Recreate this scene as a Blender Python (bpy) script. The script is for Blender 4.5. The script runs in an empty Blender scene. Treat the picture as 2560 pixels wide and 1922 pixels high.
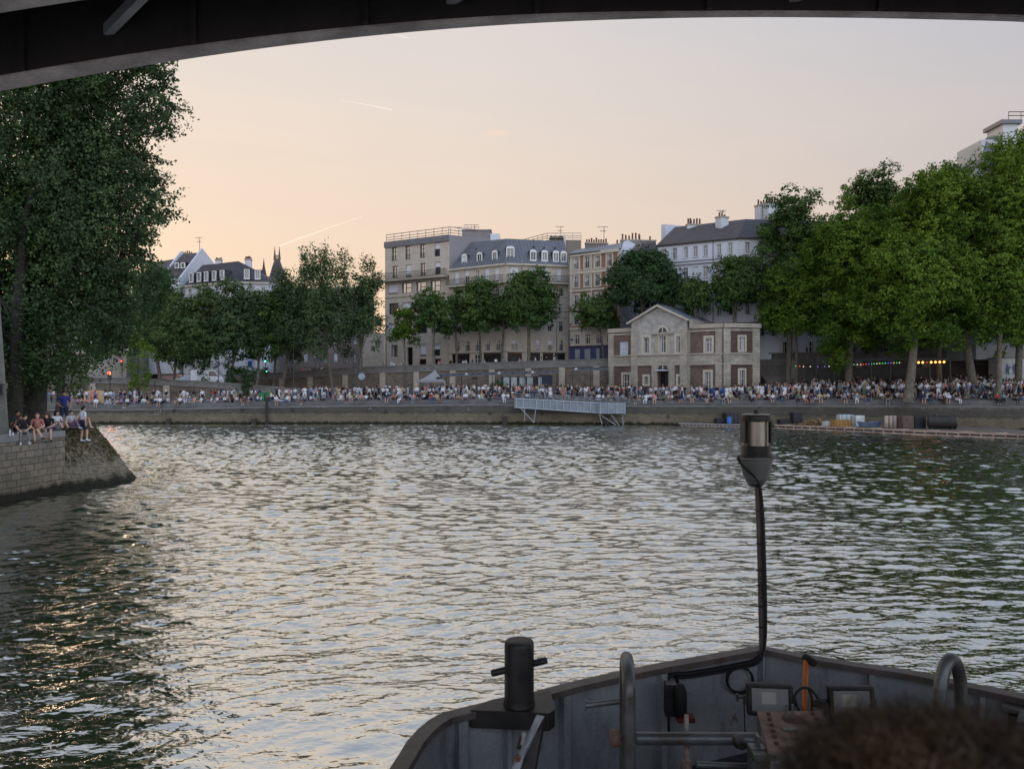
import bpy, bmesh, math, random
import numpy as np
from mathutils import Vector, Matrix
random.seed(7); RNG = np.random.default_rng(7)
scene = bpy.context.scene
COL = scene.collection
# ---------------------------------------------------------------- camera, world, sun, exposure
F = 1900.0; CAMH = 5.0; CX = 1280.0; CY = 961.0        # pixels of the 2560 wide photograph
cam_d = bpy.data.cameras.new('camera'); cam = bpy.data.objects.new('camera', cam_d); COL.objects.link(cam)
cam.location = (0, 0, CAMH); cam.rotation_euler = (math.radians(90), 0, 0)
cam_d.sensor_width = 36; cam_d.lens = 36 * F / 2560; cam_d.clip_start = .05; cam_d.clip_end = 9000
cam_d.dof.use_dof = True; cam_d.dof.focus_distance = 24; cam_d.dof.aperture_fstop = 2.8
scene.camera = cam
scene.view_settings.view_transform = 'Standard'; scene.view_settings.look = 'None'
scene.view_settings.exposure = 0.22; scene.view_settings.gamma = 1
SUN_EL = math.radians(5); SUN_AZ = math.radians(-34)    # measured from +Y towards +X
world = bpy.data.worlds.new("World"); scene.world = world; world.use_nodes = True
nt = world.node_tree; nt.nodes.clear()
def N(t, k, **kw):
    n = t.nodes.new(k)
    for a, b in kw.items(): setattr(n, a, b)
    return n
def lin(r, g, b):
    f = lambda c: (c/255/12.92 if c <= 10 else ((c/255+.055)/1.055)**2.4)
    return (f(r), f(g), f(b), 1)
sky = N(nt, 'ShaderNodeTexSky', sky_type='NISHITA', sun_disc=False)
sky.sun_elevation = SUN_EL; sky.sun_rotation = SUN_AZ
bg1 = N(nt, 'ShaderNodeBackground'); bg1.inputs[1].default_value = .006
nt.links.new(sky.outputs[0], bg1.inputs[0])
tc = N(nt, 'ShaderNodeTexCoord'); sep = N(nt, 'ShaderNodeSeparateXYZ'); nt.links.new(tc.outputs['Generated'], sep.inputs[0])
def ramp(t, stops, fac=None, interp='LINEAR'):
    r = N(t, 'ShaderNodeValToRGB'); e = r.color_ramp.elements; r.color_ramp.interpolation = interp
    while len(e) < len(stops): e.new(.5)
    for i, (p, c) in enumerate(stops):
        e[i].position = p; e[i].color = c if len(c) == 4 else (*c, 1)
    if fac is not None: t.links.new(fac, r.inputs[0])
    return r
west = ramp(nt, [(0, lin(240,200,160)), (.06, lin(246,212,176)), (.2, lin(240,216,194)), (.34, lin(233,219,206)), (.5, lin(219,214,214)), (.75, lin(190,198,212)), (1, lin(176,188,208))], sep.outputs[2])
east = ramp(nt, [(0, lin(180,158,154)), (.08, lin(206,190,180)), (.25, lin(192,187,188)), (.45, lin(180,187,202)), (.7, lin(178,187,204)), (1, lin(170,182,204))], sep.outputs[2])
dp = N(nt, 'ShaderNodeVectorMath', operation='DOT_PRODUCT'); nt.links.new(tc.outputs['Generated'], dp.inputs[0])
dp.inputs[1].default_value = (math.sin(SUN_AZ), math.cos(SUN_AZ), 0)
mr = N(nt, 'ShaderNodeMapRange', interpolation_type='SMOOTHSTEP'); mr.inputs[1].default_value = .1; mr.inputs[2].default_value = 1.0
nt.links.new(dp.outputs['Value'], mr.inputs[0])
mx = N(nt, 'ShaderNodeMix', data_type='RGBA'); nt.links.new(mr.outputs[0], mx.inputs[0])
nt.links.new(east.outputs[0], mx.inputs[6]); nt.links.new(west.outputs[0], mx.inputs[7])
# faint high cirrus
nz = N(nt, 'ShaderNodeTexNoise'); nz.inputs['Scale'].default_value = 3.0; nz.inputs['Detail'].default_value = 6
mp = N(nt, 'ShaderNodeMapping'); mp.inputs['Scale'].default_value = (1, 1, 7); mp.inputs['Rotation'].default_value = (.1, .05, 0)
nt.links.new(tc.outputs['Generated'], mp.inputs[0]); nt.links.new(mp.outputs[0], nz.inputs[0])
cr = ramp(nt, [(.45, (.985, .985, .99)), (.75, (1.03, 1.01, 1.0))], nz.outputs[0])
ml = N(nt, 'ShaderNodeMix', data_type='RGBA', blend_type='MULTIPLY'); ml.inputs[0].default_value = 1
nt.links.new(mx.outputs[2], ml.inputs[6]); nt.links.new(cr.outputs[0], ml.inputs[7])
bk = N(nt, 'ShaderNodeMapRange', interpolation_type='SMOOTHSTEP'); bk.inputs[1].default_value = .15; bk.inputs[2].default_value = -.7; bk.inputs[3].default_value = 1.0; bk.inputs[4].default_value = 3.1  # sky behind the camera brightened as added fill for the facades
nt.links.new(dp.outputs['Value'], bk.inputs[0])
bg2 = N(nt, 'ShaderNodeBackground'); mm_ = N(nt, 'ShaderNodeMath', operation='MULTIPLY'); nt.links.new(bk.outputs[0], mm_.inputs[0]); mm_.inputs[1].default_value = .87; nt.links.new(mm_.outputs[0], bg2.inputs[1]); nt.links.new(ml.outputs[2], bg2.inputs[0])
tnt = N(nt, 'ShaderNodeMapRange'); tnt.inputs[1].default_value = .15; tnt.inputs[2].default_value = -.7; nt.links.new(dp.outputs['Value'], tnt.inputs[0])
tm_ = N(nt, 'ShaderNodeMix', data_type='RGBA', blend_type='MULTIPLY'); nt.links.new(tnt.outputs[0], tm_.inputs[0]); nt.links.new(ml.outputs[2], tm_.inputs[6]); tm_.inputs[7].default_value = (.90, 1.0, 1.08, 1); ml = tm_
# one faint pink wisp of cloud in the sky
nrm_ = N(nt, 'ShaderNodeVectorMath', operation='SUBTRACT'); nt.links.new(tc.outputs['Generated'], nrm_.inputs[0]); wv_ = Vector(((1243-CX)/F, 1, (CY-334)/F)).normalized(); nrm_.inputs[1].default_value = wv_
mps = N(nt, 'ShaderNodeVectorMath', operation='MULTIPLY'); nt.links.new(nrm_.outputs[0], mps.inputs[0]); mps.inputs[1].default_value = (1, 1, 4.2)
ln_ = N(nt, 'ShaderNodeVectorMath', operation='LENGTH'); nt.links.new(mps.outputs[0], ln_.inputs[0])
wf = N(nt, 'ShaderNodeMapRange', interpolation_type='SMOOTHERSTEP'); wf.inputs[1].default_value = .028; wf.inputs[2].default_value = .0; wf.inputs[3].default_value = 0; wf.inputs[4].default_value = .45; nt.links.new(ln_.outputs['Value'], wf.inputs[0])
nw = N(nt, 'ShaderNodeTexNoise'); nw.inputs['Scale'].default_value = 60; nt.links.new(mp.outputs[0], nw.inputs[0]); wm_ = N(nt, 'ShaderNodeMath', operation='MULTIPLY'); nt.links.new(wf.outputs[0], wm_.inputs[0]); nt.links.new(nw.outputs[0], wm_.inputs[1])
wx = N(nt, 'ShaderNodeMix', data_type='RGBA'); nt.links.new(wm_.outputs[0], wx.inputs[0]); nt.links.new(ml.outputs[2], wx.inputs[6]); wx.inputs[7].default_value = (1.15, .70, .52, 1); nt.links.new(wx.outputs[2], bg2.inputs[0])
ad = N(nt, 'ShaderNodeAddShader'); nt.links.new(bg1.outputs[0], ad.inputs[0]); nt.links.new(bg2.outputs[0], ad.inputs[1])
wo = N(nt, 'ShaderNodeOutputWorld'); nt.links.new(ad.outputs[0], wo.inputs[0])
sun_d = bpy.data.lights.new('sun', 'SUN'); sun_d.energy = .7; sun_d.angle = math.radians(12); sun_d.color = (1, .72, .45)
sun = bpy.data.objects.new('sun', sun_d); COL.objects.link(sun)
sdir = Vector((math.sin(SUN_AZ)*math.cos(SUN_EL), math.cos(SUN_AZ)*math.cos(SUN_EL), math.sin(SUN_EL)))
sun.rotation_euler = (-sdir).to_track_quat('-Z', 'Y').to_euler(); sun.location = (-60, 60, 60)

# ---------------------------------------------------------------- helpers
def W(px, py, Y): return Vector(((px-CX)*Y/F, Y, CAMH + (CY-py)*Y/F))
def XP(px, Y): return (px-CX)*Y/F
def ZP(py, Y): return CAMH + (CY-py)*Y/F
def tag(o, label=None, cat=None, group=None, kind=None):
    if label: o['label'] = label
    if cat: o['category'] = cat
    if group: o['group'] = group
    if kind: o['kind'] = kind
    return o
def empty(name, loc=(0,0,0), rz=0, **k):
    o = bpy.data.objects.new(name, None); COL.objects.link(o); o.location = loc; o.rotation_euler = (0, 0, rz)
    o.empty_display_size = .2
    return tag(o, **k)
def wmat(o):
    m = Matrix.LocRotScale(o.location, o.rotation_euler, o.scale)
    return (wmat(o.parent) @ o.matrix_parent_inverse @ m) if o.parent else m
def rawmesh(name, V, Fc, mats, mi=None, smooth=False, uv=True):
    me = bpy.data.meshes.new(name)
    me.from_pydata([tuple(v) for v in V], [], Fc)
    for m in mats: me.materials.append(m)
    if mi is not None: me.polygons.foreach_set('material_index', mi)
    if smooth is True: me.polygons.foreach_set('use_smooth', [True]*len(me.polygons))
    elif smooth: me.polygons.foreach_set('use_smooth', smooth)
    me.update()
    if uv: auto_uv(me)
    return me
def auto_uv(me):
    l = me.uv_layers.new(name='UVMap'); n = len(me.loops)
    co = np.empty(len(me.vertices)*3); me.vertices.foreach_get('co', co); co = co.reshape(-1, 3)
    vi = np.empty(n, dtype=np.int32); me.loops.foreach_get('vertex_index', vi)
    pn = np.empty(len(me.polygons)*3); me.polygons.foreach_get('normal', pn); pn = pn.reshape(-1, 3)
    lt = np.empty(len(me.polygons), dtype=np.int32); me.polygons.foreach_get('loop_total', lt)
    nn = np.repeat(pn, lt, axis=0); p = co[vi]
    t = np.stack([-nn[:,1], nn[:,0], np.zeros(n)], 1); ln = np.linalg.norm(t, axis=1); flat = ln < .5
    t[~flat] /= ln[~flat][:, None]
    t[flat] = (1, 0, 0)
    u = (p*t).sum(1); v = np.where(flat, p[:,1], p[:,2])
    # along slopes use true length
    sl = (~flat) & (np.abs(nn[:,2]) > .2)
    b = np.cross(nn, t); v = np.where(sl, (p*b).sum(1), v)
    l.data.foreach_set('uv', np.stack([u, v], 1).ravel())
class MB:
    def __init__(s): s.v = []; s.f = []; s.m = []; s.s = []; s.mats = []
    def mi(s, m):
        if m not in s.mats: s.mats.append(m)
        return s.mats.index(m)
    def add(s, V, Fc, m, smooth=False):
        k = len(s.v); s.v += [tuple(x) for x in V]; i = s.mi(m)
        for f in Fc: s.f.append([a+k for a in f]); s.m.append(i); s.s.append(smooth)
        return s
    def quad(s, a, b, c, d, m): return s.add([a, b, c, d], [(0, 1, 2, 3)], m)
    def poly(s, P, m): return s.add(P, [tuple(range(len(P)))], m)
    def box(s, c, d, m, rz=0, M=None):
        x, y, z = d[0]/2, d[1]/2, d[2]/2
        P = [Vector((a, b, e)) for e in (-z, z) for a, b in ((-x, -y), (x, -y), (x, y), (-x, y))]
        R = M if M is not None else Matrix.Rotation(rz, 3, 'Z')
        P = [R @ p + Vector(c) for p in P]
        return s.add(P, [(3,2,1,0), (4,5,6,7), (0,1,5,4), (1,2,6,5), (2,3,7,6), (3,0,4,7)], m)
    def bar(s, a, b, w, h, m):      # box beam between two points, w sideways, h up
        a = Vector(a); b = Vector(b); d = (b-a); L = d.length; d.normalize()
        up = Vector((0, 0, 1)) if abs(d.z) < .95 else Vector((0, 1, 0))
        sx = d.cross(up).normalized(); uz = sx.cross(d).normalized()
        M = Matrix((sx, d, uz)).transposed()
        return s.box((a+b)/2, (w, L, h), m, M=M)
    def prism(s, foot, z0, z1, m, mtop=None):   # footprint counter-clockwise seen from above
        n = len(foot); V = [(p[0], p[1], z0 if not hasattr(z0, '__len__') else z0[i]) for i, p in enumerate(foot)] + [(p[0], p[1], z1 if not hasattr(z1, '__len__') else z1[i]) for i, p in enumerate(foot)]
        s.add(V, [(i, (i+1) % n, n+(i+1) % n, n+i) for i in range(n)] + [tuple(range(n-1, -1, -1))], m)
        return s.add(V[n:], [tuple(range(n))], mtop or m)
    def tube(s, path, r, m, n=10, cap=True, smooth=True):
        P = [Vector(p) for p in path]; R = r if hasattr(r, '__len__') else [r]*len(P)
        V = []; prev = None
        for i, p in enumerate(P):
            d = (P[min(i+1, len(P)-1)] - P[max(i-1, 0)]).normalized()
            if prev is None:
                a = Vector((0, 0, 1)) if abs(d.z) < .9 else Vector((1, 0, 0)); x = d.cross(a).normalized()
            else: x = (prev - d*prev.dot(d)).normalized()
            prev = x; y = d.cross(x)
            for k in range(n):
                t = 2*math.pi*k/n; V.append(p + (x*math.cos(t) + y*math.sin(t))*R[i])
        Fc = [(i*n+k, i*n+(k+1) % n, (i+1)*n+(k+1) % n, (i+1)*n+k) for i in range(len(P)-1) for k in range(n)]
        s.add(V, Fc, m, smooth)
        if cap:
            s.add(V[:n], [tuple(range(n-1, -1, -1))], m); s.add(V[-n:], [tuple(range(n))], m)
        return s
    def lathe(s, c, prof, m, n=24, axis=None):    # prof: list of (r, z) going up
        c = Vector(c); V = []
        for r, z in prof:
            for k in range(n):
                t = 2*math.pi*k/n; V.append(Vector((r*math.cos(t), r*math.sin(t), z)))
        if axis is not None:
            q = Vector((0, 0, 1)).rotation_difference(Vector(axis).normalized()); V = [q @ v for v in V]
        V = [v + c for v in V]
        Fc = [(i*n+k, i*n+(k+1) % n, (i+1)*n+(k+1) % n, (i+1)*n+k) for i in range(len(prof)-1) for k in range(n)]
        s.add(V, Fc, m, True)
        s.add(V[:n], [tuple(range(n-1, -1, -1))], m); s.add(V[-n:], [tuple(range(n))], m)
        return s
    def build(s, name, parent=None, bevel=0, **k):
        me = rawmesh(name, s.v, s.f, s.mats, s.m, s.s)
        o = bpy.data.objects.new(name, me); COL.objects.link(o)
        if parent is not None:
            o.parent = parent
            if not k.pop('local', False): o.matrix_parent_inverse = wmat(parent).inverted()
        k.pop('local', None)
        if bevel:
            b = o.modifiers.new('bevel', 'BEVEL'); b.width = bevel; b.segments = 2; b.limit_method = 'ANGLE'; b.angle_limit = .7
        return tag(o, **k)

# ---------------------------------------------------------------- materials
MATS = {}
def pbase(name, rough=.7, metal=0, spec=.5):
    m = bpy.data.materials.new(name); m.use_nodes = True; t = m.node_tree; b = t.nodes['Principled BSDF']
    b.inputs['Roughness'].default_value = rough; b.inputs['Metallic'].default_value = metal; b.inputs['Specular IOR Level'].default_value = spec
    MATS[name] = m
    return m, t, b
def mixc(t, a, b, fac, mode='MIX'):
    x = N(t, 'ShaderNodeMix', data_type='RGBA', blend_type=mode)
    for i, v in ((0, fac), (6, a), (7, b)):
        if isinstance(v, bpy.types.NodeSocket): t.links.new(v, x.inputs[i])
        else: x.inputs[i].default_value = v if i == 0 or len(v) == 4 else (*v, 1)
    return x.outputs[2]
def noise(t, scale, detail=5, vec=None, rough=.6, dist=0):
    n = N(t, 'ShaderNodeTexNoise'); n.inputs['Scale'].default_value = scale; n.inputs['Detail'].default_value = detail
    n.inputs['Roughness'].default_value = rough; n.inputs['Distortion'].default_value = dist
    if vec is None: vec = N(t, 'ShaderNodeTexCoord').outputs['Object']
    t.links.new(vec, n.inputs['Vector']); return n.outputs[0]
def bump(t, h, b, strength=.3, dist=.02):
    n = N(t, 'ShaderNodeBump'); n.inputs['Strength'].default_value = strength; n.inputs['Distance'].default_value = dist
    t.links.new(h, n.inputs['Height']); t.links.new(n.outputs[0], b.inputs['Normal'])
def M(name, col, rough=.7, metal=0, var=.25, scale=1.5, col2=None, bmp=0, spec=.4, fine=0, emit=0, rust=0):
    """colour with worn, blotchy variation towards col2"""
    if name in MATS: return MATS[name]
    m, t, b = pbase(name, rough, metal, spec)
    c2 = col2 or tuple(c*(1-var) for c in col[:3])
    r = ramp(t, [(.35, (0,0,0)), (.65, (1,1,1))], noise(t, scale))
    c = mixc(t, col[:3], c2[:3], r.outputs[0])
    if fine:
        r2 = ramp(t, [(.3, (1-fine,)*3), (.7, (1,1,1))], noise(t, scale*14, 3)); c = mixc(t, c, r2.outputs[0], 1.0, 'MULTIPLY')
    if rust:
        mpr = N(t, 'ShaderNodeMapping'); mpr.inputs['Scale'].default_value = (1, 1, .35); t.links.new(N(t, 'ShaderNodeTexCoord').outputs['Object'], mpr.inputs[0])
        rr_ = ramp(t, [(rust, (0,0,0)), (rust+.045, (1,1,1))], noise(t, 5.5, 8, mpr.outputs[0], .7)); c = mixc(t, c, (.10,.045,.025), rr_.outputs[0])
        r3 = ramp(t, [(.33, (.55,)*3), (.5, (1,)*3)], noise(t, 2.2, 9, mpr.outputs[0], .75)); c = mixc(t, c, r3.outputs[0], 1, 'MULTIPLY')
    t.links.new(c, b.inputs['Base Color'])
    if bmp: bump(t, noise(t, scale*8), b, bmp)
    if emit: t.links.new(c, b.inputs['Emission Color']); b.inputs['Emission Strength'].default_value = emit
    return m
def BR(name, c1, c2, mortar, bw, bh, ms=.02, rough=.85, var=.3, bmp=.4, offset=.5, stain=None):
    """bricks or ashlar blocks laid by the metre-true UVs; stain = list of (z, colour multiplier) over world height"""
    if name in MATS: return MATS[name]
    m, t, b = pbase(name, rough, 0, .25)
    uv = N(t, 'ShaderNodeUVMap')
    bt = N(t, 'ShaderNodeTexBrick'); bt.offset = offset; t.links.new(uv.outputs[0], bt.inputs[0])
    for k, v in (('Color1', c1), ('Color2', c2), ('Mortar', mortar)): bt.inputs[k].default_value = (*v[:3], 1)
    bt.inputs['Scale'].default_value = 1; bt.inputs['Brick Width'].default_value = bw; bt.inputs['Row Height'].default_value = bh
    bt.inputs['Mortar Size'].default_value = ms; bt.inputs['Mortar Smooth'].default_value = .3
    geo = N(t, 'ShaderNodeNewGeometry')
    r = ramp(t, [(.3, (1-var,)*3), (.7, (1,1,1))], noise(t, .7, 6, geo.outputs['Position']))
    r2 = ramp(t, [(.35, (1-var*.7,)*3), (.6, (1,1,1))], noise(t, 5, 4, geo.outputs['Position']))
    c = mixc(t, bt.outputs['Color'], r.outputs[0], 1, 'MULTIPLY'); c = mixc(t, c, r2.outputs[0], 1, 'MULTIPLY')
    if stain:
        sp = N(t, 'ShaderNodeSeparateXYZ'); t.links.new(geo.outputs['Position'], sp.inputs[0])
        mpn = N(t, 'ShaderNodeMapping'); mpn.inputs['Scale'].default_value = (1.2, 1.2, .12); t.links.new(geo.outputs['Position'], mpn.inputs[0])
        ns = noise(t, 1.3, 6, mpn.outputs[0])
        ma = N(t, 'ShaderNodeMath', operation='MULTIPLY_ADD'); t.links.new(ns, ma.inputs[0]); ma.inputs[1].default_value = .8; t.links.new(sp.outputs[2], ma.inputs[2])
        dv = N(t, 'ShaderNodeMath', operation='DIVIDE'); t.links.new(ma.outputs[0], dv.inputs[0]); dv.inputs[1].default_value = 5
        rs = ramp(t, [((z+.4)/5, cc) for z, cc in stain], dv.outputs[0])
        c = mixc(t, c, rs.outputs[0], 1, 'MULTIPLY')
    t.links.new(c, b.inputs['Base Color']); bump(t, bt.outputs['Fac'], b, -bmp, .02)
    return m
def leafmat(name, ca, cb, trans=.25):
    m, t, b = pbase(name, .75, 0, .12)
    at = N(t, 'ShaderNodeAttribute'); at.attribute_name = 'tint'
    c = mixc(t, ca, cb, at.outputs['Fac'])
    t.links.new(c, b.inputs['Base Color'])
    tr = N(t, 'ShaderNodeBsdfTranslucent'); t.links.new(mixc(t, c, (.9, 1, .5), 1, 'MULTIPLY'), tr.inputs[0])
    ms = N(t, 'ShaderNodeMixShader'); ms.inputs[0].default_value = trans
    t.links.new(b.outputs[0], ms.inputs[1]); t.links.new(tr.outputs[0], ms.inputs[2])
    t.links.new(ms.outputs[0], t.nodes['Material Output'].inputs[0]); return m
def glow(name, col, s):
    m, t, b = pbase(name); b.inputs['Base Color'].default_value = (*col[:3], 1)
    b.inputs['Emission Color'].default_value = (*col[:3], 1); b.inputs['Emission Strength'].default_value = s; return m

stone = BR('limestone', (.56,.50,.42), (.50,.445,.375), (.42,.37,.31), 1.3, .55, .012, bmp=.15, var=.18)
cream = M('cream_render', (.47,.43,.37), .85, var=.12, scale=.4, fine=.06)
white = M('white_render', (.56,.59,.65), .85, var=.1, scale=.3, fine=.05)
whitewarm = M('pale_render', (.56,.58,.60), .85, var=.12, scale=.3, fine=.05)
greywall = M('grey_render', (.24,.225,.23), .9, var=.15, scale=.3, fine=.06)
trim = M('stone_trim', (.42,.37,.30), .85, var=.2, scale=1.2, fine=.1)
trimlight = M('pale_trim', (.52,.47,.38), .85, var=.15, scale=1.2, fine=.06)
redbrick = BR('red_brick', (.33,.12,.075), (.27,.095,.06), (.36,.27,.22), .22, .075, .012, bmp=.2, var=.2)
oldbrick = BR('old_brick', (.21,.12,.095), (.155,.09,.075), (.24,.2,.17), .22, .075, .014, bmp=.2, var=.45)
rubble = M('weathered_rubble', (.52,.49,.44), .95, scale=1.4, col2=(.33,.31,.29), fine=.35, bmp=.3)
zinc = None
def seam(name, col, w, rough=.45):
    m, t, b = pbase(name, rough, .0, .35); uv = N(t, 'ShaderNodeUVMap')
    wv = N(t, 'ShaderNodeTexBrick'); wv.offset = 0; t.links.new(uv.outputs[0], wv.inputs[0])
    wv.inputs['Scale'].default_value = 1; wv.inputs['Brick Width'].default_value = w; wv.inputs['Row Height'].default_value = 40; wv.inputs['Mortar Size'].default_value = .045
    wv.inputs['Color1'].default_value = (*col, 1); wv.inputs['Color2'].default_value = (*[c*.88 for c in col], 1); wv.inputs['Mortar'].default_value = (*[c*1.45 for c in col], 1)
    r = ramp(t, [(.35, (.8,)*3), (.65, (1,)*3)], noise(t, .6, 6))
    t.links.new(mixc(t, wv.outputs[0], r.outputs[0], 1, 'MULTIPLY'), b.inputs['Base Color']); bump(t, wv.outputs['Fac'], b, .5, .05); return m
zinc = seam('zinc_roof', (.115,.12,.14), .62)
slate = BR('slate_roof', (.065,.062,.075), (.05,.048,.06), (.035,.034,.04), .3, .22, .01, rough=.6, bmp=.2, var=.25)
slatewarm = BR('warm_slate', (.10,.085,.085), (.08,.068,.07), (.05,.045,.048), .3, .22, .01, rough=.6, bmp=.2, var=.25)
leadroof = M('lead_grey', (.16,.17,.2), .5, var=.2, scale=.5, fine=.08)
frame_w = M('white_paint', (.68,.68,.66), .5, var=.08, scale=2)
frame_d = M('dark_paint', (.045,.04,.038), .5, var=.2, scale=2)
blind = M('white_blind', (.60,.62,.66), .6, var=.06, scale=2)
iron = M('black_iron', (.02,.02,.022), .5, var=.3, scale=3)
ironp = M('pinkish_rail', (.24,.2,.19), .5, var=.2, scale=3)
pot = M('terracotta_pot', (.19,.10,.075), .85, var=.4, scale=4)
def glassmat(name, col, rough, metal):
    m, t, b = pbase(name, rough, metal, .8); b.inputs['Base Color'].default_value = (*col, 1)
    bump(t, noise(t, .8, 2), b, .04, .05); return m
glass_d = glassmat('dark_glass', (.03,.033,.038), .08, .1)
glass_s = glassmat('reflecting_glass', (.72,.7,.66), .05, .9)
glass_m = glassmat('curtained_glass', (.17,.175,.18), .15, .25)
glass_l = glow('lit_lamp', (1, .62, .25), 3.0)
asphalt = M('asphalt', (.05,.05,.052), .95, var=.3, scale=.6, fine=.3)
paving = BR('quay_paving', (.20,.185,.17), (.16,.15,.14), (.1,.095,.09), .5, .25, .02, var=.35)
quaystone = BR('quay_stone', (.27,.245,.205), (.22,.20,.17), (.15,.14,.12), 1.6, .5, .012, var=.3, bmp=.25,
    stain=[(-.4,(.05,.06,.03)), (.22,(.08,.09,.05)), (.42,(.72,.62,.5)), (1.25,(.66,.6,.5)), (1.45,(.36,.35,.34)), (2.3,(.42,.41,.41)), (2.5,(.95,.93,.9)), (3.6,(1,.98,.95))])
isle = BR('island_ashlar', (.25,.22,.18), (.18,.16,.13), (.075,.07,.065), .52, .30, .02, var=.35, bmp=.6,
    stain=[(-.4,(.05,.06,.04)), (.30,(.10,.10,.06)), (.5,(.85,.8,.66)), (1.6,(1,.95,.84)), (3.5,(.95,.96,1))])
wallupper = BR('embankment_stone', (.25,.235,.215), (.20,.19,.175), (.13,.12,.11), 1.0, .42, .015, var=.35, bmp=.3)
rubblewall = BR('rubble_masonry', (.30,.25,.19), (.21,.165,.125), (.15,.13,.11), .45, .22, .03, var=.45, bmp=.5)
coping = M('coping_stone', (.22,.21,.20), .9, var=.3, scale=.8, fine=.2)
skins = [M('skin_%s' % n, c, .6, var=.12, scale=8) for n, c in (('fair', (.52,.31,.22)), ('tan', (.38,.21,.14)), ('brown', (.20,.11,.07)))]
# ---------------------------------------------------------------- water, ground, quay
QF = [(-150,104), (-100,99), (-70,97), (-49.5,96), (-20,96), (-1.5,96), (13.9,94.5), (31,90), (54.5,81), (80,72), (130,56)]   # quay edge (x, y)
QZ = [(-150,2.4), (-49,2.45), (-20,2.95), (-1.5,3.1), (14,2.95), (31,3.1), (54,3.28), (130,3.3)]
def qy(x): return float(np.interp(x, [p[0] for p in QF], [p[1] for p in QF]))
def qz(x): return float(np.interp(x, [p[0] for p in QZ], [p[1] for p in QZ]))
BW = [(-150,134), (-60,130), (-23,120), (13,109), (34,104), (80,92), (140,74)]      # upper embankment wall line
BZ = [(-150,6.2), (-60,6.3), (-47,6.5), (-23,7.84), (13,8.7), (34,9.3), (140,9.6)]  # its parapet top
def by(x): return float(np.interp(x, [p[0] for p in BW], [p[1] for p in BW]))
def bz(x): return float(np.interp(x, [p[0] for p in BZ], [p[1] for p in BZ]))
def ground_z(x, y):
    """surface of the lower quay between the edge and the embankment wall"""
    a, b = qy(x), by(x); t = max(0, min(1, (y-a)/(b-a)))
    rise = .5 + (1.5 if x > 30 else 0)*min(1, (x-30)/15 if x > 30 else 0)
    return qz(x) + rise*t
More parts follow.
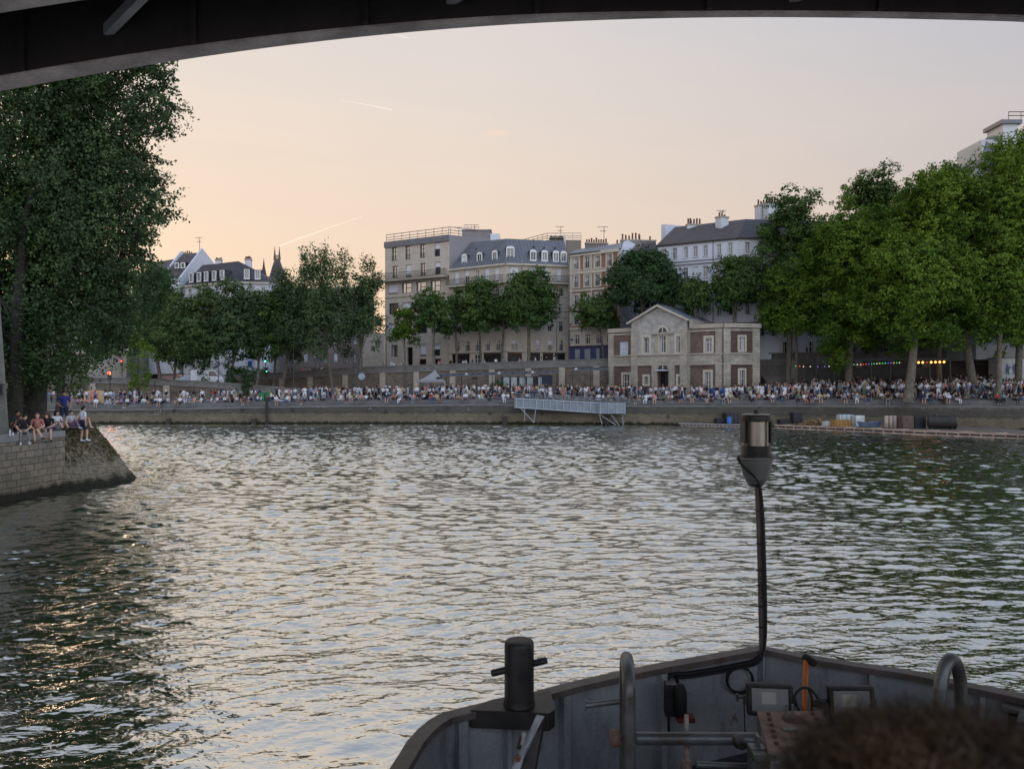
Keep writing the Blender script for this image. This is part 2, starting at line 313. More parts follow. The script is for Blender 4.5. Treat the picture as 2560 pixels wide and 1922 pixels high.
# water sheet, denser towards the camera so that waves are real geometry where they can be seen
def water():
    ys = [-60, -30, -12, -4, 2]; y = 4.0
    while y < 100: ys.append(y); y += min(.12, max(.024, y*y/7500))
    ys = np.array(ys); nx = 1000
    u = np.linspace(-1, 1, nx)
    half = np.where(ys < 4, 70.0, np.maximum(9, ys*.74)); 
    X = u[None, :]*half[:, None]; Y = np.repeat(ys[:, None], nx, 1)
    # outermost columns reach far out sideways
    X[:, 0] = -170; X[:, -1] = 170
    Z = np.zeros_like(X); rng = np.random.default_rng(3)
    step = np.maximum(np.gradient(ys)[:, None], (half[:, None]*2/nx))
    gust = .62 + .5*(np.sin(X*.11+Y*.17+1)*np.sin(Y*.09-X*.05) + .5*np.sin(X*.31-Y*.23+2)*np.sin(Y*.41))
    S_all = 0; S_w = np.zeros_like(X)
    for i in range(100):
        lam = .10*(1.0258**i) * rng.uniform(.95, 1.05)
        th = rng.normal(math.pi/2 + .15, .45 if lam < 1.5 else .3); k = 2*math.pi/lam
        sl = .034 if lam < 1.5 else .017
        amp = sl/k*rng.uniform(.6, 1.4)
        w = np.clip((lam/step - 2.0)/1.2, 0, 1)
        ph = k*(X*math.cos(th)+Y*math.sin(th)) + rng.uniform(0, 6.28)
        ph += 1.1*np.sin(X*.9*rng.uniform(.5, 1.5)+Y*.3+rng.uniform(0, 6))+.8*np.sin(Y*.8-X*.7+rng.uniform(0, 6))
        S_all += sl*sl; S_w += (w*sl)**2
        Z += w*amp*np.sin(ph)*(.75+.4*np.sin(X*.13*rng.uniform(.6,1.5)+Y*.2+rng.uniform(0, 6)))
    near_ = math.sqrt(S_all*.93); Z *= np.clip(near_/np.sqrt(S_w+1e-9), .9, 2.4)*np.interp(Y, [9, 20, 55], [.46, .86, 1.2])
    for lam, th, a in ((5.5, 1.45, .012), (8.5, 1.3, .014)):
        k = 2*math.pi/lam; Z += a*np.sin(k*(X*math.cos(th)+Y*math.sin(th))+.8*np.sin(X*.2+Y*.1))
    n, m_ = X.shape
    V = np.stack([X, Y, Z], 2).reshape(-1, 3)
    a = (np.arange(n-1)[:, None]*m_ + np.arange(m_-1)[None, :]).ravel()
    Q = np.stack([a, a+1, a+m_+1, a+m_], 1)
    me = bpy.data.meshes.new('water'); me.vertices.add(len(V)); me.vertices.foreach_set('co', V.ravel())
    me.loops.add(Q.size); me.loops.foreach_set('vertex_index', Q.ravel().astype(np.int32))
    me.polygons.add(len(Q)); me.polygons.foreach_set('loop_start', np.arange(0, Q.size, 4, dtype=np.int32)); me.polygons.foreach_set('use_smooth', np.ones(len(Q), dtype=bool))
    me.update(); me.validate()
    m, t, b = pbase('river_water', .035, 0, .5); b.inputs['IOR'].default_value = 1.34
    geo = N(t, 'ShaderNodeNewGeometry'); 
    cc = ramp(t, [(.35, (.016,.024,.020)), (.7, (.026,.034,.028))], noise(t, .08, 4, geo.outputs['Position']))
    t.links.new(cc.outputs[0], b.inputs['Base Color'])
    def sc(sx, sy, rz=.12):
        q = N(t, 'ShaderNodeMapping'); q.inputs['Scale'].default_value = (sx, sy, 1); q.inputs['Rotation'].default_value = (0, 0, rz)
        t.links.new(geo.outputs['Position'], q.inputs[0]); return q.outputs[0]
    h1 = noise(t, 1.0, 3, sc(1.6, 2.6), .6, .6); h2 = noise(t, 1.0, 2, sc(6, 10), .55, .4); h3 = noise(t, 1.0, 2, sc(.5, .8, -.1), .5, .5)
    msk = ramp(t, [(.35, (.45,)*3), (.65, (1.25,)*3)], noise(t, 1, 3, sc(.05, .11)))
    def mul(x, k):
        q = N(t, 'ShaderNodeMath', operation='MULTIPLY'); t.links.new(x, q.inputs[0]); q.inputs[1].default_value = k; return q.outputs[0]
    def addn(x, y):
        q = N(t, 'ShaderNodeMath', operation='ADD'); t.links.new(x, q.inputs[0]); t.links.new(y, q.inputs[1]); return q.outputs[0]
    hh = addn(addn(mul(h1, 1.0), mul(h2, .34)), mul(h3, 1.6))
    q = N(t, 'ShaderNodeMath', operation='MULTIPLY'); t.links.new(hh, q.inputs[0]); t.links.new(msk.outputs[0], q.inputs[1])
    bump(t, q.outputs[0], b, 1.0, .036)
    gl = N(t, 'ShaderNodeBsdfGlossy'); gl.inputs['Color'].default_value = (.93,.95,.92,1); gl.inputs['Roughness'].default_value = .04
    df = N(t, 'ShaderNodeBsdfDiffuse'); t.links.new(cc.outputs[0], df.inputs[0])
    fr = N(t, 'ShaderNodeFresnel'); fr.inputs[0].default_value = 1.34; nrm = b.inputs['Normal'].links[0].from_socket
    for x in (gl, df, fr): t.links.new(nrm, x.inputs['Normal'])
    pw = N(t, 'ShaderNodeMath', operation='POWER'); t.links.new(fr.outputs[0], pw.inputs[0]); pw.inputs[1].default_value = .11
    ms = N(t, 'ShaderNodeMixShader'); t.links.new(pw.outputs[0], ms.inputs[0]); t.links.new(df.outputs[0], ms.inputs[1]); t.links.new(gl.outputs[0], ms.inputs[2])
    t.links.new(ms.outputs[0], t.nodes['Material Output'].inputs[0]); t.nodes.remove(b)
    me.materials.append(m); o = bpy.data.objects.new('water', me); COL.objects.link(o); tag(o, 'rippled green river water reflecting the pale evening sky', kind='structure')
water()
# river bed under everything and far land
g = MB(); xs = [-150,-100,-70,-49.5,-35,-23,-10,-1.5,6,13.9,22,31,34,45,54.5,67,80,105,130]
lowq = MB()
for i in range(len(xs)-1):
    for j in range(4):
        def p(x, k):
            a, b = qy(x), by(x); y = a+(b-a)*k/4; return (x, y+(.01 if k == 4 else 0), ground_z(x, y))
        lowq.quad(p(xs[i], j), p(xs[i+1], j), p(xs[i+1], j+1), p(xs[i], j+1), paving)
lowq.build('lower_quay_pavement', kind='structure', label='paved lower quay where the crowd gathers above the river')
for i in range(len(xs)-1):
    a, b = xs[i], xs[i+1]; za, zb = bz(a)-1.05, bz(b)-1.05
    g.quad((a, by(a)+.3, za), (b, by(b)+.3, zb), (b, by(b)+14, zb), (a, by(a)+14, za), asphalt)
g.build('street', kind='structure', label='upper street behind the embankment parapet')
g = MB(); V = [(-900,150,5.9), (900,150,8.0), (1500,3000,8), (-1500,3000,6)]; g.poly(V, M('far_land', (.12,.11,.09), .95, scale=.05))
for i in range(len(xs)-1):
    a, b = xs[i], xs[i+1]; g.quad((a, by(a)+14, bz(a)-1.06), (b, by(b)+14, bz(b)-1.06), (b*1.2, 151, bz(b)-1.4), (a*1.2, 151, bz(a)-1.4), MATS['far_land'])
g.build('ground', kind='structure', label='city ground beyond the quays')
# quay wall: face, ledge and coping course
qw = MB()
for i in range(len(xs)-1):
    a, b = xs[i], xs[i+1]; A = (a, qy(a)); B = (b, qy(b)); za, zb = qz(a), qz(b)
    def q(P, dy, z): return (P[0], P[1]-dy, z)
    qw.quad(q(A,.55,-.6), q(B,.55,-.6), q(B,.42,zb-.72), q(A,.42,za-.72), quaystone)
    qw.quad(q(A,.50,za-.72), q(B,.50,zb-.72), q(B,.50,zb-.60), q(A,.50,za-.60), coping)
    qw.quad(q(A,.50,za-.60), q(B,.50,zb-.60), q(B,.0,zb-.58), q(A,.0,za-.58), coping)
    qw.quad(q(A,.0,za-.58), q(B,.0,zb-.58), q(B,.0,zb+.02), q(A,.0,za+.02), M('quay_coping_face', (.165,.16,.155), .9, var=.35, scale=.7, fine=.25))
    qw.quad(q(A,.0,za+.02), q(B,.0,zb+.02), q(B,-.5,zb+.03), q(A,-.5,za+.03), coping)
qwo = qw.build('quay_wall', label='long weathered stone quay wall with algae line at the water', cat='quay wall')
# iron mooring rings and drain holes on the quay face
for px, py in ((436,1026), (606,1026), (731,1026), (965,1029), (1225,1033), (1355,1033), (1670,1042), (2488,1051)):
    Y = 94.8 if px < 1500 else (92.5 if px < 1800 else 80.5); Y = qy(XP(px, Y))-.56
    r = MB(); c = W(px, py, Y); pts = [c+Vector((math.cos(t)*.16, -.04, math.sin(t)*.16)) for t in np.linspace(0, 2*math.pi, 14)]
    r.tube(pts, .035, iron, 6, cap=False); r.box(c+Vector((0, -.0, .17)), (.12, .1, .1), iron); r.build('mooring_ring', qwo)
# white crane-hook chalk marks painted on the wall
for k, (px, py, w_) in enumerate(((385,1036,24), (400,1031,14), (925,1022,10), (1170,1024,8), (805,1018,32))):
    Y = qy(XP(px, 95))-.56; c = W(px, py, Y); m_ = MB(); s = w_/20
    m_.box(c, (s*.9, .03, .05), M('chalk_paint', (.27,.265,.25), .9)); m_.box(c+Vector((.1*s, 0, .2)), (.05, .034, .4), MATS['chalk_paint']); m_.build('painted_mark', qwo)

# upper embankment wall with parapet and cornice
def emb(name, pts, base, mface, label, upper=.9, pil=None):
    """pts: (x, y, ztop) left to right"""
    w_ = MB()
    for (x0, y0, z0), (x1, y1, z1) in zip(pts[:-1], pts[1:]):
        b0, b1 = base(x0, y0), base(x1, y1)
        w_.quad((x0,y0,b0), (x1,y1,b1), (x1,y1,z1-upper-.15), (x0,y0,z0-upper-.15), mface)
        for d, za, zb, mm in ((.16, upper+.15, upper-.05, coping),):
            w_.quad((x0,y0-d,z0-za), (x1,y1-d,z1-za), (x1,y1-d,z1-zb), (x0,y0-d,z0-zb), mm)
            w_.quad((x0,y0-d,z0-zb), (x1,y1-d,z1-zb), (x1,y1,z1-zb), (x0,y0,z0-zb), mm)
            w_.quad((x0,y0,z0-za), (x1,y1,z1-za), (x1,y1-d,z1-za), (x0,y0-d,z0-za), mm)
        w_.quad((x0,y0+.05,z0-upper-.05), (x1,y1+.05,z1-upper-.05), (x1,y1+.05,z1-.14), (x0,y0+.05,z0-.14), wallupper)
        w_.quad((x0,y0-.03,z0-.14), (x1,y1-.03,z1-.14), (x1,y1-.03,z1), (x0,y0-.03,z0), coping)
        w_.quad((x0,y0-.03,z0), (x1,y1-.03,z1), (x1,y1+.5,z1), (x0,y0+.5,z0), coping)
        w_.quad((x0,y0+.5,z0), (x1,y1+.5,z1), (x1,y1+.5,z1-1.2), (x0,y0+.5,z0-1.2), wallupper)
        if pil:
            L = math.hypot(x1-x0, y1-y0); n = max(1, int(L/pil))
            for k in range(n):
                t = (k+.5)/n; x = x0+(x1-x0)*t; y = y0+(y1-y0)*t; zt = z0+(z1-z0)*t-upper-.16; zb = base(x, y)-.1
                if zt-zb > .8: w_.box((x, y-.05, (zt+zb)/2), (.9, .35, zt-zb), trim, rz=math.atan2(y1-y0, x1-x0))
    return w_.build(name, label=label, cat='wall')
emb('embankment_wall', [(x, by(x), bz(x)) for x in (-52,-40,-30,-23,-12,0,14.6)], lambda x, y: ground_z(x, y)-.3, rubblewall, 'high stone embankment wall with parapet behind the long awning', .95, 5)
emb('embankment_wall', [(x, by(x), bz(x)) for x in (26,34,50,65,80,110,140)], lambda x, y: ground_z(x, y)-.3, wallupper, 'dark embankment wall under the big plane trees', .95, 7)
# ramp from the street down to the quay on the left
RP = [(-150,126,6.6), (-80,115,6.4), (-66,111,6.1), (-55.7,110,5.98), (-44,109.5,5.5), (-36,109,4.83), (-29.8,109,4.4), (-24,109,3.95)]
emb('ramp_wall', RP, lambda x, y: ground_z(x, y)-.3, rubblewall, 'sloping ramp wall with pilasters descending to the quay', .75, 6)
rg = MB()
for (x0, y0, z0), (x1, y1, z1) in zip(RP[:-1], RP[1:]):
    rg.quad((x0,y0+.4,z0-.85), (x1,y1+.4,z1-.85), (x1,by(x1)-.02,z1-.8), (x0,by(x0)-.02,z0-.8), asphalt)
rg.build('ramp_road', kind='structure', label='asphalt ramp road behind the sloping wall')

# ---------------------------------------------------------------- island tip
isl = MB(); C = Vector((-24.5, 38.5, 0)); RT, RB = 2.75, 5.2
isl_top = 2.82
wallpts = [(-23.2,10), (-22.2,22), (-21.5,31), (-20.95,35.6)]
for (x0, y0), (x1, y1) in zip(wallpts[:-1], wallpts[1:]):
    isl.quad((x1,y1,-.5), (x1,y1,isl_top), (x0,y0,isl_top), (x0,y0,-.5), isle)
isl.quad((-20.95,35.6,-.5), (-22.4,36.3,-.5), (-22.4,36.3,isl_top), (-20.95,35.6,isl_top), isle)
# coping slabs
for (x0, y0), (x1, y1) in zip(wallpts[:-1], wallpts[1:]):
    isl.bar((x0-.3, y0, isl_top-.11), (x1-.3, y1, isl_top-.11), .72, .28, coping)
top = [(-23.2,10), (-22.2,22), (-21.5,31), (-20.95,35.6), (-22.4,36.4)]
ang = np.linspace(-.75, math.pi*.95, 24)
arc_t = [(C.x+RT*math.cos(a), C.y+RT*math.sin(a)) for a in ang]
isl.poly([(x, y, isl_top-.0) for x, y in top + arc_t + [(-60, 60), (-60, 10)]], M('island_earth', (.13,.11,.085), .95, scale=.8, var=.4, fine=.3))
islo = isl.build('island_wall', label='near stone island wall where the group sits', cat='quay wall')
cn = MB(); ang2 = np.linspace(-1.25, math.pi*.95, 40); rows = 9
V = []
for j in range(rows+1):
    t = j/rows; r = RT+(RB+.15-RT)*(t**.92); z = isl_top+.02-(isl_top+.5)*t if j < rows else -.6
    z = isl_top+.02 - (isl_top+.62)*t
    for a in ang2: V.append((C.x+r*math.cos(a)+(.05*math.sin(a*9+j)), C.y+r*math.sin(a), z))
    if j < rows: pass
n = len(ang2)
cn.add(V, [(j*n+k, (j+1)*n+k, (j+1)*n+k+1, j*n+k+1) for j in range(rows) for k in range(n-1)], isle)
cn.build('cutwater', islo)
# pier stone at the left frame edge
pr = MB(); pr.add([(-27,31.5,isl_top),(-22.22,33.6,isl_top),(-23.4,35.2,isl_top),(-28,35,isl_top),(-27.5,31.8,9.5),(-22.75,33.7,9.5),(-24,35.2,9.5),(-28,35,9.5)], [(0,1,5,4),(1,2,6,5),(2,3,7,6),(3,0,4,7),(4,5,6,7)], M('pier_stone', (.20,.185,.155), .9, var=.35, scale=.8, fine=.25))
b_ = pr.v
pro = pr.build('stone_pier', bevel=.08, label='pale stone pier block at the island edge beside the trunks', cat='pier')
lmp = MB(); lmp.box((-22.5, 33.4, 4.75), (.13, .13, .42), iron); lmp.box((-22.5, 33.45, 5.0), (.3, .1, .05), iron); lmp.build('wall_lamp', pro)
# ---------------------------------------------------------------- buildings
def onl(P0, P1, px):
    s = (px-CX)/F; t = (s*P0[1]-P0[0])/((P1[0]-P0[0])-s*(P1[1]-P0[1]))
    return t*math.hypot(P1[0]-P0[0], P1[1]-P0[1]), P0[1]+t*(P1[1]-P0[1])
def zat(P0, P1, px, py): return ZP(py, onl(P0, P1, px)[1])
def row(P0, P1, pxs, wpx, z1, z0, kinds, **k):
    out = []
    for i, px in enumerate(pxs):
        kd = kinds[i % len(kinds)] if isinstance(kinds, (list, tuple)) else kinds
        a = onl(P0, P1, px-wpx/2)[0]; b = onl(P0, P1, px+wpx/2)[0]
        out.append(dict(u0=a, u1=b, v0=z0, v1=z1, kind=kd, **k))
    return out
def facade(mb, P0, P1, z0, z1, wins, mat, recess=.22, mreveal=None, bands=()):
    """wall between two plan points with real openings; the wall looks towards the right-hand side of P1->P0"""
    d = Vector((P1[0]-P0[0], P1[1]-P0[1], 0)); L = d.length; d.normalize(); n = Vector((d.y, -d.x, 0)); o = Vector((P0[0], P0[1], 0))
    def P(u, v, dep=0): q = o+d*u-n*dep; return (q.x, q.y, v)
    for w in wins:
        if z0-.5 < w['v0'] < z0+.02: w['v0'] = z0+.03
    wins = [w for w in wins if w['u0'] > .02 and w['u1'] < L-.02 and w['v0'] >= z0-.001 and w['v1'] < z1]
    us = sorted({0, L} | {w['u0'] for w in wins} | {w['u1'] for w in wins}); vs = sorted({z0, z1} | {w['v0'] for w in wins} | {w['v1'] for w in wins} | {b[0] for b in bands})
    for v0, v1 in zip(vs[:-1], vs[1:]):
        if v1-v0 < 1e-4: continue
        mm = mat
        for b in bands:
            if v0 < b[0]-1e-6: mm = b[1]; break
        run = None
        for u0, u1 in zip(us[:-1], us[1:]):
            if u1-u0 < 1e-5: continue
            hole = any(w['u0']-1e-6 <= u0 and u1 <= w['u1']+1e-6 and w['v0']-1e-6 <= v0 and v1 <= w['v1']+1e-6 for w in wins)
            if hole:
                if run is not None: mb.quad(P(run, v0), P(u0, v0), P(u0, v1), P(run, v1), mm); run = None
            elif run is None: run = u0
        if run is not None: mb.quad(P(run, v0), P(L, v0), P(L, v1), P(run, v1), mm)
    for w in wins:
        a, b, c, e = w['u0'], w['u1'], w['v0'], w['v1']; r = w.get('recess', recess); mr_ = mreveal or mat
        mb.quad(P(a, c), P(a, c, r), P(a, e, r), P(a, e), mr_); mb.quad(P(b, c, r), P(b, c), P(b, e), P(b, e, r), mr_)
        mb.quad(P(a, c), P(b, c), P(b, c, r), P(a, c, r), mr_); mb.quad(P(a, e, r), P(b, e, r), P(b, e), P(a, e), mr_)
    return wins
def put_windows(parent, P0, P1, wins, recess=.22, fm=None, sill=None, surround=None, balcony=None):
    d = Vector((P1[0]-P0[0], P1[1]-P0[1], 0)).normalized(); n = Vector((d.y, -d.x, 0)); o = Vector((P0[0], P0[1], 0)); rz = math.atan2(d.y, d.x)
    for w in wins:
        a, b, c, e = w['u0'], w['u1'], w['v0'], w['v1']; r = w.get('recess', recess); W_ = b-a; H = e-c; k = w['kind']; f = w.get('fm') or fm or frame_w
        base = o+d*(a+b)/2
        def pt(u, v, dep): q = base+d*u-n*dep; return (q.x, q.y, v)
        mb = MB()
        if k == 'hole':      # dark shop opening
            mb.box(pt(0, (c+e)/2, r+.25), (W_, .04, H), M('shop_dark', (.012,.012,.013), .4), rz=rz)
            mb.box(pt(0, e-.2, r), (W_, .1, .36), w.get('top') or M('shop_fascia', (.03,.022,.02), .6, var=.5, scale=.4), rz=rz)
            for q in np.arange(-W_/2+.4, W_/2, 1.35): mb.box(pt(q, (c+e)/2, r+.1), (.06, .08, H), iron, rz=rz)
            mb.build('shopfront', parent); continue
        t = min(.085, W_*.09)
        for u in (-W_/2+t/2, W_/2-t/2): mb.box(pt(u, (c+e)/2, r+.0), (t, .1, H-.004), f, rz=rz)
        for v in (c+t/2, e-t/2): mb.box(pt(0, v, r-.003), (W_-.004, .1, t), f, rz=rz)
        if k == 'shutters':  # closed louvred shutters
            for sgn in (-1, 1):
                mb.box(pt(sgn*W_/4, (c+e)/2, r-.06), (W_/2-.03, .05, H-.05), blind, rz=rz)
                for q in range(3): mb.box(pt(sgn*W_/4, c+H*(.17+.33*q), r-.09), (W_/2-.12, .03, H*.26), M('shutter_slats', (.50,.53,.58), .6), rz=rz)
            mb.build('window', parent); continue
        wide = W_ > 1.6
        mb.box(pt(-W_*.14 if wide else 0, (c+e)/2, r+.002), (t, .09, H-.01), f, rz=rz)
        if wide: mb.box(pt(W_*.13, (c+e)/2+.0, r+.004), (W_*.54-t, .085, t*.9), f, rz=rz); mb.box(pt(W_*.38, (c+e)/2, r+.002), (t, .09, H-.01), f, rz=rz)
        elif H > 1.5: mb.box(pt(0, e-H*.3, r+.004), (W_-.01, .085, t*.7), f, rz=rz)
        if sill: mb.box(pt(0, c-.05, -.06), (W_+.24, .22, .1), sill, rz=rz)
        if surround:
            s = w.get('sw', .24)
            for u in (-W_/2-s/2, W_/2+s/2): mb.box(pt(u, (c+e)/2, -.03), (s, .07, H), surround, rz=rz)
            mb.box(pt(0, e+s/2, -.035), (W_+2*s, .08, s), surround, rz=rz); mb.box(pt(0, c-s*.3, -.05), (W_+2*s, .12, s*.6), surround, rz=rz)
        if w.get('guard'):
            g_ = w['guard']
            for v in (c+.1, c+g_): mb.box(pt(0, v, .03), (W_, .03, .03), iron, rz=rz)
            for q in np.arange(-W_/2+.06, W_/2, .12): mb.box(pt(q, c+g_/2+.05, .03), (.018, .018, g_-.1), iron, rz=rz)
        wo_ = mb.build('window', parent)
        pn = MB(); gm = {'dark': glass_d, 'sky': glass_s, 'mid': glass_m, 'blind': glass_d, 'half': glass_d, 'lit': glass_d}[k]
        pn.quad(pt(-W_/2+.01, c+.01, r+.03), pt(W_/2-.01, c+.01, r+.03), pt(W_/2-.01, e-.01, r+.03), pt(-W_/2+.01, e-.01, r+.03), gm); pn.build('pane', wo_)
        if k in ('blind', 'half'):
            hh = H*(.86 if k == 'blind' else random.uniform(.35, .6)); bl = MB(); bl.box(pt(0, e-hh/2-.03, r-.07), (W_-.06, .04, hh), blind, rz=rz); bl.build('blind', wo_)
        if k in ('mid',) or (k == 'dark' and random.random() < .55):
            cu = MB(); q = random.choice((-1, 1))*W_*.3; cu.box(pt(q, (c+e)/2, r+.015), (W_*.25, .01, H-.06), M('net_curtain', (.42,.41,.39), .9, var=.1)); cu.build('curtain', wo_)
        if k == 'lit':
            lp = MB(); lp.lathe(pt(W_*.36, c+H*.32, r-.0), [(.12,-.2),(.2,-.1),(.2,.12),(.08,.22)], glass_l, 10); lp.build('lamp', wo_)
def strip(mb, P0, P1, z, h, proj, mat, u0=None, u1=None, dep=0):
    d = Vector((P1[0]-P0[0], P1[1]-P0[1], 0)); L = d.length; d.normalize(); n = Vector((d.y, -d.x, 0)); a = u0 or 0; b = u1 or L
    c = Vector((P0[0], P0[1], 0))+d*(a+b)/2+n*(proj/2-.02-dep); mb.box((c.x, c.y, z), (b-a, proj+.04, h), mat, rz=math.atan2(d.y, d.x))
def rail(mb, P0, P1, z, h, mat, every=.13, thick=.022, rails=(1,), out=0, posts=None):
    d = Vector((P1[0]-P0[0], P1[1]-P0[1], 0)); L = d.length; d.normalize(); n = Vector((d.y, -d.x, 0)); rz = math.atan2(d.y, d.x)
    o = Vector((P0[0], P0[1], 0))+n*out
    for k in rails: c = o+d*L/2; mb.box((c.x, c.y, z+h*k), (L, thick*1.6, thick*1.6), mat, rz=rz)
    nb = max(1, int(L/every))
    for i in range(nb+1): c = o+d*(L*i/nb); mb.box((c.x, c.y, z+h/2), (thick, thick, h), mat, rz=rz)
def chimney(parent, c, d, zb, zt, mat, pots=4, rz=0, ph=.75):
    mb = MB(); mb.box((c[0], c[1], (zb+zt)/2), (d[0], d[1], zt-zb), mat, rz=rz); mb.box((c[0], c[1], zt-.12), (d[0]+.18, d[1]+.18, .2), trim, rz=rz)
    ch = mb.build('chimney', parent)
    R = Matrix.Rotation(rz, 3, 'Z')
    for i in range(pots):
        p = R @ Vector((d[0]*((i+.5)/pots-.5), 0, 0)); q = MB(); h = ph*random.uniform(.6, 1.15)
        q.lathe((c[0]+p.x, c[1]+p.y, zt), [(.15,0),(.12,h*.8),(.15,h*.82),(.14,h)], pot, 8); q.build('chimney_pot', ch)
def antenna(parent, x, y, z0, h, w=1.6, rz=.4):
    a = MB(); a.tube([(x, y, z0), (x, y, z0+h)], .045, iron, 6); dx = math.cos(rz)*w/2; dy = math.sin(rz)*w/2
    for k, q in ((.97, 1), (.72, .55)):
        a.tube([(x-dx*q, y-dy*q, z0+h*k), (x+dx*q*.6, y+dy*q*.6, z0+h*k)], .03, iron, 5)
        for t in np.linspace(-1, .5, 5): a.tube([(x+dx*q*t-.0, y+dy*q*t, z0+h*k-.18), (x+dx*q*t, y+dy*q*t, z0+h*k+.18)], .014, iron, 4)
    a.build('antenna', parent)

# ---- A: limestone block with roof railing
A0 = (-22.0,131.7); A1 = (-10.3,125.0); A2 = (-3.7,128.4); ZA = 29.6
bA = empty('apartment_building', (-15,132,7), label='tall flat-roofed limestone apartment block with railing round its roof', cat='building')
def off(o, p): return o
wA = MB(); zA = 6.5
cs = [986,1020,1056.4,1093]
z = lambda px, py: zat(A0, A1, px, py)
wins = row(A0, A1, cs, 13.5, z(986,618.7), z(986,652), ['sky','sky','sky','half'], fm=frame_d, guard=.9)
wins += row(A0, A1, [988,1021.5,1058,1094.5], 13.5, z(988,664.8), z(988,695), ['sky','blind','sky','half'], fm=frame_d, guard=.5)
wins += row(A0, A1, [982,1017,1053,1089], 26, z(982,710), z(982,735), ['blind','sky','sky','sky'], fm=frame_d)
wins += row(A0, A1, [984,1018,1053,1089], 24, z(984,758), z(984,786), ['lit','half','dark','mid'], fm=frame_d)
wins += row(A0, A1, [985,1020,1055,1090], 25, z(985,809), z(985,836), ['blind','blind','dark','half'], fm=frame_d)
wins += row(A0, A1, [986,1057,1092], 16, z(986,862), z(986,892), ['dark','blind','half'], fm=frame_d)
wins += row(A0, A1, [1025], 13, z(1025,868), zA+.6, 'hole'); wins += row(A0, A1, [1057,1094], 17, z(1057,897.5), zA+.6, 'hole')
ws = facade(wA, A0, A1, zA, ZA, wins, stone, .3)
A0b = (-26.4,134.2)
facade(wA, A1, A2, zA, ZA, [], greywall); facade(wA, A2, (-3.7,146), zA, ZA, [], greywall); facade(wA, (-3.7,146), (-20,146), zA, ZA, [], greywall); facade(wA, (-20,146), A0, zA, ZA, [], greywall)
wA.poly([(A0[0],A0[1],ZA-.05),(A1[0],A1[1],ZA-.05),(A2[0],A2[1],ZA-.05),(-3.7,146,ZA-.05),(-20,146,ZA-.05)], leadroof)
wA.build('wall', bA); put_windows(bA, A0, A1, ws, .3, frame_d)
t_ = MB(); strip(t_, A0, A1, ZA-.5, 1.0, .3, M('lead_fascia', (.17,.165,.18), .7)); zb = z(1030,697)
strip(t_, A0, A1, zb-.15, .32, 1.15, trim, -3.0); strip(t_, A0, A1, z(1020,741), .12, .12, trim)
for k in (986-17,1003,1038,1075,1110): pass
t_.build('cornice', bA)
t_ = MB(); rail(t_, (A0[0]+.2-2.0, A0[1]-.9+1.1), (A1[0], A1[1]), zb, 1.05, iron, .16, .03, (1,.1), 1.05); t_.build('balcony', bA)
t_ = MB()
for P, Q in ((A0, A1), (A1, A2)):
    rail(t_, P, Q, ZA, 1.35, ironp, 1.55, .06, (1,.62,.3), -.35)
t_.build('roof_railing', bA)
t_ = MB(); Yp = 134; t_.prism([(XP(1155,Yp),Yp), (XP(1226,Yp),Yp), (XP(1226,Yp),Yp+6), (XP(1155,Yp),Yp+6)], ZA-.1, ZP(576,Yp), greywall); t_.prism([(XP(1226,Yp),Yp-.3), (XP(1250,Yp),Yp-.3), (XP(1250,Yp),Yp+5), (XP(1226,Yp),Yp+5)], ZA-6, ZP(585,Yp), blind)
t_.prism([(XP(1154,Yp),Yp-.25), (XP(1229,Yp),Yp-.25), (XP(1229,Yp),Yp+6.2), (XP(1154,Yp),Yp+6.2)], ZP(576,Yp), ZP(574.5,Yp), leadroof)
rail(t_, (XP(1160,Yp),Yp), (XP(1197,Yp),Yp), ZP(574.5,Yp), .85, ironp, .65, .05, (1,.5)); t_.build('penthouse', bA)
antenna(bA, XP(1147,130), 130, ZA-.1, 2.4, 1.8, .1); antenna(bA, XP(1186,135), 135, ZA, 3.6, .1)
wB_ = MB(); facade(wB_, A0b, (A0[0]-.02, A0[1]+.02), zA, ZP(835,133), [], stone); facade(wB_, (-27,140), A0b, zA, ZP(835,134), [], stone)
wB_.poly([(A0b[0],A0b[1],ZP(835,134)),(A0[0],A0[1],ZP(835,134)),(A0[0],141,ZP(835,134)),(-27,141,ZP(835,134))], leadroof); wB_.build('side_wing', bA)

# ---- B: cream block with zinc mansard
B0 = (-10.25,124.2); B1 = (-.93,118.0); B2 = (1.74,118.4); B3 = (8.9,120.2); ZB = 23.76; zB = 6.9
bB = empty('apartment_building', (-1,122,7), label='cream apartment block under a long grey zinc mansard roof with dormers', cat='building')
z = lambda px, py: zat(B0, B1, px, py); z3 = lambda px, py: zat(B2, B3, px, py)
wB = MB(); L1 = [1142,1167,1192,1217.5,1242]; R1 = [1349,1369.5,1390]; Rl = [1345,1375,1403]
fl = [(z(1142,679), z(1142,711)-.2), (z3(1401,718), z3(1401,741)), (z3(1401,759), z3(1401,786)), (z3(1385,803), z3(1385,829)), (z3(1377,850), z3(1377,877))]
kk = [['blind','half','mid','blind','blind'], ['dark','blind','mid','half','dark'], ['mid','dark','blind','dark','half'], ['half','dark','mid','blind','mid'], ['mid','dark','mid','mid','dark']]
w1, w2, w3 = [], [], []
for i, (a, b) in enumerate(fl):
    gd = dict(guard=.95) if i in (1, 3, 4) else {}
    w1 += row(B0, B1, L1 if i < 4 else [1143,1168.5,1194,1219,1245], 10.5, a, b, kk[i], **gd)
    w2 += row(B1, B2, [1287], 20 if i < 4 else 18, a, b, 'blind' if i == 0 else 'mid', **gd)
    w3 += row(B2, B3, [1329,1367,1398] if i == 0 else Rl, 10.5, a, b, ['half','half','blind'] if i == 0 else ['blind','half','dark'], **gd)
zs = z(1200,883)
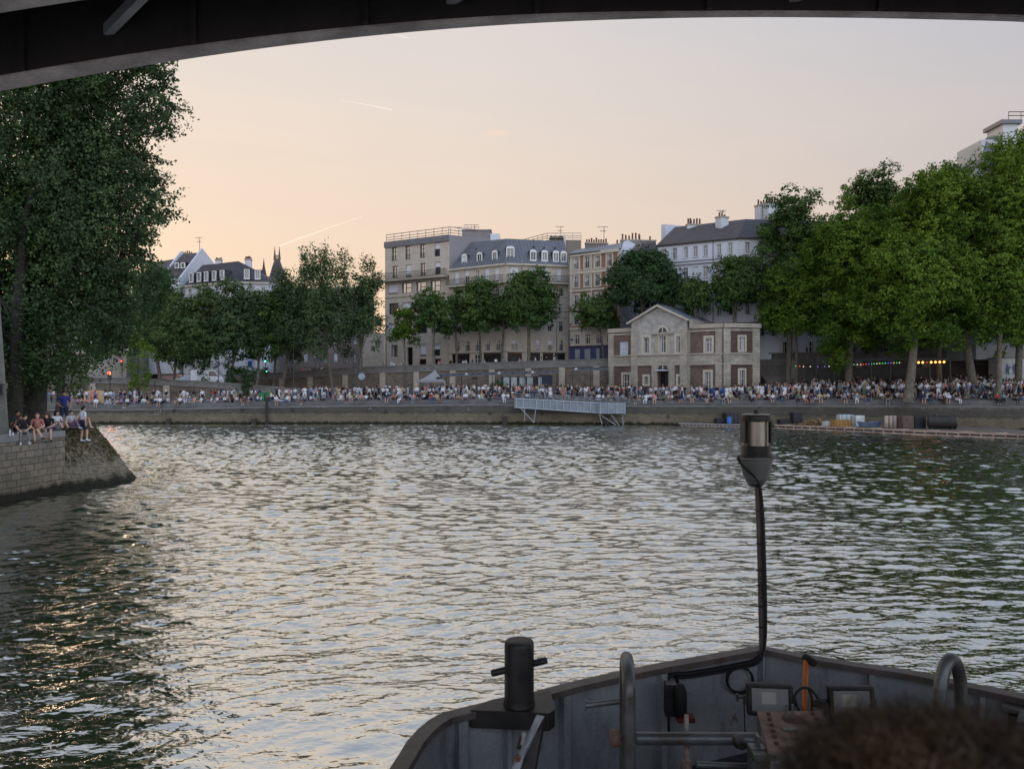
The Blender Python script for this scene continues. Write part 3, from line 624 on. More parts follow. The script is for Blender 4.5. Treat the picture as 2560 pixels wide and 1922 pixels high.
w1 += row(B0, B1, [1152,1230], 56 if 0 else 44, zs, zB+.5, 'hole'); w1 += row(B0, B1, [1192], 14, zs-.2, zB+.5, 'dark')
w3 += row(B2, B3, [1337,1370,1400], 26, zs, zB+.5, 'hole'); w2 += row(B1, B2, [1287], 36, zs, zB+.5, 'hole', top=M('rust_awning', (.10,.035,.02), .7))
ww = [(B0, B1, facade(wB, B0, B1, zB, ZB, w1, stone, .2, bands=())), (B1, B2, facade(wB, B1, B2, zB, ZB, w2, stone, .2)), (B2, B3, facade(wB, B2, B3, zB, ZB, w3, stone, .2))]
wB.v = wB.v
zbal = fl[0][1]-.1
facade(wB, B3, (9.5,134), zB, ZB, [], greywall); facade(wB, (9.5,134), (-9,136), zB, ZB, [], greywall); facade(wB, (-9,136), B0, zB, ZB, [], greywall)
wB.build('wall', bB)
for P, Q, w in ww: put_windows(bB, P, Q, w, .2)
# painted top storey, cornices and balconies
t_ = MB()
for P, Q in ((B0, B1), (B1, B2), (B2, B3)):
    strip(t_, P, Q, ZB-.12, .26, .42, trimlight); strip(t_, P, Q, zbal-.1, .22, 1.0, trimlight); strip(t_, P, Q, zs+.22, .2, .25, trimlight); strip(t_, P, Q, fl[2][0]+1.0, .14, .14, trimlight); strip(t_, P, Q, fl[3][0]+.7, .14, .14, trimlight)
t_.build('cornice', bB)
t_ = MB()
for P, Q in ((B0, B1), (B1, B2), (B2, B3)): rail(t_, P, Q, zbal, 1.05, iron, .15, .03, (1,.08), .93)
t_.build('balcony', bB)
t_ = MB(); LD = [1160.6,1198.6,1236.6]; RD = [1333,1361.7,1389.9,1417.5]
E = [Vector((B0[0], B0[1], ZB)), Vector((B1[0], B1[1], ZB)), Vector((B2[0], B2[1], ZB)), Vector((B3[0], B3[1], ZB))]
T = [W(1178,606,126.5), W(1265,597,121.5), W(1285,597.5,121.7), W(1413,617,124.5)]; T2 = W(1413,606,126)
T[3] = W(1412,604,124.5)
for i in range(3): t_.quad(E[i], E[i+1], T[i+1], T[i], zinc)
back = [Vector((-8,136,ZB)), Vector((9.5,134,ZB))]
t_.poly([E[0], T[0], Vector((-6,131,T[0].z)), back[0]], zinc); t_.poly([E[3], back[1], Vector((8.6,130,T[3].z)), T[3]], zinc)
t_.poly([T[0], T[1], T[2], T[3], Vector((8.6,130,T[3].z)), Vector((-6,131,T[0].z))], leadroof)
t_.poly([back[0], Vector((-6,131,T[0].z)), Vector((8.6,130,T[3].z)), back[1]], zinc)
rfB = t_.build('roof', bB)
def dormer(parent, roof, P0, P1, px, w, h, zsill, slope, mroof, kind, mside=None, arch=True, deep=2.6):
    """box dormer standing on a roof slope; slope = horizontal run per metre of rise from the eaves"""
    mside = mside or mroof
    d = Vector((P1[0]-P0[0], P1[1]-P0[1], 0)).normalized(); n = Vector((d.y, -d.x, 0)); rz = math.atan2(d.y, d.x)
    zeav, run = slope; dep = (zsill-zeav)*run+.0
    u = onl(P0, P1, px)[0]
    for _ in range(6):      # push back along the slope while keeping the sight line
        q = Vector((P0[0], P0[1], 0))+d*u-n*dep; e = (q.x/q.y*F+CX)-px; u -= e*q.y/F/max(.2, d.x)
    q = Vector((P0[0], P0[1], 0))+d*u-n*dep
    def pt(a, v, dd=0): r = q+d*a-n*dd; return (r.x, r.y, v)
    mb = MB(); t = .13
    for s in (-1, 1): mb.box(pt(s*(w/2-t/2), zsill+h/2, .05), (t, .2, h), frame_w, rz=rz)
    mb.box(pt(0, zsill+.09, .04), (w, .24, .2), frame_w, rz=rz); mb.box(pt(0, zsill+h-.07, .045), (w, .22, .16), frame_w, rz=rz)
    mb.box(pt(0, zsill+h/2, .07), (.06, .1, h-.2), frame_w, rz=rz)
    if arch:
        prof = [pt(w/2*math.cos(a), zsill+h+.28*math.sin(a), -.03) for a in np.linspace(0, math.pi, 9)]; mb.poly(prof[::-1], frame_w)
    for s in (-1, 1):
        mb.quad(pt(s*w/2, zsill, .1), pt(s*w/2, zsill, deep*.3), pt(s*w/2, zsill+h, deep), pt(s*w/2, zsill+h, .1), mside)
    A = np.linspace(0, math.pi, 7) if arch else [0, math.pi]
    hh = .28 if arch else .0
    R0 = [pt((w/2+.08)*math.cos(a), zsill+h+.02+hh*math.sin(a), -.08) for a in A]; R1_ = [pt((w/2+.08)*math.cos(a), zsill+h+.02+hh*math.sin(a), deep) for a in A]
    for i in range(len(A)-1): mb.quad(R0[i], R0[i+1], R1_[i+1], R1_[i], mroof)
    dm = mb.build('dormer', parent)
    pn = MB(); pn.quad(pt(-w/2+t, zsill+.18, .09), pt(w/2-t, zsill+.18, .09), pt(w/2-t, zsill+h-.14, .09), pt(-w/2+t, zsill+h-.14, .09), {'mid': glass_m, 'dark': glass_d, 'sky': glass_s, 'blind': blind}[kind]); pn.build('pane', dm)
run = 1.05
for px, py, P, Q, k in [(1160.6,657,B0,B1,'blind'),(1198.6,653,B0,B1,'dark'),(1236.6,648,B0,B1,'mid'),(1333,648,B2,B3,'dark'),(1361.7,650,B2,B3,'mid'),(1389.9,652,B2,B3,'mid'),(1417.5,652,B2,B3,'mid')]:
    if px > 1412: px = 1409
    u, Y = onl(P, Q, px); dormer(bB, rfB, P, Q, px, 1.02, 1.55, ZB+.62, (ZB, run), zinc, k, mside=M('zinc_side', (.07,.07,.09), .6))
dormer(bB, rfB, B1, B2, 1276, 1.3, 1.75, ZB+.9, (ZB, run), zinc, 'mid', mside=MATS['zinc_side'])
for px, py in ((1224,616), (1251,613), (1276,613), (1304,613), (1334,616), (1360,618), (1387,619), (1190,622)):
    t_ = MB(); t_.box(W(px, py+2, 121.6 if px > 1240 else 124.2), (.22, .5, .32), iron); t_.build('roof_vent', bB)

# ---- block behind B with railing
bX = empty('apartment_building', (9,140,8), label='blank stone block with a roof railing rising behind the mansard roof', cat='building')
t_ = MB(); Y = 140; t_.prism([(XP(1305,Y+6),Y+6), (XP(1368,Y),Y), (XP(1453,Y),Y), (XP(1453,Y+2),Y+12), (XP(1305,Y+6),Y+14)], 7, ZP(600,Y), M('dun_wall', (.23,.20,.165), .9, var=.15, scale=.3, fine=.08), leadroof); t_.build('wall', bX)
t_ = MB(); zt = ZP(600,Y)
for P, Q in (((XP(1310,Y+6),Y+6), (XP(1368,Y),Y+.1)), ((XP(1368,Y),Y+.1), (XP(1453,Y),Y+.1))): rail(t_, P, Q, zt, 1.25, ironp, 1.3, .055, (1,.6,.3))
t_.build('roof_railing', bX); antenna(bX, XP(1402,142), 142, zt, 2.9, 1.9, .1)
t_ = MB(); t_.box((XP(1412,Y-.6), Y-.4, zt-1.0), (.35, .5, 3.2), white); t_.build('flue', bX)
sh = MB()
for k in range(9): sh.lathe((XP(1378+k*3.4,141), 141+random.random(), zt-.0), [(.1,0),(.38+random.random()*.2,.35),(.3,.7),(.05,.85+random.random()*.3)], M('roof_plants', (.045,.06,.03), .9, var=.4, scale=3), 7)
sh.build('roof_garden_shrub', bX)

# ---- C: red brick block
C0 = (8.95,116.9); C1 = (15.9,112.0); ZC = 24.9; zC = 7.8
bC = empty('apartment_building', (12,118,8), label='red brick apartment block with cream window surrounds and blue ground-floor shop', cat='building')
z = lambda px, py: zat(C0, C1, px, py); wC = MB()
cs = [1441,1468,1494,1524]
fls = [(z(1441,645), z(1441,673)), (z(1441,691), z(1441,719)), (z(1441,738), z(1441,767)), (z(1441,785), z(1441,812)), (z(1443,836), z(1443,861))]
wn = []
for i, (a, b) in enumerate(fls):
    wn += row(C0, C1, cs if i < 4 else [1443,1470,1497,1524], 11.5, a, b, [['mid','dark','dark','dark'],['mid','mid','dark','mid'],['dark','mid','dark','dark'],['half','dark','mid','dark'],['dark','dark','dark','mid']][i], guard=.75, sw=.27)
zsh = z(1470,866)
wsC = facade(wC, C0, C1, zC, ZC, wn, redbrick, .16, trimlight, bands=((fls[3][1]-.5, cream),))
facade(wC, C1, (17.6,115.2), zC, ZC, [], white); facade(wC, (17.6,115.2), (17,128), zC, ZC, [], white); facade(wC, (17,128), (10,130), zC, ZC, [], greywall); facade(wC, (10,130), C0, zC, ZC, [], greywall)
wC.build('wall', bC); put_windows(bC, C0, C1, wsC, .16, surround=trimlight)
t_ = MB()
strip(t_, C0, C1, ZC-.1, .5, .3, trimlight)
for zz, h, p in ((fls[0][1]-.62, .42, .2), (fls[0][1]-.25, .14, .1), (fls[1][1]-.5, .3, .16), (fls[2][1]-.5, .3, .16), (fls[3][1]-.6, .35, .22), (fls[3][1]-.1, .12, .1)): strip(t_, C0, C1, zz, h, p, trimlight)
L = math.hypot(C1[0]-C0[0], C1[1]-C0[1])
for u in (.18, L-.18): strip(t_, C0, C1, (ZC+fls[3][1])/2, ZC-fls[3][1]-.4, .1, trimlight, max(.001, u-.18), u+.18)
u = onl(C0, C1, 1480)[0]; strip(t_, C0, C1, (ZC+fls[3][1])/2, ZC-fls[3][1], .14, trimlight, u-.09, u+.09)
t_.build('stone_trim', bC)
t_ = MB(); blue = M('indigo_shopfront', (.035,.04,.12), .5, var=.2, scale=1)
strip(t_, C0, C1, (zC+zsh)/2, zsh-zC, .14, blue); strip(t_, C0, C1, zsh+.05, .14, .35, frame_d)
for px, w_ in ((1445,12), (1470,14), (1496,8)):
    u0 = onl(C0, C1, px-w_/2)[0]; u1 = onl(C0, C1, px+w_/2)[0]; strip(t_, C0, C1, zsh-1.15, 1.5, .17, M('shop_glass', (.20,.25,.28), .15), u0, u1)
t_.build('shopfront', bC)
t_ = MB(); e0 = Vector((C0[0]-.3, C0[1]-.3, ZC+.12)); e1 = Vector((C1[0]+.1, C1[1]-.35, ZC+.12)); r0 = Vector((10.3,121,ZC+1.6)); r1 = Vector((17.2,118,ZC+2.1))
t_.quad(e0, e1, r1, r0, leadroof); t_.quad(r0, r1, Vector((17,128,ZC)), Vector((10,130,ZC)), leadroof); t_.poly([e0, r0, Vector((10,130,ZC))], leadroof); t_.poly([e1, Vector((17,128,ZC)), r1], greywall)
t_.quad(e0, e0-Vector((0,0,.2)), e1-Vector((0,0,.2)), e1, frame_d); t_.build('roof', bC)
chimney(bC, (XP(1491,121), 121), (3.5, .9), ZC-.5, ZP(607,121), M('brown_chimney', (.20,.165,.14), .9, var=.3, scale=1), 9, .1); antenna(bC, XP(1510,122), 122, ZP(607,122), 2.6, 2.2, 0)

# ---- grey houses between C and D
bG = empty('apartment_building', (20,120,8), label='grey-roofed house squeezed between the brick block and the white block', cat='building')
t_ = MB(); Y = 119; t_.prism([(XP(1556,Y),Y), (XP(1645,Y-4),Y-4), (XP(1648,Y),Y+9), (XP(1556,Y),Y+9)], 8, [ZP(665,Y)]*4, whitewarm)
t_.build('wall', bG); t_ = MB(); a, b, c, d_ = W(1556,662,Y-.2), W(1645,656,Y-4.2), W(1640,606,Y+2), W(1590,610,Y+3); t_.quad(a, b, c, d_, slatewarm); t_.poly([a, d_, Vector((a.x, Y+9, a.z))], white); t_.quad(d_, c, Vector((c.x, Y+9, c.z-3)), Vector((d_.x, Y+9, d_.z-3)), slatewarm); t_.build('roof', bG)
t_ = MB(); pz = [W(1545,665,Y-.5), W(1590,611,Y+.5), W(1570,600,Y+.5), W(1560,604,Y+.5), W(1545,640,Y-.5)]; t_.add(pz+[v+Vector((.3,1,0)) for v in pz], [(0,1,2,3,4),(9,8,7,6,5)]+[(i,(i+1)%5+5-5 if 0 else (i+1)%5,(i+1)%5+5,i+5) for i in range(5)], white); t_.build('party_wall', bG)
chimney(bG, (XP(1577,121), 121), (3.2, .9), 22, ZP(600,121), M('brown_chimney2', (.27,.24,.23), .9), 6, .05, 1.0); chimney(bG, (XP(1612,123), 123), (3.4, .9), 22, ZP(601,123), greywall, 2, .05); chimney(bG, (XP(1543,121), 121), (.9, .8), 22, ZP(613,121), MATS['brown_chimney'], 1, .05)

# ---- D: white block with dark hipped roof
D0 = (20.96,109.7); D1 = (30.8,104.0); D2 = (45.5,103.0); ZD = 25.0; zD = 8.4
bD = empty('apartment_building', (33,110,8), label='long white apartment block with dark hipped slate roof behind the brick pavilion', cat='building')
z = lambda px, py: zat(D0, D1, px, py); wD = MB(); cs = [1661,1687,1714,1739,1764,1797.5,1825.5]
fls = [(z(1714,617.5), z(1714,645)), (z(1714,669), z(1714,697)), (z(1714,719), z(1714,747)), (z(1797,764), z(1797,789)), (z(1797,815), z(1797,842))]
w1, w2 = [], []; cR = [1869,1905,1936,1965,1993,2024,2055]
for i, (a, b) in enumerate(fls):
    w1 += row(D0, D1, cs, 11.5, a, b, [['mid','dark','mid','mid','mid','mid','mid'],['blind','mid','dark','blind','mid','mid','dark']][i % 2], sw=.1)
    w2 += row(D1, D2, cR if i < 4 else cR, 13, a, b, ['mid','dark','mid','dark'], guard=.6 if i else 0)
w2 += row(D1, D2, [1893,1962,2030], 13, z(1797,853)-.1, zD+.2, 'dark')
q1 = facade(wD, D0, D1, zD, ZD, w1, white, .18); q2 = facade(wD, D1, D2, zD, ZD, w2, white, .18)
facade(wD, D2, (45,118), zD, ZD, [], white); facade(wD, (45,118), (23,121), zD, ZD, [], greywall); facade(wD, (23,121), D0, zD, ZD, [], white)
wD.build('wall', bD); put_windows(bD, D0, D1, q1, .18, surround=whitewarm); put_windows(bD, D1, D2, q2, .18, surround=whitewarm)
t_ = MB()
for P, Q in ((D0, D1), (D1, D2)):
    strip(t_, P, Q, ZD-.1, .2, .25, frame_d); strip(t_, P, Q, fls[0][1]-.5, .12, .16, greywall); strip(t_, P, Q, fls[0][1]-.95, .12, .2, greywall); strip(t_, P, Q, fls[3][0]+.9, .12, .16, greywall); strip(t_, P, Q, fls[3][1]-1.1, .2, .2, greywall)
u = onl(D0, D1, 1783)[0]; strip(t_, D0, D1, (ZD+zD)/2, ZD-zD, .1, greywall, u-.06, u+.06); t_.build('cornice', bD)
t_ = MB(); e = [Vector((D0[0]-.2,D0[1]-.3,ZD)), Vector((D1[0],D1[1]-.35,ZD)), Vector((D2[0],D2[1]-.3,ZD))]; r = [W(1687,568,115), W(1865,548,109.5), W(2090,555,109)]
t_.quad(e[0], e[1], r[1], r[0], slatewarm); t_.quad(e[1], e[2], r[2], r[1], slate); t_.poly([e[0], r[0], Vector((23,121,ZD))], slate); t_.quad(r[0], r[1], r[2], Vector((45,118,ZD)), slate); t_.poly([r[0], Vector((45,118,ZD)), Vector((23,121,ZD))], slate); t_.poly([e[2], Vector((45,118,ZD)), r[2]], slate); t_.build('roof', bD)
t_ = MB(); t_.prism([(XP(1653,117),117), (XP(1662,117),116.6), (XP(1712,118),118), (XP(1711,119),119)], 20, ZP(562,117), white); t_.build('party_wall', bD)
chimney(bD, (XP(1735,113), 113), (2.2,.8), 27, ZP(561,113), whitewarm, 5, .1, .8); chimney(bD, (XP(1805,109.5), 109.5), (1.5,1.1), 26, ZP(542,109.5), whitewarm, 3, .5, .5); antenna(bD, XP(1806,110), 110, ZP(542,110), .9, 1.6, 0)
t_ = MB(); t_.tube([W(1726,560,113.5), W(1726,546,113.5)], .14, iron, 8); t_.build('flue', bD)
chimney(bD, (XP(1906,112), 112), (2.0,1.0), 26, ZP(514,112), whitewarm, 4, .4); chimney(bD, (XP(1930,111), 111), (2.4,1.0), 26, ZP(507,111), whitewarm, 5, .4)

# ---- big house at the right frame edge
bR = empty('apartment_building', (62,92,9), label='tall stone house with a capped chimney rising over the right-hand trees', cat='building')
t_ = MB(); Y = 92; t_.prism([(XP(2440,Y),Y), (XP(2760,Y-4),Y-4), (XP(2760,Y-4),Y+12), (XP(2440,Y),Y+12)], 8, ZP(420,Y), whitewarm); t_.build('wall', bR)
t_ = MB(); t_.prism([(XP(2453,Y),Y), (XP(2500,Y),Y-.2), (XP(2500,Y),Y+5), (XP(2453,Y),Y+5)], 28, ZP(350,Y), whitewarm, leadroof); t_.build('dormer', bR)
t_ = MB(); V = [(XP(2446,Y),Y-.4), (XP(2760,Y),Y-4.5), (XP(2760,Y),Y+9), (XP(2446,Y),Y+9)]; c0 = [(x, y, ZP(420,Y)) for x, y in V]; c1 = [W(2468,343,Y), W(2700,343,Y), W(2700,343,Y+6), W(2468,343,Y+6)]; t_.add(c0+c1, [(0,1,5,4),(1,2,6,5),(2,3,7,6),(3,0,4,7),(4,5,6,7)], leadroof); t_.poly([W(2548,400,Y-1), W(2700,400,Y-1), W(2700,250,Y+2), W(2600,250,Y+2)], zinc); t_.build('roof', bR)
t_ = MB(); t_.prism([(XP(2507,Y-1),Y-1), (XP(2545,Y-1),Y-1), (XP(2545,Y-1),Y+2), (XP(2507,Y-1),Y+2)], 27, ZP(311,Y-1), whitewarm); t_.prism([(XP(2500,Y-1),Y-1.3), (XP(2552,Y-1),Y-1.3), (XP(2552,Y-1),Y+2.3), (XP(2500,Y-1),Y+2.3)], ZP(311,Y-1), ZP(301,Y-1), leadroof); t_.build('chimney', bR)
t_ = MB(); rail(t_, (XP(2508,Y),Y-1), (XP(2600,Y),Y-1), ZP(301,Y-1), 1.0, iron, 1.4, .05, (1,.55)); t_.build('roof_railing', bR)

# ---- Left group: gabled white houses, mansard house, pointed towers
bE = empty('apartment_building', (-59,148,7), label='pale row house with steep gabled party walls and slate roof at the left', cat='building')
bE.name = 'gabled_house'
e0, e1 = W(330,700,150), W(449,697,140); zE = 7
t_ = MB(); t_.prism([(XP(330,150),150), (XP(449,140),140), (XP(535,151),151), (XP(400,160),160)], zE, [W(330,700,150).z, e1.z, W(535,658,151).z, 22], whitewarm)
t_.build('wall', bE)
t_ = MB(); pk1 = W(506,621,146.5); pk2 = W(454,628,150)
t_.quad(W(449,697,140), W(497,632,146.4), W(458,634,150), W(413,684,143), slatewarm)
t_.quad(W(413,684,143.1), W(440,647,149), W(378,657,153), W(360,700,148), slatewarm); t_.build('roof', bE)
for (f_, p_, b_2) in ((W(449,697,139.9), pk1, W(535,658,151)), (W(413,683,142.9), pk2, W(480,660,153))):
    t_ = MB(); lo = [Vector((f_.x, f_.y, 8)), Vector((b_2.x, b_2.y, 8))]; P = [lo[0], lo[1], b_2, p_, f_]; o2 = Vector((-.35, .1, 0)); t_.add([v for v in P]+[v+o2 for v in P], [(0,1,2,3,4),(9,8,7,6,5)]+[(i,i+5,(i+1)%5+5,(i+1)%5) for i in range(5)], white); t_.build('gable_wall', bE)
for px in (443, 458):
    t_ = MB(); c = W(px, 664, 143.2); t_.box(c, (.8, .4, 1.1), frame_w); t_.box(c+Vector((0,-.21,0)), (.5, .03, .8), glass_d); t_.box(c+Vector((0,.6,.62)), (1.05, 1.6, .14), slate); t_.build('dormer', bE)
chimney(bE, (XP(468,151), 151), (2.0,.7), 28, ZP(634,151), pot, 5, .1, .5); antenna(bE, XP(499,148), 148, pk1.z-.5, 2.9, 1.6, .1)
w_ = MB()
for px in (424, 440): w_.box(W(px, 692, 141.8), (.7, .2, 1.3), glass_d)
w_.build('window', bE)

bF = empty('apartment_building', (-50,135,7), label='white house with dark mansard roof and a row of lit-edge dormers', cat='building'); bF['label'] = 'white house with dark slate mansard roof, seven dormers and two chimneys'
F0 = (XP(459,138),138.0); F1 = (XP(586,132.4),132.4); F2 = (XP(677,133.5),133.5); ZF = ZP(714,138); wF = MB()
z = lambda px, py: zat(F0, F1, px, py)
f1 = row(F0, F1, [475,497,519,541,563], 9, z(500,722), z(500,740), ['mid','mid','dark']); f2 = row(F1, F2, [604,632,658], 9, z(560,718), z(560,738), ['dark','mid'])
for zz in (4.2, 8.0, 11.6): 
    f1 += row(F0, F1, [475,497,519,541,563], 9, z(500,722)-zz, z(500,740)-zz, ['mid','dark']); f2 += row(F1, F2, [604,632,658], 9, z(560,718)-zz, z(560,738)-zz, ['dark','mid'])
q1 = facade(wF, F0, F1, 6.2, ZF, f1, whitewarm, .16); q2 = facade(wF, F1, F2, 6.2, ZF, f2, whitewarm, .16)
facade(wF, F2, (F2[0]+1,148), 6.2, ZF, [], white); facade(wF, (F2[0]+1,148), (F0[0]+1,150), 6.2, ZF, [], white); facade(wF, (F0[0]+1,150), F0, 6.2, ZF, [], white); wF.build('wall', bF)
put_windows(bF, F0, F1, q1, .16); put_windows(bF, F1, F2, q2, .16)
t_ = MB(); strip(t_, F0, F1, ZF-.2, .3, .35, trimlight); strip(t_, F1, F2, ZF-.2, .3, .35, trimlight); t_.build('cornice', bF)
t_ = MB(); e = [Vector((*F0, ZF)), Vector((*F1, ZF)), Vector((*F2, ZF))]; r = [W(506,663,143), W(544,660,140), W(596,653,138.5), W(652,682,139.5)]
t_.poly([e[0], e[1], r[2], r[1], r[0]], slate); t_.poly([e[1], e[2], r[3], r[2]], slate); b0 = Vector((F0[0]+1,150,ZF)); b1 = Vector((F2[0]+1,148,ZF)); t_.poly([e[0], r[0], b0], slate); t_.poly([e[2], b1, r[3]], slate); t_.poly([b0, r[0], r[1], r[2], r[3], b1], slate); rf = t_.build('roof', bF)
for px, P, Q in [(478,F0,F1),(497,F0,F1),(515,F0,F1),(535,F0,F1),(554.6,F0,F1),(617,F1,F2),(644,F1,F2)]:
    dormer(bF, rf, P, Q, px, .95, 1.75, ZF+.45, (ZF, .5), slate, 'mid' if px > 500 else 'dark', arch=False, deep=1.9)
chimney(bF, (XP(547,141), 141), (1.1,.7), 26, ZP(649,141), whitewarm, 4, .1, .4); chimney(bF, (XP(621,140), 140), (1.1,.9), 26, ZP(648,140), whitewarm, 5, .1, .5)

tw = MB(); Y = 158
tw.prism([(XP(652,Y),Y), (XP(718,Y),Y), (XP(718,Y),Y+5), (XP(652,Y),Y+5)], 6, ZP(706,Y), greywall); bT = tw.build('medieval_tower', label='steep slate tower roof with two spiked finials above the trees', cat='tower')
tw = MB(); b = [W(671,699,Y-.3), W(717,699,Y-.3), W(717,699,Y+4.5), W(671,699,Y+4.5)]; m2 = [W(680,668,Y+.6), W(706,668,Y+.6), W(706,668,Y+3), W(680,668,Y+3)]; tp = [W(686.5,648,Y+1.3), W(699,648,Y+1.3), W(699,648,Y+2.3), W(686.5,648,Y+2.3)]
tw.add(b+m2+tp, [(0,1,5,4),(1,2,6,5),(2,3,7,6),(3,0,4,7),(4,5,9,8),(5,6,10,9),(6,7,11,10),(7,4,8,11),(8,9,10,11)], slatewarm); tw.build('roof', bT)
tw = MB()
for px in (687, 698.5): tw.tube([W(px,650,Y+1.6), W(px,634,Y+1.6), W(px,616,Y+1.6)], [.3,.16,.03], M('finial_lead', (.10,.07,.07), .6), 6)
for px in (689,691.5,694,696.5): tw.tube([W(px,648,Y+1.6), W(px,639,Y+1.6)], .07, MATS['finial_lead'], 5)
tw.bar(W(687,639,Y+1.6), W(698.5,639,Y+1.6), .1, .14, MATS['finial_lead']); tw.build('roof_finial', bT)
tu = MB(); c = W(659.5,703,Y-1); tu.lathe((c.x, c.y, 6), [(.75,0),(.75,c.z-6)], greywall, 12); bU = tu.build('turret', label='slim round turret with a pointed slate cone beside the tower', cat='tower')
tu = MB(); tu.lathe((c.x, c.y, c.z), [(.85,0),(.5,1.6),(.22,3.0),(.04,4.6),(.03,4.9)], slate, 12); tu.build('roof', bU)

# low stone buildings behind the left trees
for k, (x0, x1, Y, yt, nm, lb) in enumerate([(455,585,141,870,'low_building','low stone annex with dark doorway behind the left plane trees'), (583,705,137,858,'low_building','pale stone ground floor with cornice behind the traffic light'), (110,330,140,880,'low_building','stone front with tall door half hidden behind the ramp trees'), (700,915,142,800,'apartment_building','dim brown facade glimpsed between poplar trunks')]):
    zt = ZP(yt, Y); P0 = (XP(x0,Y),Y); P1 = (XP(x1,Y),Y-2); mb = MB(); wn = row(P0, P1, np.arange(x0+14, x1-8, 25), 9, min(zt-.8, ZP(885,Y)), ZP(905,Y), ['dark','mid','blind'])
    e = empty(nm, ((P0[0]+P1[0])/2, Y, 6), label=lb, cat='building')
    if k == 3:
        for j in range(3): wn += row(P0, P1, np.arange(x0+14, x1-8, 25), 9, ZP(885,Y)+3.3*(j+1), ZP(905,Y)+3.3*(j+1), ['dark','mid','mid'])
        zt = ZP(720, Y)
    q = facade(mb, P0, P1, 5, zt, wn, M('annex_stone%d' % k, (.33,.30,.26) if k != 3 else (.22,.18,.16), .9, var=.2, scale=.4, fine=.1), .2)
    facade(mb, P1, (P1[0], Y+8), 5, zt, [], greywall); facade(mb, (P0[0], Y+8), P0, 5, zt, [], greywall); mb.poly([(*P0, zt), (*P1, zt), (P1[0], Y+8, zt), (P0[0], Y+8, zt)], leadroof)
    strip(mb, P0, P1, zt-.2, .3, .25, trim); mb.build('wall', e); put_windows(e, P0, P1, q, .2)

# background houses closing the gaps below the trees
for x0, x1, Y, yt, nm, lb, colr in ((-330,60,150,800,'town_house','dim house far left behind the island trunks',(.30,.27,.25)), (60,250,156,790,'town_house','greyish house glimpsed left of the red traffic lights',(.36,.34,.32)), (250,400,152,770,'town_house','pale house behind the willow and ramp trees',(.44,.42,.40)), (2095,2290,108,600,'town_house','shaded house behind the string lights and back trees',(.33,.31,.29)), (2290,2455,104,560,'town_house','shaded house between the back trees and the tall stone house',(.38,.36,.33))):
    P0 = (XP(x0,Y),Y); P1 = (XP(x1,Y),Y-1); zb_ = 5 if Y > 140 else 8.3; zt = ZP(yt,Y); mb = MB(); e = empty(nm, ((P0[0]+P1[0])/2, Y, zb_), label=lb, cat='building'); wn = []
    for j in range(int((zt-zb_-1)/3.3)): wn += row(P0, P1, np.arange(x0+18, x1-12, 30 if Y > 140 else 34), 10 if Y > 140 else 16, zb_+2.9+3.3*j, zb_+1.1+3.3*j, ['dark','mid','blind'])
    q = facade(mb, P0, P1, zb_, zt, wn, M('house_stone_%d' % x1, colr, .9, var=.15, scale=.4, fine=.08), .2); facade(mb, P1, (P1[0],Y+8), zb_, zt, [], greywall); facade(mb, (P0[0],Y+8), P0, zb_, zt, [], greywall); strip(mb, P0, P1, zt-.2, .3, .3, trim); mb.build('wall', e); put_windows(e, P0, P1, q, .2)
    r_ = MB(); A = [Vector((P0[0]-.2,Y-.3,zt)), Vector((P1[0]+.2,Y-1.3,zt)), Vector((P1[0]+.2,Y+8,zt)), Vector((P0[0]-.2,Y+8,zt))]; k1, k2 = A[0]+Vector((1,4,2.6)), A[1]+Vector((-1,4,2.6)); r_.quad(A[0], A[1], k2, k1, slate); r_.quad(A[2], A[3], k1, k2, slate); r_.poly([A[0], k1, A[3]], slate); r_.poly([A[1], A[2], k2], slate); r_.build('roof', e)

# ---- Maison: brick and stone pavilion on the quay
bM = empty('pavilion', (20,102,3), label='brick and stone riverside pavilion with gabled centre and arched doorway', cat='building')
K0 = Vector((13.76,108,0)); K1 = Vector((27.1,97.5,0)); dK = (K1-K0).normalized(); nK = Vector((dK.y, -dK.x, 0)); LK = (K1-K0).length
ZM = 12.45; zM = 2.9; zstr = ZP(887, 102.5)
def kx(px): return onl(K0, K1, px)[0]
def sub(px, fwd=0): q = K0+dK*kx(px); return q
# projecting gable pavilion faces
G0p, G1p = kx(1585), kx(1732)
fw = .9
def kp(u, f=0): q = K0+dK*u+nK*f; return (q.x, q.y)
g0, g1 = G0p+.1, G1p-.35
w_ = MB()
ashlar = BR('pavilion_ashlar', (.50,.45,.37), (.42,.38,.31), (.30,.27,.22), .9, .38, .014, bmp=.25, var=.35)
zc = lambda px, py: zat(Vector((*kp(g0,fw),0)), Vector((*kp(g1,fw),0)), px, py)
A_ = Vector((*kp(g0,fw),0)); B_ = Vector((*kp(g1,fw),0))
zwt, zwb = zc(1658,842), zc(1658,882)
gw = row(A_, B_, [1616,1698], 13, zwt, zwb, 'dark', sw=.34, recess=.28) + row(A_, B_, [1657], 15, zwt+.15, zwb, 'dark', sw=.4, recess=.28)
gz = zc(1658,803)
q1 = facade(w_, A_, B_, zstr, gz, gw, rubble, .28)
gd = row(A_, B_, [1658], 23, zc(1658,922), zM+.35, 'hole', recess=.5); gd += row(A_, B_, [1616,1700], 9, zc(1658,941), zc(1658,962), 'dark', sw=.3)
q2 = facade(w_, A_, B_, zM-.4, zstr-.001, gd, oldbrick, .3)
pk = zc(1652,768)
um = (g0+g1)/2; Mx = kp(um, fw)
w_.poly([(*kp(g0,fw), gz), (*kp(g1,fw), gz), (Mx[0], Mx[1], pk)], rubble)
for u in (g0, g1): 
    a, b = kp(u, fw), kp(u, -.1)
    if u == g0: a, b = b, a
    facade(w_, a, b, zM-.4, gz, [], ashlar)
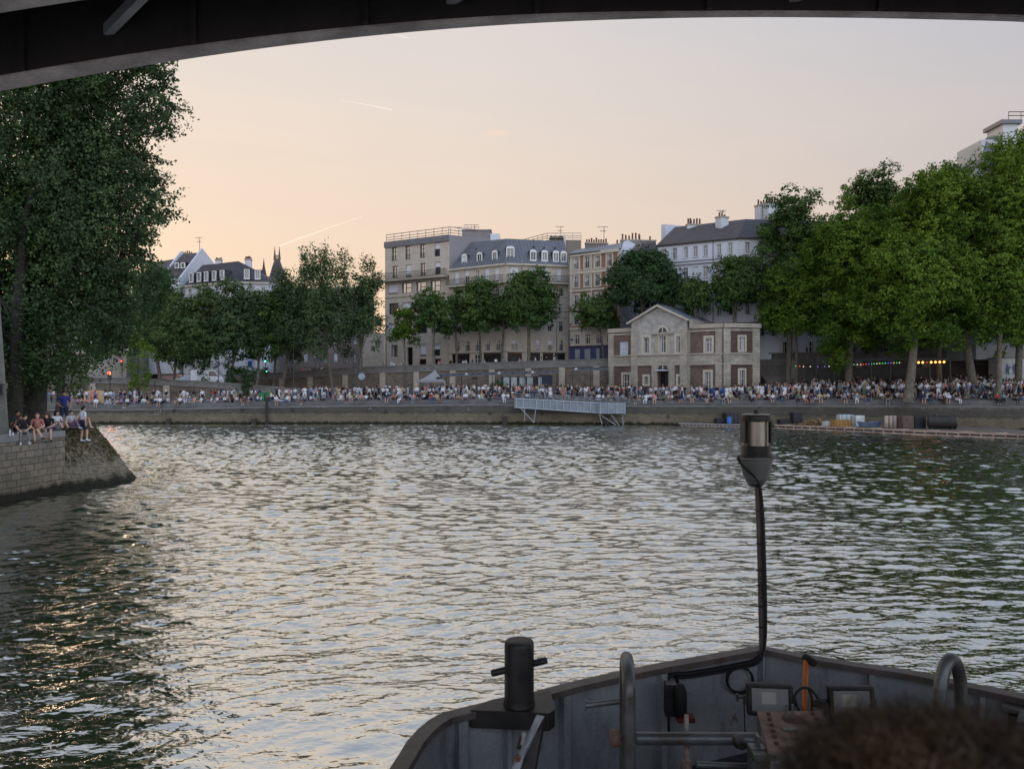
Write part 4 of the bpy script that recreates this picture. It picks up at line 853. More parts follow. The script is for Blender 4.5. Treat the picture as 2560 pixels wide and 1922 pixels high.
# wings
KA, KB = Vector((*kp(0),0)), Vector((*kp(g0),0)); KC, KD = Vector((*kp(g1),0)), Vector((*kp(LK),0)); KE = Vector((31.9,98.3,0))
lw = row(KA, KB, [1560], 20, zat(KA,KB,1560,855), zat(KA,KB,1560,891), 'shutters', sw=.25, recess=.12)
q3 = facade(w_, KA, KB, zstr, ZM, lw, oldbrick, .2)
l2 = row(KA, KB, [1566], 15, zat(KA,KB,1566,936), zM+.2, 'dark', sw=.3); q4 = facade(w_, KA, KB, zM-.4, zstr-.001, l2, oldbrick, .25)
rw = row(KC, KD, [1772], 15, zat(KC,KD,1772,845), zat(KC,KD,1772,880), 'mid', sw=.3); q5 = facade(w_, KC, KD, zstr, ZM, rw, oldbrick, .2)
r2 = row(KC, KD, [1770], 14, zat(KC,KD,1770,930), zM+.3, 'mid', sw=.3); q6 = facade(w_, KC, KD, zM-.4, zstr-.001, r2, oldbrick, .25)
shadebrick = BR('shaded_side_brick', (.15,.09,.065), (.11,.065,.05), (.15,.12,.1), .22, .075, .014, bmp=.2, var=.4)  # old brick in a darker colour: shade of the side face painted in
s1 = row(KD, KE, [1855], 13, zat(KD,KE,1855,842), zat(KD,KE,1855,877), 'mid', sw=.25); q7 = facade(w_, KD, KE, zstr, ZM, s1, shadebrick, .2)
s2 = row(KD, KE, [1855], 12, zat(KD,KE,1855,925), zM+.3, 'dark', sw=.25); q8 = facade(w_, KD, KE, zM-.4, zstr-.001, s2, shadebrick, .25)
KF = Vector((33.6,105.0,0)); KG = Vector((24,116,0))
for P, Q in ((KE, KF), (KF, KG), (KG, KA)): facade(w_, P, Q, zM-.4, ZM, [], shadebrick)
w_.poly([(*p.xy, ZM+.3) for p in (KA, KD, KE, KF, KG)], leadroof)
w_.build('wall', bM)
for P, Q, q in ((A_,B_,q1),(A_,B_,q2),(KA,KB,q3),(KA,KB,q4),(KC,KD,q5),(KC,KD,q6),(KD,KE,q7),(KD,KE,q8)): put_windows(bM, P, Q, q, .2, surround=trimlight)
t_ = MB()
for P, Q in ((KA, KB), (KC, KD), (KD, KE), (KE, KF)):
    strip(t_, P, Q, ZM+.12, .55, .35, trim); strip(t_, P, Q, ZM-.42, .3, .14, ashlar); strip(t_, P, Q, zstr, .2, .22, trim); strip(t_, P, Q, zstr-.7, 1.1, .1, ashlar); strip(t_, P, Q, zstr-1.35, .2, .2, trim)
strip(t_, A_, B_, zstr, .2, .22, trim); strip(t_, A_, B_, zstr-.7, 1.1, .1, ashlar); strip(t_, A_, B_, zstr-1.35, .2, .2, trim)
t_.build('cornice', bM)
t_ = MB()
for (P, Q, us) in ((KA, KB, (.35,)), (KC, KD, ((KD-KC).length-.5,)), (KD, KE, (.45, (KE-KD).length-.4)), (A_, B_, (.5, (B_-A_).length-.5))):
    for u in us: strip(t_, P, Q, (ZM+zM)/2-.2, ZM-zM, .16, ashlar, max(.001, u-.5), u+.5)
for px in (1638,1681):
    u = onl(A_, B_, px)[0]; strip(t_, A_, B_, (zM+zstr-1.4)/2, zstr-1.5-zM, .3, ashlar, u-.4, u+.4)
t_.build('quoin_pier', bM)
# arched lunette with moulding over the centre window
t_ = MB(); cu = onl(A_, B_, 1657)[0]; ctr = Vector((*kp(g0+cu, fw+.05), zc(1657,828.5)-.1)); up = Vector((0,0,1))
for R0_, R1_, mm, off_ in ((.0,.62,glass_d,.0),(.62,.95,trimlight,.06)):
    for a in np.linspace(0, math.pi, 13)[:-1]:
        b = a+math.pi/12; q = [ctr+dK*math.cos(t)*r+up*math.sin(t)*r+nK*off_ for t, r in ((a,R0_),(b,R0_),(b,R1_),(a,R1_))]
        t_.poly([q[0], q[3], q[2], q[1]] if R0_ else [q[0], q[3], q[2]], mm)
t_.box(ctr+up*.3+nK*.05, (.07,.06,.6), frame_w, rz=math.atan2(dK.y, dK.x)); strip(t_, A_, B_, ctr.z-.16, .22, .35, trim, cu-1.6, cu+1.6)
for s in (-1, 1): strip(t_, A_, B_, (zwt+zwb)/2, zwt-zwb+.3, .12, trim, cu+s*.92-.24, cu+s*.92+.24)
t_.build('lunette', bM)
# arch over the door with blind top
t_ = MB(); dz = zc(1658,922); ctr = Vector((*kp(g0+onl(A_,B_,1658)[0], fw+.02), dz-.05)); hw = .72
for R0_, R1_, mm, off_ in ((.0,.7,glass_d,.0),(.7,1.12,ashlar,.08)):
    for a in np.linspace(0, math.pi, 13)[:-1]:
        b = a+math.pi/12; q = [ctr+dK*math.cos(t)*r+up*math.sin(t)*r+nK*off_ for t, r in ((a,R0_),(b,R0_),(b,R1_),(a,R1_))]
        t_.poly([q[0], q[3], q[2], q[1]] if R0_ else [q[0], q[3], q[2]], mm)
t_.box(ctr+up*.3+nK*.06, (.07,.06,.62), frame_w, rz=math.atan2(dK.y, dK.x)); t_.box(ctr+nK*.35-up*.15, (1.7,.7,.14), blind, rz=math.atan2(dK.y, dK.x)); t_.build('door_arch', bM)
# gable coping and roof
t_ = MB(); rz = math.atan2(dK.y, dK.x)
eL = Vector((*kp(g0-.45,fw+.35), gz-.1)); eR = Vector((*kp(g1+.45,fw+.35), gz-.1)); pe = Vector((*kp(um,fw+.35), pk+.22)); bk = -nK*9.5
t_.bar(eL, pe, .5, .22, trimlight); t_.bar(eR, pe, .5, .22, trimlight); t_.build('gable_coping', bM)
t_ = MB(); u_ = Vector((0,0,.15)); t_.quad(eL+u_, pe+u_, pe+bk+u_, eL+bk+u_, seam('pavilion_zinc', (.17,.185,.22), .7)); t_.quad(pe+u_, eR+u_, eR+bk+u_, pe+bk+u_, MATS.get('pavilion_zinc') or zinc)
t_.add([eL, eR, pe, eL+bk, eR+bk, pe+bk], [(3,5,4)], rubble); t_.quad(eR+u_, eR-Vector((0,0,1.0)), eR+bk-Vector((0,0,1.0)), eR+bk+u_, trim); t_.build('roof', bM)
w2_ = MB(); gq = [kp(g0+.0,-.1), kp(g1-.0,-.1), kp(g1-.0,-9), kp(g0+.0,-9)]; w2_.prism(gq, ZM, gz-.15, rubble); w2_.build('upper_wall', bM)
t_ = MB(); u = KC+(KD-KC)*.985+nK*.12; t_.tube([(u.x, u.y, zM), (u.x, u.y, ZM)], .07, M('oxblood_pipe', (.09,.03,.03), .5), 8); t_.build('downpipe', bM)
# ---------------------------------------------------------------- trees
bark = M('plane_bark', (.16,.14,.11), .9, scale=3, col2=(.08,.07,.055), bmp=.4)
barkd = M('dark_bark', (.055,.048,.038), .95, scale=3, col2=(.03,.027,.022), bmp=.5)
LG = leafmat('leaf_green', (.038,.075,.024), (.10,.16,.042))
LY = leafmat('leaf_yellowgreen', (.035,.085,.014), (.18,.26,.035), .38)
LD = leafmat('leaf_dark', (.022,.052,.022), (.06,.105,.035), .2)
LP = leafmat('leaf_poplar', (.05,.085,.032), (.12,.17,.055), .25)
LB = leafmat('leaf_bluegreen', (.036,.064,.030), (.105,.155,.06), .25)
def leafmesh(name, pos, nrm, size, tint, mat, parent, local=False):
    n = len(pos); rng = RNG
    a = rng.normal(size=(n, 3)); t = np.cross(nrm, a); t /= np.linalg.norm(t, axis=1)[:, None]+1e-9; b = np.cross(nrm, t)
    s = size[:, None]
    V = np.stack([pos-t*s*.5, pos-b*s*.34+t*s*.05, pos+t*s*.5, pos+b*s*.34+t*s*.05], 1).reshape(-1, 3)
    me = bpy.data.meshes.new(name); me.vertices.add(n*4); me.vertices.foreach_set('co', V.astype(np.float32).ravel())
    me.loops.add(n*4); me.loops.foreach_set('vertex_index', np.arange(n*4, dtype=np.int32)); me.polygons.add(n); me.polygons.foreach_set('loop_start', np.arange(0, n*4, 4, dtype=np.int32))
    at = me.attributes.new('tint', 'FLOAT', 'FACE'); at.data.foreach_set('value', tint.astype(np.float32)); me.materials.append(mat); me.update()
    o = bpy.data.objects.new(name, me); COL.objects.link(o)
    if parent: o.parent = parent; o.matrix_parent_inverse = wmat(parent).inverted()
    return o
def clumpleaves(clumps, per, lsize, center, outward=.55, droop=0):
    """clumps: array (x, y, z, r, tint, stretch)"""
    P, Nn, S, T = [], [], [], []
    for (x, y, z, r, tn, st) in clumps:
        n = max(12, int(per*r*r)); d = RNG.normal(size=(n, 3)); d /= np.linalg.norm(d, axis=1)[:, None]
        rad = r*(RNG.uniform(.15, 1, n)**.45)*(1+.22*np.sin(d[:, 0]*7+x)*np.sin(d[:, 2]*6+z))
        ns = max(3, n//10); sel = RNG.integers(0, ns, n); d0 = d; sc_ = d[:ns]; rs_ = rad[:ns]; d = sc_[sel]; rad = rs_[sel]
        p = d*rad[:, None] + RNG.normal(size=(n, 3))*lsize*.72*np.array([1, 1, .75]); p[:, 2] *= st; p[:, 2] -= droop*np.abs(RNG.normal(size=n))*r*.5; p += (x, y, z)
        o = p-center; o /= np.linalg.norm(o, axis=1)[:, None]+1e-6
        nn = d*.5+o*outward+RNG.normal(size=(n, 3))*.55+np.array([0, 0, .25]); nn /= np.linalg.norm(nn, axis=1)[:, None]
        P.append(p); Nn.append(nn); S.append(lsize*RNG.uniform(.6, 1.35, n)); T.append(np.clip(tn+RNG.normal(0, .2, n), 0, 1))
    return [np.concatenate(q) for q in (P, Nn, S, T)]
def ell_clumps(c, ax, n, rr, inner=.35, tint=.45, st=.85, low=-.75, seed=None, jit=.16):
    rng = np.random.default_rng(seed if seed is not None else RNG.integers(1e9)); out = []
    for i in range(n):
        d = rng.normal(size=3); d /= np.linalg.norm(d)
        if d[2] < low: d[2] = -d[2]
        q = rng.uniform(.72, 1.0) if rng.random() > inner else rng.uniform(.1, .65)
        p = np.array(c)+d*np.array(ax)*min(1.06, q*(1+rng.normal(0, jit))); r = rr*rng.choice([rng.uniform(.35, .8), rng.uniform(.8, 1.35)])*(1.0 if q < .85 else .8)
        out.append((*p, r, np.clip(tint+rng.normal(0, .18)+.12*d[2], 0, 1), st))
    return out
def tree(name, label, base, crown_c, ax, n, rr, per, ls, mat, tr, brk=None, cat='tree', group=None, tint=.45, st=.85, lean=0, low=-.75, extra=(), limbs=9, inner=.35, seed=None, fork=.45, outward=.55):
    brk = brk or bark; e = empty(name, base, label=label, cat=cat, group=group)
    cl = ell_clumps(crown_c, ax, n, rr, inner, tint, st, low, seed) + list(extra)
    t_ = MB(); b = Vector(base)-Vector((0,0,.2)); cc = Vector(crown_c); fk = Vector((b.x+(cc.x-b.x)*.5, b.y+(cc.y-b.y)*.5, b.z+(cc.z-ax[2]-b.z)*.8+.3 + ax[2]*fork*.6))
    mid = (b+fk)/2+Vector((RNG.normal(0,.12), 0, 0))
    topc = cc+Vector((0,0,ax[2]*.55))
    t_.tube([b, b+(mid-b)*.12, mid, fk, fk+(topc-fk)*.5+Vector((RNG.normal(0,.3),RNG.normal(0,.3),0)), topc], [tr*1.5, tr*1.12, tr, tr*.85, tr*.45, tr*.08], brk, 9)
    idx = sorted(range(len(cl)), key=lambda i: -cl[i][3])[:limbs*2]
    for i in idx[:limbs]:
        p = Vector(cl[i][:3]); s0 = fk+(topc-fk)*random.uniform(-.1, .45); m1 = s0+(p-s0)*.5+Vector((0,0,.12*(p-s0).length))
        t_.tube([s0, m1, p, p+(p-s0)*.12], [tr*.42, tr*.26, tr*.12, .01], brk, 6, cap=False)
    t_.build('trunk', e)
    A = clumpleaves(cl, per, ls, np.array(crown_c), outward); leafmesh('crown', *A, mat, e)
    return e
def stree(name, label, px, ybase, Y, x0, x1, yt, yb, mat, n=26, per=95, ls=.42, tr=.2, group=None, zb=None, dy=1.0, rrk=.3, **k):
    """tree described by its silhouette in photograph pixels at distance Y"""
    cx = XP((x0+x1)/2, Y); a = (x1-x0)/2*Y/F; zt = ZP(yt, Y); zl = ZP(yb, Y); cz = (zt+zl)/2; c = (zt-zl)/2
    rr = min(a, c)*rrk*1.3; n = int(n*2.0); base = (XP(px, Y), Y, zb if zb is not None else ZP(ybase, Y))
    return tree(name, label, base, (cx, Y, cz), (max(.3, a-rr*.15), max(.3, min(a, 5.5)*dy-rr*.3), max(.3, c-rr*.2)), n, rr, per, ls, mat, tr, group=group, **k)
gS = 'plane trees lining the upper street'
for a in [
    ('small yellowish plane tree before the limestone block', 1013, 1, 118, 970, 1052, 770, 868, LY, dict(n=20, tr=.12)),
    ('first dark green plane tree on the street, over the white tent', 1088, 1, 117, 1028, 1132, 716, 855, LG, dict(n=34)),
    ('narrow plane tree squeezed between two wider ones above the awning', 1141, 1, 118.5, 1098, 1182, 712, 862, LG, dict(n=26)),
    ('round plane tree above the long awning, left of the tallest one', 1200, 1, 116, 1146, 1252, 692, 866, LG, dict(n=38)),
    ('low plane tree joining the awning trees to the tallest one', 1255, 1, 117, 1224, 1300, 735, 838, LG, dict(n=22)),
    ('tallest plane tree before the cream mansard block', 1322, 1, 114, 1252, 1392, 664, 852, LG, dict(n=52, tr=.26, rrk=.24)),
    ('small plane tree against the red brick block', 1512, 1, 111, 1432, 1548, 738, 834, LG, dict(n=30, tr=.16)),
    ('large dark chestnut tree behind the pavilion roof', 1602, 1, 108, 1518, 1702, 632, 790, LD, dict(n=90, tr=.34, rrk=.24)),
    ('mid green tree between the chestnut and the white block', 1742, 1, 103, 1702, 1782, 688, 790, LG, dict(n=34, tr=.18)),
    ('plane tree with forked trunk in front of the white block', 1836, 1, 101.5, 1780, 1898, 645, 796, LG, dict(n=60, tr=.3)),
    ('tall airy plane tree at the head of the stairs', 1968, 1, 99.5, 1888, 2082, 472, 815, LG, dict(n=95, tr=.36, rrk=.2)),
    ('low bushy plane tree hiding the lower storeys of the white block', 1990, 1, 98.5, 1905, 2075, 640, 868, LY, dict(n=50, tr=.2)),
    ('dark back tree with ragged top above the string lights', 2180, 1, 103, 2080, 2310, 425, 800, LG, dict(n=85, tr=.36, rrk=.2)),
    ('back tree beneath the tall stone house', 2360, 1, 100, 2250, 2500, 405, 800, LG, dict(n=85, tr=.36, rrk=.2))]:
    lb, px, _, Y, x0, x1, yt, yb, mt, kw = a; X = XP(px, Y)
    stree('plane_tree', lb, px, 0, Y, x0, x1, yt, yb, mt, group=gS, zb=(bz(X)-1.1 if Y > by(X) else ground_z(X, Y)), per=165, ls=.33, **kw)
gQ = 'tall plane trees on the lower quay'
for a in [
    ('huge plane tree hanging low over the string lights', 2120, 92, 2000, 2262, 474, 925, LY, dict(n=120, tr=.42)),
    ('bright green plane tree with thick trunk standing in the crowd', 2268, 84, 2165, 2440, 540, 890, LY, dict(n=120, tr=.45)),
    ('towering plane tree over the crowd near the white truck', 2438, 86, 2225, 2520, 414, 800, LY, dict(n=140, tr=.42)),
    ('plane tree with slim pale trunk beside the white truck', 2496, 82, 2400, 2600, 560, 905, LY, dict(n=110, tr=.28)),
    ('plane tree filling the gap between the bright tree and the towering one', 2350, 90, 2230, 2460, 430, 860, LY, dict(n=110, tr=.3)),
    ('leafy plane tree crowding the right frame edge under the tall house', 2545, 86, 2415, 2700, 350, 820, LY, dict(n=150, tr=.35)),
    ('tallest plane tree cut off by the frame, highest of all', 2640, 84, 2430, 2850, 322, 860, LY, dict(n=170, tr=.5))]:
    lb, px, Y, x0, x1, yt, yb, mt, kw = a; X = XP(px, Y)
    stree('plane_tree', lb, px, 0, Y, x0, x1, yt, yb, mt, group=gQ, zb=ground_z(X, Y), per=170, ls=.29, rrk=.22, low=-.95, **kw)
gL = 'trees on the left part of the far quay'
for a in [
    ('rounded plane tree nearest the weeping willow on the ramp', 438, 113, 375, 500, 725, 950, LP, dict(n=46)),
    ('ivy-trunked plane tree beside the white van', 510, 112, 445, 575, 715, 945, LP, dict(n=46)),
    ('plane tree with ivy-wrapped trunk before the white mansard house', 577, 112, 520, 655, 702, 935, LB, dict(n=50)),
    ('plane tree behind the green traffic light', 640, 114, 600, 705, 716, 940, LG, dict(n=40)),
    ('dense plane tree closing the belt under the tower roof', 684, 117, 640, 745, 722, 925, LP, dict(n=50)),
    ('dark broadleaf tree at the foot of the gabled houses', 400, 128, 320, 450, 680, 930, LD, dict(n=46, tr=.3)),
    ('feathery poplar beside the medieval tower', 706, 116, 672, 785, 690, 930, LB, dict(n=60, st=1.5, rrk=.22)),
    ('highest feathery poplar with spiky crown', 832, 114, 722, 890, 632, 930, LB, dict(n=85, st=1.6, rrk=.17)),
    ('feathery poplar leaning against the limestone block', 900, 117, 845, 968, 665, 915, LB, dict(n=60, st=1.5, rrk=.2))]:
    lb, px, Y, x0, x1, yt, yb, mt, kw = a; X = XP(px, Y); zb = ground_z(X, Y-6) if Y < 114 else max(ground_z(X, Y), 4.5)
    ex = []
    if 'poplar' in lb:
        zt = ZP(yt, Y); r_ = np.random.default_rng(int(px))
        for k in range(10):
            q = r_.uniform(-.8, .8); xx = XP((x0+x1)/2, Y)+q*(x1-x0)/2*Y/F; zz = zt+(1-abs(q)*1.2)*1.6-1.2
            for j in range(3): ex.append((xx+j*.08, Y+r_.normal(), zz+j*.75-.4, .55-.13*j, .5, 1.9))
    stree('poplar_tree' if 'poplar' in lb else 'plane_tree', lb, px, 0, Y, x0, x1, yt, yb, mt, group=gL, zb=zb, per=160, ls=.32, extra=ex, **kw)
# ivy on three trunks, as parts of their own small shrub things
for px, Y, yt, yb, lb in ((578,111.6,865,965,'ivy bush climbing the plane trunk beside the mansard house'), (510,111.6,880,965,'ivy bush climbing the trunk beside the van'), (620,109.2,925,985,'leafy bush at the bottom of the ramp wall')):
    e = empty('ivy_bush', (XP(px,Y), Y, ground_z(XP(px,Y), Y)), label=lb, cat='bush'); cl = []
    for k in range(9): cl.append((XP(px,Y)+random.uniform(-.4,.4), Y+random.uniform(-.3,.3), ZP(yb-(yb-yt)*k/8, Y), .75, .35, 1))
    leafmesh('foliage', *clumpleaves(cl, 200, .3, np.array([XP(px,Y), Y, ZP(yb,Y)])), LD, e)
# small weeping willow, growing from the quay
Y = 104; e = empty('willow_tree', (XP(345,Y), Y, ground_z(XP(345,Y), Y)), label='slender weeping willow with pale green hanging foliage', cat='tree'); cl = []
for k in range(46):
    t = random.random(); w_ = .35+1.5*math.sin(min(1, t*1.35)*math.pi*.8)**.8; cl.append((XP(346,Y)+random.uniform(-1, 1)*w_, Y+random.uniform(-1, 1)*w_, ZP(832+t*135, Y), .5, .55, 1.6))
leafmesh('crown', *clumpleaves(cl, 230, .26, np.array([XP(346,Y), Y, ZP(900,Y)]), droop=.6), LY, e)
t_ = MB(); t_.tube([(XP(345,Y), Y, ground_z(XP(345,Y), Y)-.1), (XP(345,Y), Y, ZP(850,Y))], [.12,.03], barkd, 6); t_.build('trunk', e)
# street bushes
for px, Y, lb in ((600,131,'clipped bush by the annex wall'), (648,130,'clipped bush left of the traffic signal'), (805,126,'dark street bush between poplars')):
    e = empty('bush', (XP(px,Y), Y, 6.2), label=lb, cat='bush'); cl = [(XP(px,Y)+random.uniform(-1.3,1.3), Y, 6.6+random.random()*1.0, .7, .4, .9) for k in range(12)]; leafmesh('foliage', *clumpleaves(cl, 150, .3, np.array([XP(px,Y), Y, 6])), LG, e)
# ---- big near trees on the island
gI = 'old trees on the island tip'
def bigtree(label, bx, by_, tr, sil, Yc, depth, n, rr, seed, mat, ls, per, twigs=0):
    """sil: (y pixel, x left pixel, x right pixel) envelope"""
    rng = np.random.default_rng(seed); e = empty('island_tree', (bx, by_, isl_top), label=label, cat='tree', group=gI); cl = []
    ys = [s[0] for s in sil]
    for k in range(n):
        y = rng.uniform(ys[0], ys[-1]); a = np.interp(y, ys, [s[1] for s in sil]); b = np.interp(y, ys, [s[2] for s in sil])
        u = rng.uniform(0, 1); u = .5+.5*np.sign(u-.5)*abs(2*u-1)**.7
        v = rng.uniform(-1, 1)*math.sqrt(max(.05, 1-(2*u-1)**2)); Y = Yc+v*depth
        px = a+(b-a)*u; r = rr*rng.uniform(.55, 1.25)
        cl.append((XP(px, Yc)-(r*.5 if u > .8 else 0), Y, ZP(y, Yc), r, np.clip(.42+rng.normal(0, .2), 0, 1), rng.uniform(1.0, 1.6)))
    # sprays that reach out of the silhouette
    sp = MB()
    for k in range(twigs):
        y = rng.uniform(ys[0], ys[-1]*.9+ys[0]*.1); b = np.interp(y, ys, [s[2] for s in sil]); Y = Yc+rng.uniform(-.5, .5)*depth
        p0 = Vector((XP(b-45, Yc), Y, ZP(y, Yc))); L = rng.uniform(.8, 2.3); dr = Vector((1, 0, rng.uniform(-.75, .35))).normalized(); p1 = p0+dr*L; 
        mid = (p0+p1)/2+Vector((0, 0, .12)); sp.tube([p0, mid, p1], [.03,.02,.008], barkd, 4, cap=False)
        for j in range(5):
            q = p0+(p1-p0)*(.3+.18*j); cl.append((q.x+rng.normal(0,.08), q.y, q.z+rng.normal(0,.1), rng.uniform(.16, .36), .3, .9))
    A = clumpleaves(cl, per, ls, np.array([XP(180,Yc), Yc, ZP(600,Yc)]), .3, droop=.35); leafmesh('crown', *A, mat, e)
    t_ = sp; b = Vector((bx, by_, isl_top-.2)); tp = Vector((XP(190,Yc)*.5+bx*.5, (by_+Yc)/2, ZP(350,Yc))); m1 = b+Vector((.15, 0, 5.0)); m2 = Vector((bx*.7+XP(180,Yc)*.3, by_, 13))
    t_.tube([b, b+Vector((0,0,.7)), b+Vector((.1,0,2.6)), m1, m2, tp], [tr*1.35, tr*1.05, tr*.95, tr*.85, tr*.55, tr*.15], barkd, 12)
    for i in rng.choice(len(cl), 22, replace=False):
        p = Vector(cl[i][:3]); s0 = m1+(tp-m1)*rng.uniform(-.1, .8); mm = s0+(p-s0)*.5+Vector((0,0,.5)); t_.tube([s0, mm, p], [tr*.2, tr*.12, .02], barkd, 5, cap=False)
    t_.build('trunk', e); return e
silA = [(60,-420,365), (150,-420,372), (230,-420,388), (290,-420,385), (350,-420,350), (410,-420,352), (470,-420,372), (530,-420,388), (590,-420,362), (650,-420,340), (700,-420,330), (760,-420,305), (820,-420,275), (870,-300,240), (920,-200,215), (945,-160,190)]
bigtree('massive dark tree with thick trunk behind the seated group', XP(84,40.5), 40.5, .58, silA, 40.2, 3.4, 500, 1.15, 5, LB, .165, 300, 170)
silB = [(90,-420,250), (300,-420,280), (500,-420,280), (700,-420,240), (860,-420,120)]
bigtree('second island tree, its paler trunk against the stone pier', XP(36,39.0), 39.0, .36, silB, 41.5, 3.0, 230, 1.5, 9, LG, .22, 230)
silC = [(680,215,420), (760,220,410), (830,215,330), (880,150,240)]
bigtree('lower leaning tree farther along the island behind the big one', XP(150,62), 62, .3, silC, 62, 3, 42, 1.1, 12, LD, .26, 190)
# dry grass and weeds on the cutwater
P, Nn, S, T = [], [], [], []
nG = 5200; aa = RNG.uniform(-1.2, 1.6, nG); tt = RNG.uniform(0, .62, nG)**1.3; keep = RNG.random(nG) < (1-tt*1.1); aa, tt = aa[keep], tt[keep]
r = RT+(RB-RT)*tt**.92; P = np.stack([C.x+r*np.cos(aa), C.y+r*np.sin(aa), isl_top+.06-(isl_top+.62)*tt+RNG.uniform(0, .12, len(aa))], 1)
P2 = np.stack([RNG.uniform(-24.5,-21.6, 900), RNG.uniform(36.4, 40, 900), np.full(900, isl_top+.05)], 1); P = np.concatenate([P, P2])
Nn = RNG.normal(size=P.shape)*[1, 1, .25]; Nn /= np.linalg.norm(Nn, axis=1)[:, None]
go = leafmesh('dry_grass', P, Nn, RNG.uniform(.08, .24, len(P)), RNG.random(len(P)), leafmat('dry_grass_blades', (.085,.07,.036), (.19,.155,.09), .2), None); tag(go, 'dry brown grass and weeds covering the stone cutwater', 'grass', kind='stuff')
# ---------------------------------------------------------------- bridge overhead
steel = M('bridge_steel', (.030,.020,.016), .8, var=.45, scale=.5, fine=.2)
flange = M('flange_paint', (.50,.42,.37), .75, scale=1.2, col2=(.27,.22,.19), fine=.25)
px_ = [0,370,830,1280,1700,2200,2560]; py_ = [215,155,90,55,43,38,50]
ax_ = [XP(p, 12) for p in px_]; az_ = [ZP(q, 12) for q in py_]
cf = np.polyfit(ax_, az_, 4)
def arch(x):
    if x < -8.1: return float(np.polyval(cf, -8.1)) - (-(8.1+x))*.17 - .006*(x+8.1)**2
    if x > 8.1: return float(np.polyval(cf, 8.1)) - (x-8.1)*.06 - .004*(x-8.1)**2
    return float(np.polyval(cf, x))
br = empty('bridge', (0, 2, 12.6), label='dark steel arch bridge crossing overhead with pale girder flanges', cat='bridge')
xs_ = list(np.linspace(-34, 36, 141)); arch0 = arch
def arch(x): return arch0(x) + float(np.interp(x, [-8, 0, 3], [.165, .11, .07]))
for i, Yg in enumerate((12.0, 10.1, 8.2, 6.3, 4.4, 2.5, .6, -1.3, -3.2, -5.1)):
    g_ = MB(); w = MB()
    for a, b in zip(xs_[:-1], xs_[1:]):
        za, zb = arch(a), arch(b); t = .03
        w.add([(a,Yg,za),(b,Yg,zb),(b,Yg,12.9),(a,Yg,12.9),(a,Yg+t,za),(b,Yg+t,zb),(b,Yg+t,12.9),(a,Yg+t,12.9)], [(0,1,2,3),(7,6,5,4),(0,4,5,1)], steel)
        fw_ = lambda x: .42 if i else float(np.interp(x, [-8, 0, 3], [.42, .24, .15]))
        wa, wb = fw_(a), fw_(b); h = .035
        y0a, y0b = (Yg-wa/2, Yg-wb/2) if i else (Yg, Yg)
        P = [(a,y0a,za-h),(b,y0b,zb-h),(b,y0b+wb,zb-h),(a,y0a+wa,za-h)]; Q = [(x,y,z+h) for x, y, z in P]
        g_.add(P+Q, [(3,2,1,0),(4,5,6,7),(0,1,5,4),(2,3,7,6)], flange)
    gg = w.build('girder', br); g_.build('girder_flange', br)
    if i < 2:
        for x in np.arange(-32, 34, 2.7): s = MB(); s.box((x, Yg-.04, (arch(x)+12.9)/2), (.09, .1, 12.9-arch(x)), steel); s.build('stiffener', br)
for k in range(-6, 7):      # cross struts between the girders
    s = MB()
    a = Vector((-5.0+k*5.4, 12.02, arch(-5.0+k*5.4)+.75)); b = Vector((-3.2+k*5.4, 10.12, arch(-3.2+k*5.4)+.35))
    s.bar(a+Vector((-1.4,0,-.52)), Vector((a.x+.9, 10.12, b.z+.1)), .12, .17, M('strut_grey', (.28,.26,.255), .7, var=.3, scale=2)); s.build('cross_strut', br)
d = MB(); d.box((1, 3.35, 13.2), (70, 18.2, .6), steel); d.box((1, 3.35, 13.55), (70, 18.8, .12), asphalt); d.box((1, 12.75, 14.1), (70, .12, 1.0), flange); d.box((1, -6.0, 14.1), (70, .12, 1.0), flange); d.build('deck', br)
for x in (-36, 38):
    ab = MB(); ab.box((x, 3.4, 6), (5, 19.6, 14.4), wallupper); ab.build('abutment', br)

# ---------------------------------------------------------------- boat bow with its gear
gunm = M('gunwale_paint', (.15,.125,.12), .5, scale=2.5, col2=(.08,.065,.06), fine=.2, rust=.60)
hullp = M('hull_blue_grey', (.32,.34,.355), .55, scale=1.6, col2=(.25,.265,.28), fine=.15, rust=.66)
deckp = M('deck_paint', (.10,.11,.12), .8, scale=1.5, col2=(.05,.05,.055), fine=.2)
galv = M('galvanised_steel', (.20,.22,.225), .45, .5, scale=3, col2=(.11,.10,.09), fine=.2, rust=.62)
blk = M('black_paint', (.012,.012,.013), .5, scale=5, col2=(.035,.033,.032), fine=.3); rub = M('black_rubber', (.012,.012,.013), .7)
rust = M('rusty_plate', (.34,.26,.22), .75, scale=3, col2=(.16,.075,.05), fine=.3)
bt = empty('boat', (2.6, 4, .5), label='grey steel boat bow with dark gunwale in the foreground', cat='boat')
ZR = 1.7
rp = [(995,1922), (1007,1882), (1025,1852), (1052,1822), (1080,1799), (1111,1782), (1189,1763), (1263,1744), (1338,1730), (1427,1706), (1547,1679), (1640,1660), (1760,1639), (1902,1614), (2027,1638), (2134,1655), (2240,1670), (2327,1686), (2427,1708), (2560,1736)]
def rz_(px, py): Y = F*(CAMH-ZR)/(py-CY); return Vector((XP(px, Y), Y, ZR))
R_ = [rz_(*p) for p in rp]
R_[0] = Vector((-1.03, 6.5, ZR)); 
R_ = [Vector((-1.05, -1, ZR)), Vector((-1.05, 5.6, ZR))] + R_ + [Vector((6.25,7.55,ZR)), Vector((6.62,7.05,ZR)), Vector((6.75,6.3,ZR)), Vector((6.8,-1,ZR))]
def offs(P, i, d):      # shift inwards (towards the camera side)
    a = P[max(0, i-1)]; b = P[min(len(P)-1, i+1)]; t = (b-a).normalized(); return P[i]+Vector((t.y, -t.x, 0))*d
